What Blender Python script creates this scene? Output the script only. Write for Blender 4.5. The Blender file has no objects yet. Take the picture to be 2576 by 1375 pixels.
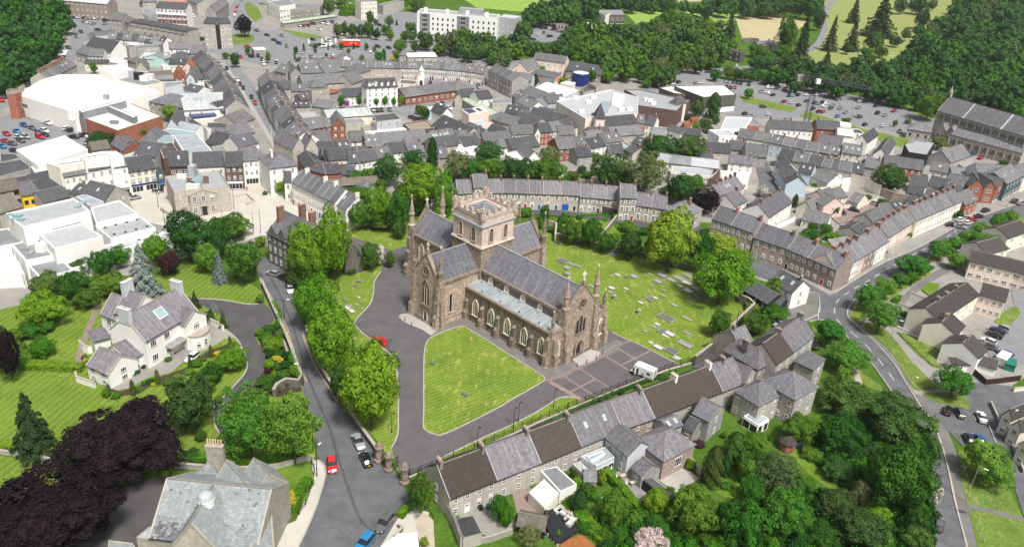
import bpy,bmesh,math,random
from mathutils import Vector,Matrix
random.seed(7)
PI=math.pi
S=bpy.context.scene
COL=S.collection
# ------------------------------------------------------------------ camera
TH,RO,FPX,HC=math.radians(26.7),math.radians(4.0),2035.0,111.0
FW=Vector((0,math.cos(TH),-math.sin(TH)))
_r,_u=Vector((1,0,0)),Vector((0,math.sin(TH),math.cos(TH)))
RT=_r*math.cos(RO)+_u*math.sin(RO)
UP=_u*math.cos(RO)-_r*math.sin(RO)
CP=Vector((0,0,HC))
cd=bpy.data.cameras.new('camera');cam=bpy.data.objects.new('camera',cd);COL.objects.link(cam)
cam.matrix_world=Matrix(((RT.x,UP.x,-FW.x,0),(RT.y,UP.y,-FW.y,0),(RT.z,UP.z,-FW.z,HC),(0,0,0,1)))
cd.sensor_width=36.0;cd.lens=36.0*FPX/2576;cd.clip_start=1;cd.clip_end=6000
S.camera=cam
# ------------------------------------------------------------------ sky, sun, exposure
W=bpy.data.worlds.new('World');S.world=W;W.use_nodes=True
wn=W.node_tree.nodes;wl=W.node_tree.links
bg=wn['Background'];sky=wn.new('ShaderNodeTexSky');sky.sky_type='NISHITA';sky.sun_disc=False
SUN_EL,SUN_AZ=math.radians(58),math.radians(150)
sky.sun_elevation=SUN_EL;sky.sun_rotation=SUN_AZ;sky.air_density=1.0;sky.dust_density=4.0;sky.ozone_density=1.0
hs=wn.new('ShaderNodeHueSaturation');hs.inputs['Saturation'].default_value=0.35
wl.new(sky.outputs[0],hs.inputs['Color']);wl.new(hs.outputs[0],bg.inputs['Color'])
bg.inputs['Strength'].default_value=0.08
sd=bpy.data.lights.new('sun','SUN');sun=bpy.data.objects.new('sun',sd);COL.objects.link(sun)
sd.energy=3.2;sd.angle=math.radians(10);sd.color=(1,0.965,0.91)
sv=Vector((math.sin(SUN_AZ)*math.cos(SUN_EL),math.cos(SUN_AZ)*math.cos(SUN_EL),math.sin(SUN_EL)))
sun.rotation_euler=sv.to_track_quat('Z','Y').to_euler()
S.view_settings.view_transform='Standard';S.view_settings.look='None'
S.view_settings.exposure=0.62;S.view_settings.gamma=1.0
# ------------------------------------------------------------------ pixel helpers (2576-wide picture grid)
TX=TY=0.0;TS=1.0
def tile(i,j):
 global TX,TY,TS
 TX,TY,TS=644.0*i,(344.0*j if j<3 else 1031.4),0.2502
def full():
 global TX,TY,TS
 TX=TY=0.0;TS=1.0
def D(x,y):return TX+x*TS,TY+y*TS
def G0(x,y,z=0.0):
 d=FW*FPX+RT*(x-1288)-UP*(y-687.5)
 return CP+d*((z-HC)/d.z)
def G(x,y,z=0.0):return G0(*D(x,y),z)
def PX(p):
 v=Vector(p)-CP;k=v.dot(FW);return 1288+FPX*v.dot(RT)/k,687.5-FPX*v.dot(UP)/k
def PPM(p):return FPX/(Vector(p)-CP).dot(FW)
# ------------------------------------------------------------------ tags
ORD='first second third fourth fifth sixth seventh eighth ninth tenth eleventh twelfth thirteenth fourteenth fifteenth sixteenth seventeenth eighteenth nineteenth'.split()
TENS={2:'twent',3:'thirt',4:'fort',5:'fift',6:'sixt',7:'sevent',8:'eight',9:'ninet'}
def ordw(n):
 if n<20:return ORD[n-1]
 t,u=divmod(n,10)
 if t>9:return '%dth'%n
 return TENS[t]+('ieth' if u==0 else 'y-'+ORD[u-1])
def tag(o,label=None,cat=None,group=None,kind=None):
 if label:o['label']=label
 if cat:o['category']=cat
 if group:o['group']=group
 if kind:o['kind']=kind
 return o
REG={}
def reg(place,o,desc,cat):
 o['category']=cat
 REG.setdefault((place,cat),[]).append((o,desc))
def finish_labels():
 bpy.context.view_layer.update()
 for(place,cat),L in REG.items():
  L.sort(key=lambda t:PX(t[0].matrix_world.translation)[0])
  for k,(o,desc)in enumerate(L):
   if len(L)==1:o['label']=desc+', '+place
   if len((desc+place).split())>11:desc=desc.split(',')[0]
   if len(L)==1:pass
   else:
    n=len(L)
    rk='leftmost' if k==0 else 'rightmost' if k==n-1 else(ordw(k+1)+' from the left' if k<n*0.6 else ordw(n-k)+' from the right')
    o['label']='%s, %s %s'%(desc,rk,place)
    o['group']='%ss %s'%(cat,place)
def empty(name,loc,rz=0.0,label=None,cat=None,group=None):
 o=bpy.data.objects.new(name,None);COL.objects.link(o);o.location=loc;o.rotation_euler=(0,0,rz)
 o.empty_display_size=0.5
 return tag(o,label,cat,group)
# ------------------------------------------------------------------ materials
MT={}
def nmix(nt,fac,a,b,typ='MIX'):
 m=nt.nodes.new('ShaderNodeMix');m.data_type='RGBA';m.blend_type=typ
 for k,v in((0,fac),(6,a),(7,b)):
  if isinstance(v,bpy.types.NodeSocket):nt.links.new(v,m.inputs[k])
  elif isinstance(v,(int,float)):m.inputs[k].default_value=v
  else:m.inputs[k].default_value=(*v,1)
 return m.outputs[2]
def noise(nt,co,scale,detail=3.0,rough=0.6):
 n=nt.nodes.new('ShaderNodeTexNoise');n.inputs['Scale'].default_value=scale;n.inputs['Detail'].default_value=detail
 n.inputs['Roughness'].default_value=rough
 if co:nt.links.new(co,n.inputs['Vector'])
 return n.outputs['Fac']
def ramp(nt,f,p0,p1,c0=(0,0,0),c1=(1,1,1)):
 r=nt.nodes.new('ShaderNodeValToRGB');r.color_ramp.elements[0].position=p0;r.color_ramp.elements[1].position=p1
 r.color_ramp.elements[0].color=(*c0,1);r.color_ramp.elements[1].color=(*c1,1)
 nt.links.new(f,r.inputs[0]);return r.outputs[0]
def vscale(nt,co,s):
 m=nt.nodes.new('ShaderNodeMapping');m.inputs['Scale'].default_value=s;nt.links.new(co,m.inputs[0]);return m.outputs[0]
def newmat(name):
 m=bpy.data.materials.new(name);m.use_nodes=True;nt=m.node_tree
 return m,nt,nt.nodes['Principled BSDF']
def dk(c,f):return tuple(x*f for x in c)
def mat(name,c=(.5,.5,.5),rough=.85,var=.25,sc=.6,spec=.2,streak=0.0,metal=0.0,bump=0.0):
 """plain weathered surface: broad stains, fine grain, optional run-off streaks down the slope"""
 if name in MT:return MT[name]
 m,nt,b=newmat(name)
 geo=nt.nodes.new('ShaderNodeNewGeometry').outputs['Position']
 uv=nt.nodes.new('ShaderNodeTexCoord').outputs['UV']
 col=nmix(nt,ramp(nt,noise(nt,geo,sc),.3,.75),dk(c,1-var),dk(c,1+var*.5))
 col=nmix(nt,ramp(nt,noise(nt,geo,sc*9,4),.35,.7),col,dk(c,1-var*.8))if var>.05 else col
 if streak:
  f=ramp(nt,noise(nt,vscale(nt,uv,(1.6,.12,1)),1.0,4),.45,.75)
  col=nmix(nt,f,col,nmix(nt,1.0,col,(1-streak,)*3,'MULTIPLY'))
 oi=nt.nodes.new('ShaderNodeObjectInfo').outputs['Random']
 r=nt.nodes.new('ShaderNodeMapRange');r.inputs[3].default_value=1-var*.35;r.inputs[4].default_value=1+var*.3;nt.links.new(oi,r.inputs[0])
 cc=nt.nodes.new('ShaderNodeCombineColor');[nt.links.new(r.outputs[0],cc.inputs[k])for k in range(3)]
 col=nmix(nt,1.0,col,cc.outputs[0],'MULTIPLY')
 nt.links.new(col,b.inputs['Base Color'])
 b.inputs['Roughness'].default_value=rough;b.inputs['Specular IOR Level'].default_value=spec;b.inputs['Metallic'].default_value=metal
 if bump:
  bp=nt.nodes.new('ShaderNodeBump');bp.inputs['Strength'].default_value=bump;bp.inputs['Distance'].default_value=.05
  nt.links.new(noise(nt,geo,sc*20,3),bp.inputs['Height']);nt.links.new(bp.outputs[0],b.inputs['Normal'])
 MT[name]=m;return m
def masonry(name,c1,c2,mortar,bw,bh,ms=.02,rough=.9,stain=.35,stc=(.05,.045,.04),streak=0.0,lichen=0.0,lc=(.3,.3,.27),off=.5,bump=.5):
 """courses of blocks, bricks or slates laid in the plane of each face (UV in metres)"""
 if name in MT:return MT[name]
 m,nt,b=newmat(name)
 uv=nt.nodes.new('ShaderNodeTexCoord').outputs['UV'];geo=nt.nodes.new('ShaderNodeNewGeometry').outputs['Position']
 br=nt.nodes.new('ShaderNodeTexBrick');nt.links.new(uv,br.inputs['Vector'])
 br.inputs['Scale'].default_value=1;br.inputs['Brick Width'].default_value=bw;br.inputs['Row Height'].default_value=bh
 br.inputs['Mortar Size'].default_value=ms;br.inputs['Mortar Smooth'].default_value=.3;br.inputs['Bias'].default_value=0
 br.offset=off
 for k,v in(('Color1',c1),('Color2',c2),('Mortar',mortar)):br.inputs[k].default_value=(*v,1)
 col=br.outputs['Color']
 col=nmix(nt,ramp(nt,noise(nt,geo,1.3,5),.35,.7),col,dk(c1,.75))
 col=nmix(nt,ramp(nt,noise(nt,geo,.22,4,.7),.5,.78,(0,0,0),(stain,)*3),col,stc)
 if streak:
  f=ramp(nt,noise(nt,vscale(nt,uv,(1.3,.07,1)),1.0,5),.5,.72,(0,0,0),(streak,)*3)
  col=nmix(nt,f,col,lc if lichen else dk(c2,1.7))
 if lichen:
  col=nmix(nt,ramp(nt,noise(nt,geo,.9,6,.75),.58,.72,(0,0,0),(lichen,)*3),col,lc)
 oi=nt.nodes.new('ShaderNodeObjectInfo').outputs['Random']
 r=nt.nodes.new('ShaderNodeMapRange');r.inputs[3].default_value=.8;r.inputs[4].default_value=1.18;nt.links.new(oi,r.inputs[0])
 cc=nt.nodes.new('ShaderNodeCombineColor');[nt.links.new(r.outputs[0],cc.inputs[k])for k in range(3)]
 col=nmix(nt,1.0,col,cc.outputs[0],'MULTIPLY')
 nt.links.new(col,b.inputs['Base Color'])
 b.inputs['Roughness'].default_value=rough;b.inputs['Specular IOR Level'].default_value=.25
 bp=nt.nodes.new('ShaderNodeBump');bp.inputs['Strength'].default_value=bump;bp.inputs['Distance'].default_value=.03;bp.invert=True
 nt.links.new(br.outputs['Fac'],bp.inputs['Height']);nt.links.new(bp.outputs[0],b.inputs['Normal'])
 MT[name]=m;return m
def leafmat(name,c,c2,trans=.25,var=.5):
 if name in MT:return MT[name]
 m,nt,b=newmat(name)
 geo=nt.nodes.new('ShaderNodeNewGeometry')
 oi=nt.nodes.new('ShaderNodeObjectInfo').outputs['Random']
 col=nmix(nt,geo.outputs['Random Per Island'],dk(c,1-var),c2)
 col=nmix(nt,ramp(nt,noise(nt,geo.outputs['Position'],.35,3),.35,.7),col,nmix(nt,.6,col,c2))
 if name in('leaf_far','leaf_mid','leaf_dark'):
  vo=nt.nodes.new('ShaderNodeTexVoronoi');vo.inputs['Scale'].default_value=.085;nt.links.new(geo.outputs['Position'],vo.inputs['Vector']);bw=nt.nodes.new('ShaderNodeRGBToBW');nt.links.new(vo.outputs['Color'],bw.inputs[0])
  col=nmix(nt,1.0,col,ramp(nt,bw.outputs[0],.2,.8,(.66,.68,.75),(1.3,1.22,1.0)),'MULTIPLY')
 h=nt.nodes.new('ShaderNodeHueSaturation');nt.links.new(col,h.inputs['Color'])
 r=nt.nodes.new('ShaderNodeMapRange');r.inputs[3].default_value=.47;r.inputs[4].default_value=.53;nt.links.new(oi,r.inputs[0]);nt.links.new(r.outputs[0],h.inputs['Hue'])
 r2=nt.nodes.new('ShaderNodeMapRange');r2.inputs[3].default_value=1.2;r2.inputs[4].default_value=.75;nt.links.new(oi,r2.inputs[0]);nt.links.new(r2.outputs[0],h.inputs['Value'])
 nt.links.new(h.outputs[0],b.inputs['Base Color']);b.inputs['Roughness'].default_value=.75;b.inputs['Specular IOR Level'].default_value=.08
 t=nt.nodes.new('ShaderNodeBsdfTranslucent');nt.links.new(h.outputs[0],t.inputs[0])
 ms=nt.nodes.new('ShaderNodeMixShader');ms.inputs[0].default_value=trans
 nt.links.new(b.outputs[0],ms.inputs[1]);nt.links.new(t.outputs[0],ms.inputs[2]);nt.links.new(ms.outputs[0],nt.nodes['Material Output'].inputs[0])
 MT[name]=m;return m
def grassmat(name,c1,c2,c3,stripe=0.0,ang=0.0,width=1.4,patch=.35,ring=False):
 if name in MT:return MT[name]
 m,nt,b=newmat(name)
 geo=nt.nodes.new('ShaderNodeNewGeometry').outputs['Position']
 col=nmix(nt,ramp(nt,noise(nt,geo,.12,4),.35,.65),c1,c2)
 col=nmix(nt,ramp(nt,noise(nt,geo,1.6,5,.7),.4,.72),col,dk(c1,.7))
 col=nmix(nt,ramp(nt,noise(nt,vscale(nt,geo,(1,.35,1)),.7,5,.8),.54,.66,(0,0,0),(patch,)*3),col,c3)
 if stripe:
  mp=nt.nodes.new('ShaderNodeMapping');mp.inputs['Rotation'].default_value=(0,0,ang);nt.links.new(geo,mp.inputs[0])
  w=nt.nodes.new('ShaderNodeTexWave');w.inputs['Scale'].default_value=.31416*1.0/width*1.0;w.inputs['Distortion'].default_value=7
  w.inputs['Detail'].default_value=2;w.inputs['Detail Scale'].default_value=.12;nt.links.new(mp.outputs[0],w.inputs[0])
  col=nmix(nt,ramp(nt,w.outputs['Fac'],.35,.7,(0,0,0),(stripe,)*3),col,c3)
 nt.links.new(col,b.inputs['Base Color']);b.inputs['Roughness'].default_value=.95;b.inputs['Specular IOR Level'].default_value=.1
 bp=nt.nodes.new('ShaderNodeBump');bp.inputs['Strength'].default_value=.7;bp.inputs['Distance'].default_value=.12
 nt.links.new(noise(nt,geo,3.5,4),bp.inputs['Height']);nt.links.new(bp.outputs[0],b.inputs['Normal'])
 MT[name]=m;return m
def roadmat(name,c,c2,sc=.25,patch=.4):
 if name in MT:return MT[name]
 m,nt,b=newmat(name)
 geo=nt.nodes.new('ShaderNodeNewGeometry').outputs['Position']
 col=nmix(nt,ramp(nt,noise(nt,geo,sc,5,.65),.35,.7),c,c2)
 col=nmix(nt,ramp(nt,noise(nt,geo,6,4,.8),.35,.75,(0,0,0),(.5,)*3),col,dk(c,1.25))
 v=nt.nodes.new('ShaderNodeTexVoronoi');v.feature='DISTANCE_TO_EDGE';v.inputs['Scale'].default_value=.16;v.inputs['Randomness'].default_value=.9
 nt.links.new(geo,v.inputs['Vector'])
 col=nmix(nt,ramp(nt,v.outputs['Distance'],0.0,.012,(patch,)*3,(0,0,0)),col,dk(c,.6))
 nt.links.new(col,b.inputs['Base Color']);b.inputs['Roughness'].default_value=.85;b.inputs['Specular IOR Level'].default_value=.25
 MT[name]=m;return m
def solid(name,c,rough=.6,spec=.4,metal=0.0,coat=0.0):
 if name in MT:return MT[name]
 m,nt,b=newmat(name);b.inputs['Base Color'].default_value=(*c,1);b.inputs['Roughness'].default_value=rough
 b.inputs['Specular IOR Level'].default_value=spec;b.inputs['Metallic'].default_value=metal;b.inputs['Coat Weight'].default_value=coat
 MT[name]=m;return m
masonry('slate',(.125,.125,.14),(.195,.19,.205),(.05,.05,.055),.42,.24,.012,stain=.35,stc=(.05,.05,.05),streak=.35,lc=(.3,.28,.31),lichen=.2)
masonry('slate_light',(.155,.15,.165),(.235,.23,.245),(.10,.10,.105),.42,.26,.012,stain=.3,stc=(.09,.09,.09),streak=.4,lc=(.42,.41,.43),lichen=.15)
masonry('slate_dark',(.07,.073,.082),(.12,.12,.132),(.03,.03,.03),.42,.26,.012,stain=.3,stc=(.04,.04,.035),streak=.25,lc=(.2,.2,.2),lichen=.12)
masonry('slate_far',(.13,.132,.138),(.23,.228,.23),(.06,.06,.06),.6,.4,.012,stain=.4,stc=(.045,.045,.04),streak=.3,lc=(.25,.24,.22),lichen=.25)
masonry('slate_school',(.235,.265,.268),(.345,.37,.37),(.16,.17,.17),.42,.30,.014,stain=.35,stc=(.15,.16,.16),streak=.2,lc=(.5,.5,.46),lichen=.25)
masonry('slate_church',(.13,.128,.148),(.205,.20,.22),(.085,.085,.10),.55,.34,.016,stain=.3,stc=(.06,.06,.065),streak=.45,lc=(.33,.32,.36),lichen=.12)
masonry('tile_brown',(.075,.062,.052),(.105,.088,.075),(.03,.025,.02),.3,.33,.03,stain=.3,stc=(.06,.055,.05),bump=1)
masonry('tile_dark',(.07,.063,.06),(.11,.10,.094),(.03,.025,.025),.3,.35,.03,stain=.25,stc=(.09,.07,.05),bump=1)
masonry('roof_white',(.78,.765,.725),(.82,.81,.77),(.62,.61,.58),9,1.6,.05,stain=.22,stc=(.5,.5,.48),off=0,bump=.2)
masonry('roof_pale',(.40,.42,.43),(.46,.48,.49),(.28,.29,.3),7,1.3,.05,stain=.4,stc=(.36,.37,.37),off=0,bump=.2,lichen=.15,lc=(.7,.7,.68))
mat('roof_grey',(.26,.27,.28),.8,.35,.2,streak=.2)
mat('roof_felt',(.10,.10,.105),.9,.4,.3)
mat('roof_green',(.42,.50,.38),.6,.2,.2,streak=.3)
mat('roof_rust',(.42,.16,.09),.8,.5,.3,streak=.4)
mat('roof_lead',(.42,.47,.49),.45,.35,.3,streak=.35,spec=.5)
mat('roof_tin',(.50,.53,.53),.5,.25,.2,streak=.45)
mat('glass_roof',(.30,.40,.42),.15,.2,.2,spec=.8)
mat('w_white',(.82,.81,.77),.85,.07,.3,streak=.07)
mat('w_cream',(.80,.75,.64),.85,.12,.3,streak=.18)
mat('w_grey',(.36,.35,.33),.9,.25,.35,streak=.3)
mat('w_render',(.50,.47,.41),.9,.25,.4,streak=.3,bump=.3)
mat('w_lilac',(.55,.57,.60),.9,.1,.3,streak=.15)
mat('w_blue',(.50,.60,.68),.85,.1,.3)
mat('w_mint',(.48,.66,.58),.85,.1,.3)
mat('w_lime',(.66,.74,.52),.85,.1,.3)
mat('w_teal',(.07,.12,.14),.8,.2,.3)
mat('w_yellow',(.80,.50,.03),.7,.08,.3)
mat('w_orange',(.72,.18,.05),.7,.1,.3)
mat('w_salmon',(.72,.30,.22),.8,.1,.3)
mat('w_pinkpale',(.74,.56,.50),.8,.1,.3)
mat('w_peach',(.78,.66,.57),.85,.1,.3,streak=.12)
mat('w_black',(.025,.027,.03),.8,.2,.3)
mat('w_olive',(.10,.105,.085),.7,.1,.1)
masonry('brick',(.32,.095,.055),(.42,.15,.09),(.30,.22,.18),.45,.15,.02,stain=.35,stc=(.14,.07,.05))
masonry('brick_brown',(.12,.075,.06),(.18,.115,.09),(.14,.11,.10),.45,.15,.02,stain=.3)
masonry('stone',(.44,.40,.34),(.58,.53,.455),(.44,.41,.37),.55,.26,.03,stain=.3,stc=(.2,.18,.15))
masonry('stone_grey',(.36,.345,.31),(.50,.475,.43),(.32,.31,.29),.5,.25,.03,stain=.35,stc=(.13,.12,.11))
masonry('stone_red',(.37,.285,.24),(.51,.415,.35),(.32,.28,.25),.5,.25,.03,stain=.3,stc=(.16,.13,.12))
masonry('stone_dark',(.085,.078,.07),(.17,.155,.14),(.07,.065,.06),.5,.25,.04,stain=.4,stc=(.05,.05,.04))
masonry('stone_wall',(.17,.16,.14),(.30,.275,.24),(.11,.10,.09),.5,.25,.04,stain=.45,stc=(.07,.075,.05))
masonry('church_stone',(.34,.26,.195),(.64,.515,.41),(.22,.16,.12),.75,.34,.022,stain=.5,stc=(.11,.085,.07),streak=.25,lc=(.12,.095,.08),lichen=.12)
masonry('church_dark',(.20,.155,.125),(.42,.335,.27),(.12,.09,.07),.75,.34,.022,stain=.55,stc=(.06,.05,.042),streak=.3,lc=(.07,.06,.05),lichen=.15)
masonry('church_pink',(.56,.44,.38),(.72,.59,.52),(.52,.42,.37),.75,.34,.018,stain=.12,stc=(.34,.25,.2))
masonry('church_trim',(.25,.195,.155),(.37,.30,.24),(.2,.16,.12),1.2,.6,.02,stain=.5,stc=(.07,.058,.05),streak=.3,lc=(.08,.07,.06),lichen=.2)
mat('trim_pale',(.55,.46,.38),.85,.25,.6,streak=.2)
mat('trim_blue',(.30,.33,.38),.6,.2,.6)
mat('tracery',(.74,.68,.54),.85,.12,.8)
mat('stone_trim',(.42,.38,.32),.9,.25,.8)
mat('chimney',(.28,.255,.22),.9,.4,1.0,streak=.3)
masonry('chimney_red',(.25,.125,.09),(.33,.18,.13),(.28,.2,.16),.45,.15,.02,stain=.4,stc=(.12,.07,.05))
mat('pot',(.66,.48,.34),.8,.2,2)
solid('frame_white',(.80,.80,.78),.5)
solid('glass',(.018,.021,.026),.08,.6)
solid('gutter',(.03,.03,.032),.5)
solid('iron',(.012,.012,.014),.45)
solid('steel',(.45,.46,.47),.35,.5,.6)
mat('wood_dark',(.05,.03,.02),.7,.3,1)
mat('wood_deck',(.36,.14,.05),.55,.4,.8)
mat('bark',(.10,.08,.06),.95,.4,2)
mat('bark_pale',(.28,.26,.22),.95,.3,2)
mat('soil',(.07,.05,.035),.95,.4,1)
mat('marking',(.62,.62,.58),.8,.3,1.5)
mat('marking_yellow',(.62,.46,.20),.8,.25,1.5)
mat('kerb',(.42,.39,.35),.9,.2,1)
mat('brickband',(.27,.205,.18),.9,.25,1)
mat('tyre',(.015,.015,.015),.9,.1,2)
roadmat('asphalt',(.09,.093,.10),(.148,.15,.158),patch=.6)
roadmat('asphalt_close',(.092,.083,.088),(.125,.116,.12),patch=.15)
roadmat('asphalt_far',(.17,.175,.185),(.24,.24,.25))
roadmat('asphalt_dark',(.065,.063,.065),(.10,.095,.095),patch=.1)
roadmat('pavement',(.30,.285,.26),(.40,.38,.35))
roadmat('pavement_dark',(.13,.125,.12),(.19,.18,.17))
roadmat('paving',(.40,.375,.33),(.52,.49,.44),.1,.2)
roadmat('yard',(.21,.20,.185),(.33,.31,.28),.12,.3)
roadmat('gravel',(.34,.30,.23),(.46,.41,.33),.3,0)
mat('slab',(.34,.325,.30),.9,.3,1.2)
mat('slab_dark',(.16,.16,.16),.85,.4,1.5)
mat('slab_white',(.54,.52,.49),.85,.15,1)
grassmat('grass',(.10,.19,.02),(.17,.26,.035),(.27,.27,.06),patch=.35)
grassmat('grass_close',(.095,.185,.014),(.17,.26,.026),(.37,.32,.12),stripe=.2,ang=.9,width=1.1,patch=.75)
grassmat('grass_dark',(.055,.115,.014),(.09,.17,.02),(.14,.19,.03),patch=.4)
grassmat('grass_mown',(.092,.18,.016),(.165,.25,.03),(.27,.26,.07),stripe=.28,ang=.2,width=1.6,patch=.35)
grassmat('grass_park',(.20,.26,.07),(.27,.31,.10),(.36,.33,.14),stripe=.3,ang=1.3,width=5.0,patch=.5)
grassmat('grass_field',(.22,.34,.06),(.27,.38,.08),(.30,.38,.10),stripe=.25,ang=.3,width=8.0,patch=.2)
grassmat('field_dry',(.42,.36,.20),(.50,.43,.26),(.55,.47,.28),patch=.4)
grassmat('grass_verge',(.11,.18,.03),(.18,.245,.05),(.32,.30,.12),patch=.7)
leafmat('leaf_mid',(.042,.125,.015),(.09,.215,.025),var=.3)
leafmat('leaf_dark',(.030,.085,.020),(.065,.145,.030),trans=.15,var=.3)
leafmat('leaf_lime',(.07,.205,.011),(.145,.315,.02),trans=.3,var=.3)
leafmat('leaf_bright',(.20,.32,.02),(.34,.45,.04),trans=.3,var=.3)
leafmat('leaf_fresh',(.07,.20,.022),(.13,.31,.038),trans=.3,var=.3)
leafmat('leaf_copper',(.009,.006,.008),(.018,.011,.014),trans=.0)
leafmat('leaf_wine',(.045,.015,.02),(.075,.025,.032),trans=.1)
leafmat('leaf_conifer',(.035,.065,.022),(.065,.105,.035),trans=.1)
leafmat('leaf_blue',(.15,.20,.18),(.26,.32,.29),trans=.05)
leafmat('leaf_willow',(.10,.15,.05),(.17,.23,.08),trans=.25)
leafmat('leaf_far',(.035,.098,.026),(.075,.17,.042),trans=.15,var=.3)
leafmat('leaf_gold',(.40,.38,.03),(.62,.56,.05),trans=.2)
leafmat('leaf_cypress',(.05,.085,.02),(.10,.15,.03),trans=.1)
leafmat('leaf_hedge',(.09,.20,.015),(.15,.29,.02),trans=.2)
leafmat('blossom',(.09,.17,.04),(.85,.82,.70),trans=.2,var=.3)
leafmat('blossom_pink',(.10,.13,.06),(.78,.62,.60),trans=.2,var=.3)
# ------------------------------------------------------------------ mesh builder
class MB:
 def __init__(s):s.v=[];s.f=[];s.m=[];s.ms=[]
 def mi(s,m):
  if m not in s.ms:s.ms.append(m)
  return s.ms.index(m)
 def face(s,pts,m):
  n=len(s.v);s.v+=[tuple(p)for p in pts];s.f.append(tuple(range(n,n+len(pts))));s.m.append(s.mi(m));return s
 def hexa(s,b,t,m,bottom=True):
  n=len(b)
  for i in range(n):s.face([b[i],b[(i+1)%n],t[(i+1)%n],t[i]],m)
  s.face(t,m)
  if bottom:s.face(b[::-1],m)
  return s
 def box(s,x0,y0,z0,x1,y1,z1,m,bottom=True):
  b=[(x0,y0,z0),(x1,y0,z0),(x1,y1,z0),(x0,y1,z0)]
  return s.hexa(b,[(x,y,z1)for x,y,z in b],m,bottom)
 def prism(s,p,z0,z1,m,bottom=False):
  return s.hexa([(x,y,z0)for x,y in p],[(x,y,z1)for x,y in p],m,bottom)
 def slab(s,q,th,m):
  q=[Vector(p)for p in q];n=(q[1]-q[0]).cross(q[2]-q[0]).normalized()*th
  return s.hexa([p-n for p in q],q,m)
 def ring(s,cx,cy,z,r,n,ph=0,sy=1.0):return[(cx+r*math.cos(ph+2*PI*i/n),cy+r*sy*math.sin(ph+2*PI*i/n),z)for i in range(n)]
 def lathe(s,cx,cy,prof,n,m,ph=0):
  rs=[s.ring(cx,cy,z,max(r,.001),n,ph)for r,z in prof]
  for a,b in zip(rs,rs[1:]):
   for i in range(n):s.face([a[i],a[(i+1)%n],b[(i+1)%n],b[i]],m)
  s.face(rs[-1],m);s.face(rs[0][::-1],m);return s
 def tube(s,a,b,r0,r1,m,n=6):
  a,b=Vector(a),Vector(b);d=(b-a).normalized();u=d.cross(Vector((0,0,1))if abs(d.z)<.9 else Vector((1,0,0))).normalized();w=d.cross(u)
  ra=[a+(u*math.cos(2*PI*i/n)+w*math.sin(2*PI*i/n))*r0 for i in range(n)];rb=[b+(u*math.cos(2*PI*i/n)+w*math.sin(2*PI*i/n))*r1 for i in range(n)]
  for i in range(n):s.face([ra[i],rb[i],rb[(i+1)%n],ra[(i+1)%n]],m)
  s.face(rb[::-1],m);return s
 def mesh(s,name):
  me=bpy.data.meshes.new(name);me.from_pydata(s.v,[],s.f)
  for m in s.ms:me.materials.append(MT[m]if isinstance(m,str)else m)
  me.polygons.foreach_set('material_index',s.m)
  uv=me.uv_layers.new(name='UVMap');k=0;out=[]
  for f in s.f:
   p0,p1,p2=(Vector(s.v[f[0]]),Vector(s.v[f[1]]),Vector(s.v[f[2]]))
   n=(p1-p0).cross(p2-p0)
   if n.length<1e-9 and len(f)>3:n=(p2-p0).cross(Vector(s.v[f[3]])-p0)
   if n.length<1e-12:n=Vector((0,0,1))
   n.normalize()
   if abs(n.z)>.999:u,w=Vector((1,0,0)),Vector((0,1,0))
   else:u=Vector((0,0,1)).cross(n).normalized();w=n.cross(u)
   for i in f:p=Vector(s.v[i]);out+=[p.dot(u),p.dot(w)]
  uv.data.foreach_set('uv',out);me.update();return me
 def build(s,name,parent=None,loc=None,rz=0):
  o=bpy.data.objects.new(name,s.mesh(name));COL.objects.link(o)
  if parent:o.parent=parent
  if loc is not None:o.location=loc
  if rz:o.rotation_euler=(0,0,rz)
  return o
def inst(name,me,parent=None,loc=(0,0,0),rz=0,sc=None):
 o=bpy.data.objects.new(name,me);COL.objects.link(o);o.parent=parent;o.location=loc;o.rotation_euler=(0,0,rz)
 if sc:o.scale=sc
 return o
# ------------------------------------------------------------------ curves, sheets, strips
def smooth(pts,closed=False,n=5):
 out=[];N=len(pts)
 for i in range(N if closed else N-1):
  p=[Vector(pts[(i+k)%N]if closed else pts[min(max(i+k,0),N-1)])for k in(-1,0,1,2)]
  for j in range(n):
   t=j/n
   out.append(.5*((2*p[1])+(p[2]-p[0])*t+(2*p[0]-5*p[1]+4*p[2]-p[3])*t*t+(3*p[1]-p[0]-3*p[2]+p[3])*t**3))
 if not closed:out.append(Vector(pts[-1]))
 return out
LAY=[0.0]
def gpts(pts,sm=0,closed=False):
 P=[G(x,y)for x,y in pts]
 P=[Vector((p.x,p.y))for p in P]
 return smooth(P,closed,sm)if sm else P
def sheet(name,pts,m,sm=0,z=None,kind='structure',step=.004):
 P=gpts(pts,sm,True);LAY[0]+=step;zz=LAY[0]if z is None else z
 bm=bmesh.new();vs=[bm.verts.new((p.x,p.y,zz))for p in P];f=bm.faces.new(vs)
 if f.normal.z<0 or True:bm.normal_update()
 if f.normal.z<0:f.normal_flip()
 bmesh.ops.triangulate(bm,faces=[f])
 me=bpy.data.meshes.new(name);bm.to_mesh(me);bm.free();me.materials.append(MT[m])
 o=bpy.data.objects.new(name,me);COL.objects.link(o);tag(o,kind=kind);return o
def offs(P,w,closed=False):
 N=len(P);out=[]
 for i in range(N):
  a=P[i-1]if(i or closed)else P[i];b=P[(i+1)%N]if(i<N-1 or closed)else P[i]
  d=(b-a);d=d.normalized()if d.length>1e-6 else Vector((1,0));out.append(P[i]+Vector((-d.y,d.x))*w)
 return out
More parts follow.
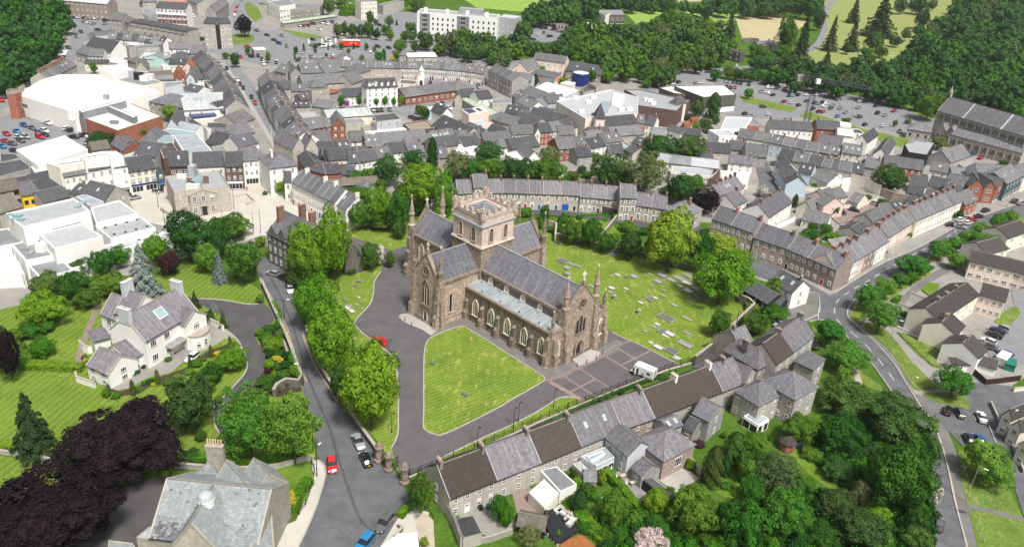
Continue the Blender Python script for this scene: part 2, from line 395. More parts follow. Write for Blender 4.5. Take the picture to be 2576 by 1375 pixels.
def ribbon(mb,P,w,z0,z1,m,closed=False,shift=0.0):
 A=offs(P,shift-w/2,closed);B=offs(P,shift+w/2,closed);N=len(P)
 for i in range(N if closed else N-1):
  j=(i+1)%N;a,b,c,d=A[i],A[j],B[j],B[i]
  mb.face([(a.x,a.y,z1),(b.x,b.y,z1),(c.x,c.y,z1),(d.x,d.y,z1)],m)
  if z1-z0>.02:
   mb.face([(a.x,a.y,z0),(b.x,b.y,z0),(b.x,b.y,z1),(a.x,a.y,z1)],m);mb.face([(c.x,c.y,z0),(d.x,d.y,z0),(d.x,d.y,z1),(c.x,c.y,z1)],m)
 if z1-z0>.02 and not closed:
  for a,d in((A[0],B[0]),(A[-1],B[-1])):mb.face([(a.x,a.y,z0),(a.x,a.y,z1),(d.x,d.y,z1),(d.x,d.y,z0)],m)
def line(name,pts,w,m,sm=4,closed=False,z=None,h=0.0,kind='structure',label=None,cat=None):
 P=gpts(pts,sm,closed);mb=MB();LAY[0]+=.001
 z=LAY[0]+.012 if z is None else z
 ribbon(mb,P,w,z-.01 if not h else 0,z+h,m,closed);o=mb.build(name)
 return tag(o,label,cat,kind=None if label else kind)
def resample(P,step):
 L=[0.0]
 for a,b in zip(P,P[1:]):L.append(L[-1]+(b-a).length)
 out=[];t=0;i=0
 while t<=L[-1]:
  while i<len(P)-2 and L[i+1]<t:i+=1
  k=(t-L[i])/max(L[i+1]-L[i],1e-6);out.append(P[i].lerp(P[i+1],k));t+=step
 return out
def dashes(name,pts,w,on,off,m='marking',sm=5):
 P=resample(gpts(pts,sm),.5);mb=MB();LAY[0]+=.001;z=LAY[0]+.014
 n0,n1=max(int(on/.5),1),max(int(off/.5),1);i=0
 while i+n0<len(P):ribbon(mb,P[i:i+n0+1],w,z,z,m);i+=n0+n1
 return tag(mb.build(name),kind='structure')
def bays(name,a,b,n,d,w=.12,m='marking'):
 A,B,Dd=G(*a),G(*b),G(*d);v=(Dd-A).to_2d();mb=MB();LAY[0]+=.001;z=LAY[0]+.014
 for i in range(n+1):
  p=A.lerp(B,i/n).to_2d();ribbon(mb,[p,p+v],w,z,z,m)
 return tag(mb.build(name),kind='structure')
def wall(pts,h,th,m,label,cap='stone_trim',sm=0,name='stone_wall',cat='wall',cth=.1,z0=0.0):
 P=gpts(pts,sm);o0=P[0];P=[p-o0 for p in P]
 t=empty(name,(o0.x,o0.y,0),0,label,cat)
 mb=MB();ribbon(mb,P,th,z0,h,m);mb.build('wall_body',t)
 if cap:mb=MB();ribbon(mb,P,th+.12,h,h+cth,cap);mb.build('coping',t)
 return t
def leafquad(V,F,p,n,s,rnd):
 a=n.orthogonal().normalized();b=n.cross(a);an=rnd.random()*PI
 u=(a*math.cos(an)+b*math.sin(an))*s;w=(b*math.cos(an)-a*math.sin(an))*s*.75
 k=len(V);V+=[tuple(p-u),tuple(p-w*.9),tuple(p+u),tuple(p+w)];F.append((k,k+1,k+2,k+3))
def leafmesh(name,V,F,m):
 me=bpy.data.meshes.new(name);me.from_pydata(V,[],F);me.materials.append(MT[m]);me.update();return me
def rv(rnd):
 while True:
  v=Vector((rnd.uniform(-1,1),rnd.uniform(-1,1),rnd.uniform(-1,1)))
  if.05<v.length<1:return v.normalized()
def hedge(pts,w,h,m,label,sm=0,dens=9,s=.2,cat='hedge',name='hedge',place=None):
 P=gpts(pts,sm);o0=P[0].copy();P=resample([p-o0 for p in P],.5);rnd=random.Random(len(pts)*7+int(o0.x))
 mb=MB();ribbon(mb,P,w*.84,0,h*.92,m);V=mb.v;F=mb.f
 for i in range(len(P)-1):
  d=(P[i+1]-P[i]);nn=Vector((-d.y,d.x)).normalized()
  for _ in range(int(dens*(w+2*h)*.5)):
   t=rnd.uniform(-h,w+h);q=P[i].lerp(P[i+1],rnd.random())
   if t<0:p=Vector((*(q-nn*w/2),h+t));n=Vector((*(-nn),.2))
   elif t>w:p=Vector((*(q+nn*w/2),h-(t-w)));n=Vector((*nn,.2))
   else:p=Vector((*(q+nn*(t-w/2)),h));n=Vector((0,0,1))
   leafquad(V,F,p+rv(rnd)*.12,(n+rv(rnd)*.7).normalized(),s*rnd.uniform(.6,1.2),rnd)
 o=bpy.data.objects.new(name,leafmesh(name,V,F,m));COL.objects.link(o);o.location=(o0.x,o0.y,0)
 if place:reg(place,o,label,cat)
 else:tag(o,label,cat)
 return o
_tr=random.Random(3)
solid('blind',(.55,.53,.48),.7)
mat('trim_verge',(.36,.35,.34),.9,.3,1.0)
# ------------------------------------------------------------------ windows and doors (shared meshes; x right, -y outwards, origin at sill centre)
WM={}
def winmesh(w,h,style='sash',sur=None):
 k=(round(w,1),round(h,1),style,sur)
 if k in WM:return WM[k]
 w,h=k[0],k[1];f=MB();t=.1 if style!='big' else.08;fr='frame_white' if style!='dark' else 'iron'
 if sur:
  e=.16;f.box(-w/2-e,-.035,-e,w/2+e,0,0,sur);f.box(-w/2-e,-.035,h,w/2+e,0,h+e,sur);f.box(-w/2-e,-.03,0,-w/2,0,h,sur);f.box(w/2,-.03,0,w/2+e,0,h,sur)
 f.box(-w/2-.06,-.14,-.1,w/2+.06,0,-.02,'stone_trim' if style!='big' else fr)
 f.box(-w/2,-.07,0,w/2,0,t,fr);f.box(-w/2,-.07,h-t,w/2,0,h,fr)
 f.box(-w/2,-.068,t,-w/2+t,0,h-t,fr);f.box(w/2-t,-.068,t,w/2,0,h-t,fr)
 if style in('sash','georgian'):
  f.box(-w/2+t,-.066,h*.5-.05,w/2-t,-.02,h*.5+.05,fr);f.box(-.03,-.062,t,.03,-.02,h-t,fr)
  if style=='georgian':
   for q in(.27,.73):f.box(-w/2+t,-.06,h*q-.025,w/2-t,-.02,h*q+.025,fr)
 elif style=='pair':f.box(-.06,-.066,t,.06,-.02,h-t,fr);f.box(-w/2+t,-.062,h*.66,w/2-t,-.02,h*.66+.07,fr)
 elif style=='triple':
  for q in(-.18,.18):f.box(w*q-.05,-.066,t,w*q+.05,-.02,h-t,fr)
 elif style=='big':
  n=max(int(w/1.1),1)
  for i in range(1,n):x=-w/2+w*i/n;f.box(x-.04,-.066,t,x+.04,-.02,h-t,fr)
 g=MB();g.box(-w/2+t*.9,-.03,t*.9,w/2-t*.9,-.005,h-t*.9,'glass')
 c=MB();c.box(-w/2+t*.9,-.03,t*.9,w/2-t*.9,-.005,h-t*.9,'glass');c.box(-w/2+t,-.045,h*.45,w/2-t,-.031,h-t,'blind');WM[k]=(f.mesh('window'),g.mesh('pane'),c.mesh('pane'));return WM[k]
PANES=True
def addwin(par,M,w,h,style='sash',sur=None,name='window'):
 me,g,g2=winmesh(w,h,style,sur);g=g2 if style in('sash','georgian','pair','triple')and _tr.random()<.35 else g;o=bpy.data.objects.new(name,me);COL.objects.link(o);o.parent=par
 o.matrix_local=M
 p=bpy.data.objects.new('pane',g);COL.objects.link(p);p.parent=o
 return o
DM={}
solid('door_dark',(.02,.02,.02),.4);solid('door_red',(.45,.02,.03),.35);solid('door_blue',(.02,.10,.38),.35);solid('door_green',(.02,.16,.12),.35)
solid('door_white',(.75,.75,.73),.4);solid('door_sage',(.30,.42,.28),.5);solid('door_navy',(.01,.025,.14),.35);solid('door_wine',(.14,.01,.05),.35);solid('door_purple',(.24,.01,.20),.35);solid('door_grey',(.22,.24,.25),.5)
def doormesh(w,h,m,arch=False):
 k=(w,h,m,arch)
 if k in DM:return DM[k]
 f=MB();e=.12
 f.box(-w/2-e,-.06,0,-w/2,0,h,'frame_white');f.box(w/2,-.06,0,w/2+e,0,h,'frame_white');f.box(-w/2-e,-.06,h,w/2+e,0,h+e,'frame_white')
 f.box(-w/2,-.03,0,w/2,-.002,h*(.84 if w<1.5 else 1),m)
 if w<1.5:f.box(-w/2,-.025,h*.86,w/2,-.002,h,'glass');f.box(-w/2+.15,-.045,h*.12,w/2-.15,-.03,h*.38,m);f.box(-w/2+.15,-.045,h*.46,w/2-.15,-.03,h*.76,m)
 if arch:
  n=10;P=[(w/2*math.cos(PI*i/n),-.04,h+w*.18*math.sin(PI*i/n))for i in range(n+1)]
  f.face(P[::-1],m)
 f.box(-w/2-e,-.35,-.001,w/2+e,0,.12,'stone_trim')
 DM[k]=f.mesh('door');return DM[k]
def facemat(L,d,face,x,z):
 rz=(0,PI/2,PI,-PI/2)[face]
 p=((x,0),(L,x),(L-x,d),(0,d-x))[face]
 return Matrix.Translation((p[0],p[1],z))@Matrix.Rotation(rz,4,'Z')
def stack(par,x,y,z,m='chimney',w=1.0,dp=.55,h=1.5,pots=3,rz=0,z0=None):
 b=MB();b.box(-w/2,-dp/2,-(1.2 if z0 is None else z-z0),w/2,dp/2,h,m);b.box(-w/2-.08,-dp/2-.08,h,w/2+.08,dp/2+.08,h+.14,m if m!='w_white' else 'w_cream')
 o=b.build('chimney',par,(x,y,z),rz)
 for i in range(pots):
  px=(i-(pots-1)/2)*min(.34,(w-.2)/max(pots,1))
  p=MB();p.lathe(px,0,[(.12,h+.13),(.1,h+.45),(.13,h+.5)],8,'pot');p.build('chimney_pot',o)
 return o
WPAL={'white':'w_white','cream':'w_cream'}
CW={'w_white':'white','w_cream':'cream','w_grey':'grey','w_render':'grey rendered','w_blue':'pale blue','w_mint':'mint green','w_lime':'pale green','w_teal':'dark teal','w_yellow':'yellow','w_orange':'orange','w_salmon':'salmon pink','w_pinkpale':'pale pink','w_peach':'peach','w_black':'black','brick':'red brick','brick_brown':'brown brick','stone':'beige stone','stone_grey':'grey stone','stone_red':'reddish stone','stone_dark':'dark stone','w_olive':'dark olive','church_pink':'pink stone','w_lilac':'pale grey','stone_wall':'rubble stone'}
RW={'slate':'slate roof','slate_light':'pale slate roof','slate_dark':'dark slate roof','slate_far':'grey slate roof','tile_brown':'brown tiled roof','tile_dark':'dark brown roof','roof_white':'white flat roof','roof_pale':'pale grey roof','roof_grey':'grey roof','roof_felt':'black felt roof','roof_green':'pale green roof','roof_rust':'rusty red roof','roof_lead':'lead roof','roof_tin':'tin roof','glass_roof':'glazed roof'}
def house(x0,y0,x1,y1,h,d,rise=3.0,w='w_white',r='slate_far',t='g',st=2,n=None,wst='sash',ww=.95,wh=1.35,sur=None,doors=(),ch=(),cm='chimney',cw=1.0,side='',sn=1,place=None,label=None,cat='house',name='house',oh=.3,eav=True,sky=0,desc=None,z1=None,shop=None,rp=None,backwin=0,skip=(),pots=3,trim=None,cb=None,wlist=None,p0=None,L=None,rz=None,ws=None):
 """block whose front eave runs from pixel a (left) to b (right) at height h, body beyond it"""
 if p0 is None:
  A,B=G(x0,y0,h),G(x1,y1,h if z1 is None else z1);v=(B-A).to_2d();L=v.length;rz=math.atan2(v.y,v.x);p0=(A.x,A.y,0)
 o=empty(name,p0,rz,None,None)
 if sky==0 and t=='g' and st==2 and r[:5]=='slate' and _tr.random()<.35:sky=_tr.choice((1,1,2))
 dsc=desc or('%s %s, %s'%(CW.get(w,w),name.replace('_',' '),RW.get(r,r)))
 if label:tag(o,label,cat)
 else:reg(place,o,dsc,cat)
 W_=MB()
 b=[(0,0),(L,0),(L,d),(0,d)]
 if t=='g':
  W_.prism(b,0,h,w);W_.face([(L,0,h),(L,d,h),(L,d/2,h+rise)],w);W_.face([(0,d,h),(0,0,h),(0,d/2,h+rise)],w)
 elif t=='x':
  W_.prism(b,0,h,w);W_.face([(0,0,h),(L,0,h),(L/2,0,h+rise)],w);W_.face([(L,d,h),(0,d,h),(L/2,d,h+rise)],w)
 elif t=='l':
  W_.hexa([(x,y,0)for x,y in b],[(0,0,h),(L,0,h),(L,d,h+rise),(0,d,h+rise)],w)
 elif t=='f':
  pw=.3;W_.prism(b,0,h-.5,w)
  for q in((0,0,L,pw),(0,d-pw,L,d),(0,pw,pw,d-pw),(L-pw,pw,L,d-pw)):W_.box(q[0],q[1],h-.5,q[2],q[3],h,w,False)
 else:W_.prism(b,0,h,w)
 W_.build('wall',o)
 R=MB();e=oh;th=.16;k=rise/(d/2)if t in 'gh' else 0
 if t=='g':
  g=rp if rp is not None else.08
  R.slab([(-g,-e,h-e*k+.1),(L+g,-e,h-e*k+.1),(L+g,d/2,h+rise+.1),(-g,d/2,h+rise+.1)],th,r)
  R.slab([(L+g,d+e,h-e*k+.1),(-g,d+e,h-e*k+.1),(-g,d/2,h+rise+.1),(L+g,d/2,h+rise+.1)],th,r)
  if g==0:
   for p_,q_ in(((-e,h-e*k+.16),(d/2,h+rise+.16)),):R.slab([(-.11,p_[0],p_[1]),(.11,p_[0],p_[1]),(.11,q_[0],q_[1]),(-.11,q_[0],q_[1])],.14,'trim_verge')
  R.box(-g,d/2-.14,h+rise+.06,L+g,d/2+.14,h+rise+.19,'chimney')
  if trim:
   for xx in(-g-.02,L+g-.28):R.slab([(xx,-e,h-e*k+.18),(xx+.3,-e,h-e*k+.18),(xx+.3,d/2,h+rise+.2),(xx,d/2,h+rise+.2)],.3,trim);R.slab([(xx+.3,d+e,h-e*k+.18),(xx,d+e,h-e*k+.18),(xx,d/2,h+rise+.2),(xx+.3,d/2,h+rise+.2)],.3,trim)
 elif t=='x':
  k=rise/(L/2);g=.15
  R.slab([(-e,d+g,h-e*k+.1),(-e,-g,h-e*k+.1),(L/2,-g,h+rise+.1),(L/2,d+g,h+rise+.1)],th,r)
  R.slab([(L+e,-g,h-e*k+.1),(L+e,d+g,h-e*k+.1),(L/2,d+g,h+rise+.1),(L/2,-g,h+rise+.1)],th,r)
  R.box(L/2-.14,-g,h+rise+.06,L/2+.14,d+g,h+rise+.19,'chimney')
  if trim:
   for yy in(-g-.02,d+g-.28):R.slab([(-e,yy+.3,h-e*k+.18),(-e,yy,h-e*k+.18),(L/2,yy,h+rise+.2),(L/2,yy+.3,h+rise+.2)],.3,trim);R.slab([(L+e,yy,h-e*k+.18),(L+e,yy+.3,h-e*k+.18),(L/2,yy+.3,h+rise+.2),(L/2,yy,h+rise+.2)],.3,trim)
 elif t=='h':
  m_=min(d,L)/2*.98;zr=h+rise;q=[(-e,-e,h),(L+e,-e,h),(L+e,d+e,h),(-e,d+e,h)]
  if L>=d:u,v=(m_,d/2,zr),(L-m_,d/2,zr);F=[[q[0],q[1],v,u],[q[2],q[3],u,v],[q[1],q[2],v],[q[3],q[0],u]]
  else:u,v=(L/2,m_,zr),(L/2,d-m_,zr);F=[[q[0],q[1],u],[q[1],q[2],v,u],[q[2],q[3],v],[q[3],q[0],u,v]]
  for f in F:R.face(f,r)
  R.box(-e,-e,h-.12,L+e,d+e,h-.002,'gutter')
  for a_,b_ in((u,v),(q[0],u),(q[3],u if L>=d else v),(q[1],v if L>=d else u),(q[2],v)):R.tube(a_,b_,.1,.1,'chimney',4)if(Vector(a_)-Vector(b_)).length>.1 else 0
 elif t=='l':R.slab([(-.1,-e,h+.12),(L+.1,-e,h+.12),(L+.1,d+e,h+rise+.12),(-.1,d+e,h+rise+.12)],.15,r)
 elif t=='f':R.face([(.3,.3,h-.35),(L-.3,.3,h-.35),(L-.3,d-.3,h-.35),(.3,d-.3,h-.35)],r);R.box(.31,.31,h-.49,L-.31,d-.31,h-.355,r)
 R.build('roof',o)
 if eav and t in 'ghl' and L>3:g_=MB();g_.box(-.02,-e-.12,h-.13,L+.02,-e+.0,h-.0,'gutter');g_.build('gutter',o)
 n=max(int(L/2.7),1)if n is None else n
 sh=h/st if st else h
 hh=min(wh,sh*.58)
 dset={c for c,_ in doors}
 for s in range(st):
  for c in range(n):
   if(s==0 and(c in dset or shop))or(s,c)in skip:continue
   addwin(o,facemat(L,d,0,L*(c+.5)/n,s*sh+sh*.36),min(ww,L/n*.6),hh,wst,sur)
 for c,dm in doors:
  q=bpy.data.objects.new('door',doormesh(.95,2.1,dm)if dm[-1]!='!' else doormesh(2.6,2.5,dm[:-1],True));COL.objects.link(q);q.parent=o;q.matrix_local=facemat(L,d,0,L*(c+.5)/n,.02)
 if shop:
  q=MB();q.box(.3,-.15,2.75,L-.3,0,3.35,shop);q.build('shop_sign',o)
  k2=max(int(L/3.2),1)
  for c in range(k2):addwin(o,facemat(L,d,0,L*(c+.5)/k2,.5),L/k2*.8,2.1,'big',name='shop_window')
 for f in side:
  fi={'R':1,'B':2,'L':3}[f];LL=d if fi!=2 else L;m2=sn if fi!=2 else n
  for s in range(st if ws is None else ws):
   for c in range(m2):addwin(o,facemat(L,d,fi,LL*(c+.5)/m2,s*sh+sh*.36),ww,hh,wst,sur)
 for c in ch:
  c_,w_=(c if isinstance(c,tuple)else(c,cw))
  if t=='x':stack(o,L/2,.4+c_*(d-.8),h+rise-.1,cm,w_,.6,1.3,pots,PI/2)
  else:stack(o,.4+c_*(L-.8),d/2,h+rise-.1,cm,w_,.6,1.3,pots,PI/2 if d>3 else 0)
 for i in range(sky):
  q=MB();zz=h+rise*.55;x=L*(i+.6)/(sky+.2);y=d/2*.55;dx,dz=.35,.5*k
  q.slab([(x-dx,y-.5,zz-.5*k+.22),(x+dx,y-.5,zz-.5*k+.22),(x+dx,y+.5,zz+.5*k+.22),(x-dx,y+.5,zz+.5*k+.22)],.12,'frame_white')
  q.slab([(x-dx+.08,y-.42,zz-.42*k+.24),(x+dx-.08,y-.42,zz-.42*k+.24),(x+dx-.08,y+.42,zz+.42*k+.24),(x-dx+.08,y+.42,zz+.42*k+.24)],.05,'glass_roof');q.build('skylight',o)
 o['_L']=L;o['_d']=d;o['_h']=h
 return o
def row(pts,ns,h,d,rise,desc,place,**kw):
 """terrace: eave polyline in pixels (left to right), ns[i] houses on segment i; kw values may be lists"""
 out=[];k=0
 for i in range(len(pts)-1):
  A,B=G(*pts[i],h),G(*pts[i+1],h);n=ns[i]if isinstance(ns,(list,tuple))else ns
  for j in range(n):
   p=A.lerp(B,j/n);q=A.lerp(B,(j+1)/n);v=(q-p).to_2d()
   kk={a:(b[k%len(b)]if isinstance(b,list)else b)for a,b in kw.items()}
   w=kk.get('w','w_white');hk=h+kk.pop('dh',0)
   out.append(house(0,0,0,0,hk,d,rise,p0=(p.x,p.y,0),L=v.length+.02,rz=math.atan2(v.y,v.x),name=kk.pop('name','terraced_house'),desc=kk.pop('desc',None)or desc,place=place,rp=.0,**kk));k+=1
 return out
def blockp(pts,h,w,r,label=None,par=.5,cat='building',name='building',place=None,desc=None,z0=0.0,parent=None,pw=.35):
 """flat-roofed block: roof corner pixels at height h (clockwise or not), parapet"""
 P=[G(x,y,h).to_2d()for x,y in pts]
 a=sum(P[i].x*P[(i+1)%len(P)].y-P[(i+1)%len(P)].x*P[i].y for i in range(len(P)))
 if a<0:P=P[::-1]
 if parent:o=parent;o0=Vector(o.location).to_2d()
 else:
  o0=P[0].copy();o=empty(name,(o0.x,o0.y,0))
  if label:tag(o,label,cat)
  else:reg(place,o,desc,cat)
 P=[p-o0 for p in P]
 m=MB();m.prism([(p.x,p.y)for p in P],z0,h-par,w)
 I=offs(P,pw,True);N=len(P)
 for i in range(N):
  j=(i+1)%N;m.face([(P[i].x,P[i].y,h-par),(P[j].x,P[j].y,h-par),(P[j].x,P[j].y,h),(P[i].x,P[i].y,h)],w)
  m.face([(P[i].x,P[i].y,h),(P[j].x,P[j].y,h),(I[j].x,I[j].y,h),(I[i].x,I[i].y,h)],'w_white' if w in('w_white','w_cream')else 'stone_trim' if w[:5]in('stone','brick')else w)
  m.face([(I[i].x,I[i].y,h),(I[j].x,I[j].y,h),(I[j].x,I[j].y,h-par),(I[i].x,I[i].y,h-par)],w)
 m.build('wall',o)
 q=MB();q.prism([(p.x,p.y)for p in offs(P,pw*.5,True)],h-par-.1,h-par+.06,r);q.build('roof',o)
 return o
def wins(o,a,b,rows,style='sash',ww=1.0,wh=1.4,sur=None,z0=None,name='window',off=.02,skipf=None):
 """rows of openings on the wall plane through pixels a,b given at height z0; rows=[(z, n[, w, h, style])]"""
 A,B=G(*a,z0),G(*b,z0);iv=(Matrix.Translation(o.location)@Matrix.Rotation(o.rotation_euler.z,4,'Z')).inverted()
 A,B=iv@Vector((A.x,A.y,0)),iv@Vector((B.x,B.y,0));v=B-A;rz=math.atan2(v.y,v.x);nrm=Vector((v.y,-v.x,0)).normalized()*off
 for r_ in rows:
  z,n=r_[0],r_[1];w=r_[2]if len(r_)>2 else ww;h=r_[3]if len(r_)>3 else wh;stl=r_[4]if len(r_)>4 else style
  for i in range(n):
   p=A.lerp(B,(i+.5)/n)+nrm
   addwin(o,Matrix.Translation((p.x,p.y,z))@Matrix.Rotation(rz,4,'Z'),w,h,stl,sur,name)
def shed(o,a,b,z0,w,h,m,name='band',t=.12,off=0.0):
 A,B=G(*a,z0),G(*b,z0);iv=(Matrix.Translation(o.location)@Matrix.Rotation(o.rotation_euler.z,4,'Z')).inverted()
 A,B=iv@Vector((A.x,A.y,0)),iv@Vector((B.x,B.y,0));v=(B-A);L=v.length
 q=MB();q.box(0,-t-off,w,L,-off+.001,h,m);return q.build(name,o,(A.x,A.y,0),math.atan2(v.y,v.x))
# ------------------------------------------------------------------ trees
PR={}
def crown_round(seed,n,ls,lumps=46,lr=(.24,.40),flat=0.0,jag=.32,up=.35):
 rnd=random.Random(seed);V,F=[],[];Ls=[]
 for i in range(lumps):
  z=1-2*(i+.5)/lumps;a=i*2.39996+rnd.uniform(-.4,.4);rr=math.sqrt(1-z*z)
  d=Vector((rr*math.cos(a),rr*math.sin(a),z));k=rnd.uniform(.54,.84)
  if z<-.55:k*=.8
  Ls.append((d*k,rnd.uniform(*lr)))
 for i in range(lumps//4):Ls.append((rv(rnd)*rnd.uniform(.2,.5),rnd.uniform(.28,.36)))
 per=n//len(Ls)
 for c,r in Ls:
  for _ in range(per):
   d=(rv(rnd)+c.normalized()*.45+Vector((0,0,up))).normalized();p=c+d*r*rnd.uniform(.72,1.08)*(1+(rnd.random()<.08)*.2)
   if any((p-c2).length<r2*.7 for c2,r2 in Ls if c2 is not c):continue
   pn=p.normalized();leafquad(V,F,p*(1+.13*math.sin(4.1*pn.x+seed)*math.cos(3.3*pn.y+seed*2)+.1*math.sin(5*pn.z+3*pn.x+seed*3)),(d+rv(rnd)*jag).normalized(),ls*rnd.uniform(.6,1.25),rnd)
 for i in range(12):
  c,r=Ls[rnd.randrange(len(Ls))]
 return V,F
def core(V,F,rnd,k=.62,sx=1,sz=1,cz=0):  # added sphere hidden inside the crown to block light, same leaf colour
 b=bmesh.new();bmesh.ops.create_icosphere(b,subdivisions=2,radius=k);n=len(V)
 for v in b.verts:v.co*=rnd.uniform(.85,1.1);V.append((v.co.x*sx,v.co.y*sx,v.co.z*sz+cz))
 for f in b.faces:F.append(tuple(n+v.index for v in f.verts))
 b.free()
def crown_cone(seed,n,ls,whorls=11,arms=9,tight=.0,pw=.85):
 rnd=random.Random(seed);V,F=[],[]
 tot=sum((1-(i/whorls))for i in range(whorls))
 for i in range(whorls):
  t=i/whorls;z0=-1+2*t;R=(1-t)**pw*rnd.uniform(.88,1.08)+.04;na=max(int(arms*(1-t*.6)),4)
  for a in range(na):
   an=2*PI*(a+rnd.random()*.7)/na+i*.7;r_=R*rnd.uniform(.75,1.1);cnt=int(n*(1-t+.1)/tot/na)
   for _ in range(cnt):
    s=rnd.random()**.7;wd=(.17*(1-s*.5))*R+.03
    x=r_*s;z=z0-.16*s*R-.05*s*s+rnd.gauss(0,.035)+(.1 if s<.3 else 0)
    off=rnd.gauss(0,wd*.6);p=Vector((x*math.cos(an)-off*math.sin(an),x*math.sin(an)+off*math.cos(an),z))
    leafquad(V,F,p,(Vector((math.cos(an)*.5,math.sin(an)*.5,1))+rv(rnd)*.6).normalized(),ls*rnd.uniform(.6,1.2),rnd)
 k=len(V)
 for j in range(8):a=2*PI*j/8;V.append((.42*math.cos(a),.42*math.sin(a),-.95))
 V.append((0,0,.85))
 for j in range(8):F.append((k+j,k+(j+1)%8,k+8))
 return V,F
def crown_col(seed,n,ls):
 rnd=random.Random(seed);V,F=[],[]
 for _ in range(n):
  z=rnd.uniform(-1,1);r=(1-max(z,-.2)**2)**.5 if z>0 else.95+.05*z;r=max(r,.05)*(1-.25*max(0,z));a=rnd.random()*2*PI;r*=.88+.14*math.sin(a*5+z*9)+rnd.uniform(-.06,.06)
  leafquad(V,F,Vector((r*math.cos(a),r*math.sin(a),z)),(Vector((math.cos(a),math.sin(a),.5))+rv(rnd)*.5).normalized(),ls*rnd.uniform(.6,1.2),rnd)
 core(V,F,rnd,.85,.75,1.05);return V,F
def proto(kind,lod):
 k=(kind,lod)
 if k in PR:return PR[k]
 out=[]
 nn={0:1500,1:4000,2:11000,3:40000}[lod];ls={0:.13,1:.08,2:.05,3:.031}[lod]
 for sd in range({0:4,1:4,2:4,3:2}[lod]):
  rnd=random.Random(sd+lod*9)
  if kind=='round':V,F=crown_round(sd+lod*10,nn,ls,{0:26,1:38,2:56,3:120}[lod],(.2,.36)if lod<3 else(.15,.24));core(V,F,rnd,.55)
  elif kind=='cone':V,F=crown_cone(sd,nn,ls*.85)
  elif kind=='col':V,F=crown_col(sd,nn//2,ls)
  else:V,F=crown_round(sd+31,nn,ls*.75,60,(.14,.26),jag=.8);core(V,F,rnd,.5)
  out.append(leafmesh('crown_'+kind,V,F,'leaf_mid'))
 PR[k]=out;return out
KIND={
 'g':('round','leaf_mid',.1,'mid green broadleaf tree'),'d':('round','leaf_dark',.08,'dark green broadleaf tree'),'y':('round','leaf_lime',.1,'yellow-green lime tree'),
 'Y':('round','leaf_bright',.1,'bright yellow-green tree'),'f':('round','leaf_fresh',.1,'fresh green tree'),'c':('cone','leaf_conifer',.03,'dark conical conifer'),'b':('cone','leaf_blue',.03,'blue-grey spruce'),
 'p':('round','leaf_copper',.12,'near-black copper beech'),'P':('round','leaf_wine',.05,'dark purple-leaved tree'),'w':('wispy','leaf_willow',.05,'grey-green willow'),'h':('round','leaf_far',.06,'dark green woodland tree'),
 'o':('col','leaf_cypress',.0,'columnar cypress'),'O':('col','leaf_dark',.0,'dark columnar tree'),'s':('round','leaf_mid',.0,'rounded green shrub'),'S':('round','leaf_lime',.0,'yellow-green shrub'),'G':('round','leaf_gold',.0,'golden yellow shrub'),
 'D':('round','leaf_dark',.0,'dark green shrub'),'B':('round','blossom',.0,'white flowering shrub'),'R':('round','leaf_wine',.0,'dark red shrub'),'l':('round','leaf_fresh',.22,'small street tree'),'L':('round','leaf_hedge',0,'clipped bright green bush'),'k':('wispy','blossom_pink',.02,'pink flowering tree'),'W':('wispy','leaf_fresh',.15,'open-crowned green tree')}
TRM={}
def trunkmesh(pale):
 if pale in TRM:return TRM[pale]
 b=MB();m='bark_pale' if pale else 'bark'
 b.tube((0,0,-.05),(.02,.01,.45),.045,.034,m,7);b.tube((.02,.01,.45),(0,.02,.8),.034,.018,m,6)
 for a,z in((.3,.4),(1.7,.46),(2.9,.42),(4.1,.5),(5.3,.55)):
  e=(.26*math.cos(a),.26*math.sin(a),z+.25);b.tube((.015,.01,z),e,.02,.01,m,5)
 TRM[pale]=b.mesh('trunk');return TRM[pale]
def solve(px,py,w,h,shape,cl,z0=0.0):
 p=G0(px,py,6.0)
 for _ in range(8):
  s=PPM(p);dist=(p-CP);al=math.asin(-dist.z/dist.length);r=w/2/s
  c=math.sqrt(max((h/2/s)**2-(r*math.sin(al))**2,0))/math.cos(al);c=max(c,r*.55)
  if shape in('cone','col'):c=max((h/s-.6*r*math.sin(al))/math.cos(al)/2,r)
  zc=c*(1+2*cl)+.1+z0;p=G0(px,py,zc)
 return p,r,c,zc
def tree(cx,cy,w,h,k='g',place=None,label=None,desc=None,lod=None,clr=None,z0=0.0):
 """crown seen with centre (cx,cy) and size w x h (same picture units); solved back to place, radius and height"""
 px,py=D(cx,cy);w*=TS;h*=TS;shape,leaf,cl,words=KIND[k];cl=cl if clr is None else clr
 p,r,c,zc=solve(px,py,w,h,shape,cl,z0)
 if lod is None:
  lod=0 if w<9 else 1 if w<28 else 2
 tot=c*2*(1+cl)
 small=(cl==0 or k in 'sSGDBRLoO')
 nm='shrub' if(small and k not in 'oO' and tot<5)else('cypress' if k in 'oO' else 'tree')
 o=empty(nm,(p.x,p.y,z0),_tr.random()*6.28)
 cat='shrub' if nm=='shrub' else 'tree'
 if nm=='tree':words=words.replace('shrub','bushy tree').replace('bush','bushy tree')
 if label:tag(o,label,cat)
 else:reg(place,o,desc or words,cat)
 me=proto(shape,lod);q=inst('crown',me[_tr.randrange(len(me))],o,(0,0,zc-z0),0,(r*1.02,r*1.02,c*1.02));q.material_slots[0].link='OBJECT';q.material_slots[0].material=MT[leaf]
 if not(small and nm=='shrub'):
  q=inst('trunk',trunkmesh(0),o,(0,0,0),0,(max(r,1.2),max(r,1.2),zc-z0+c*.3))
 return o
def trees(place,L,k='g',**kw):
 for t in L:tree(t[0],t[1],t[2],t[3],t[4]if len(t)>4 else k,place,**kw)
import numpy as np
WOODS={}
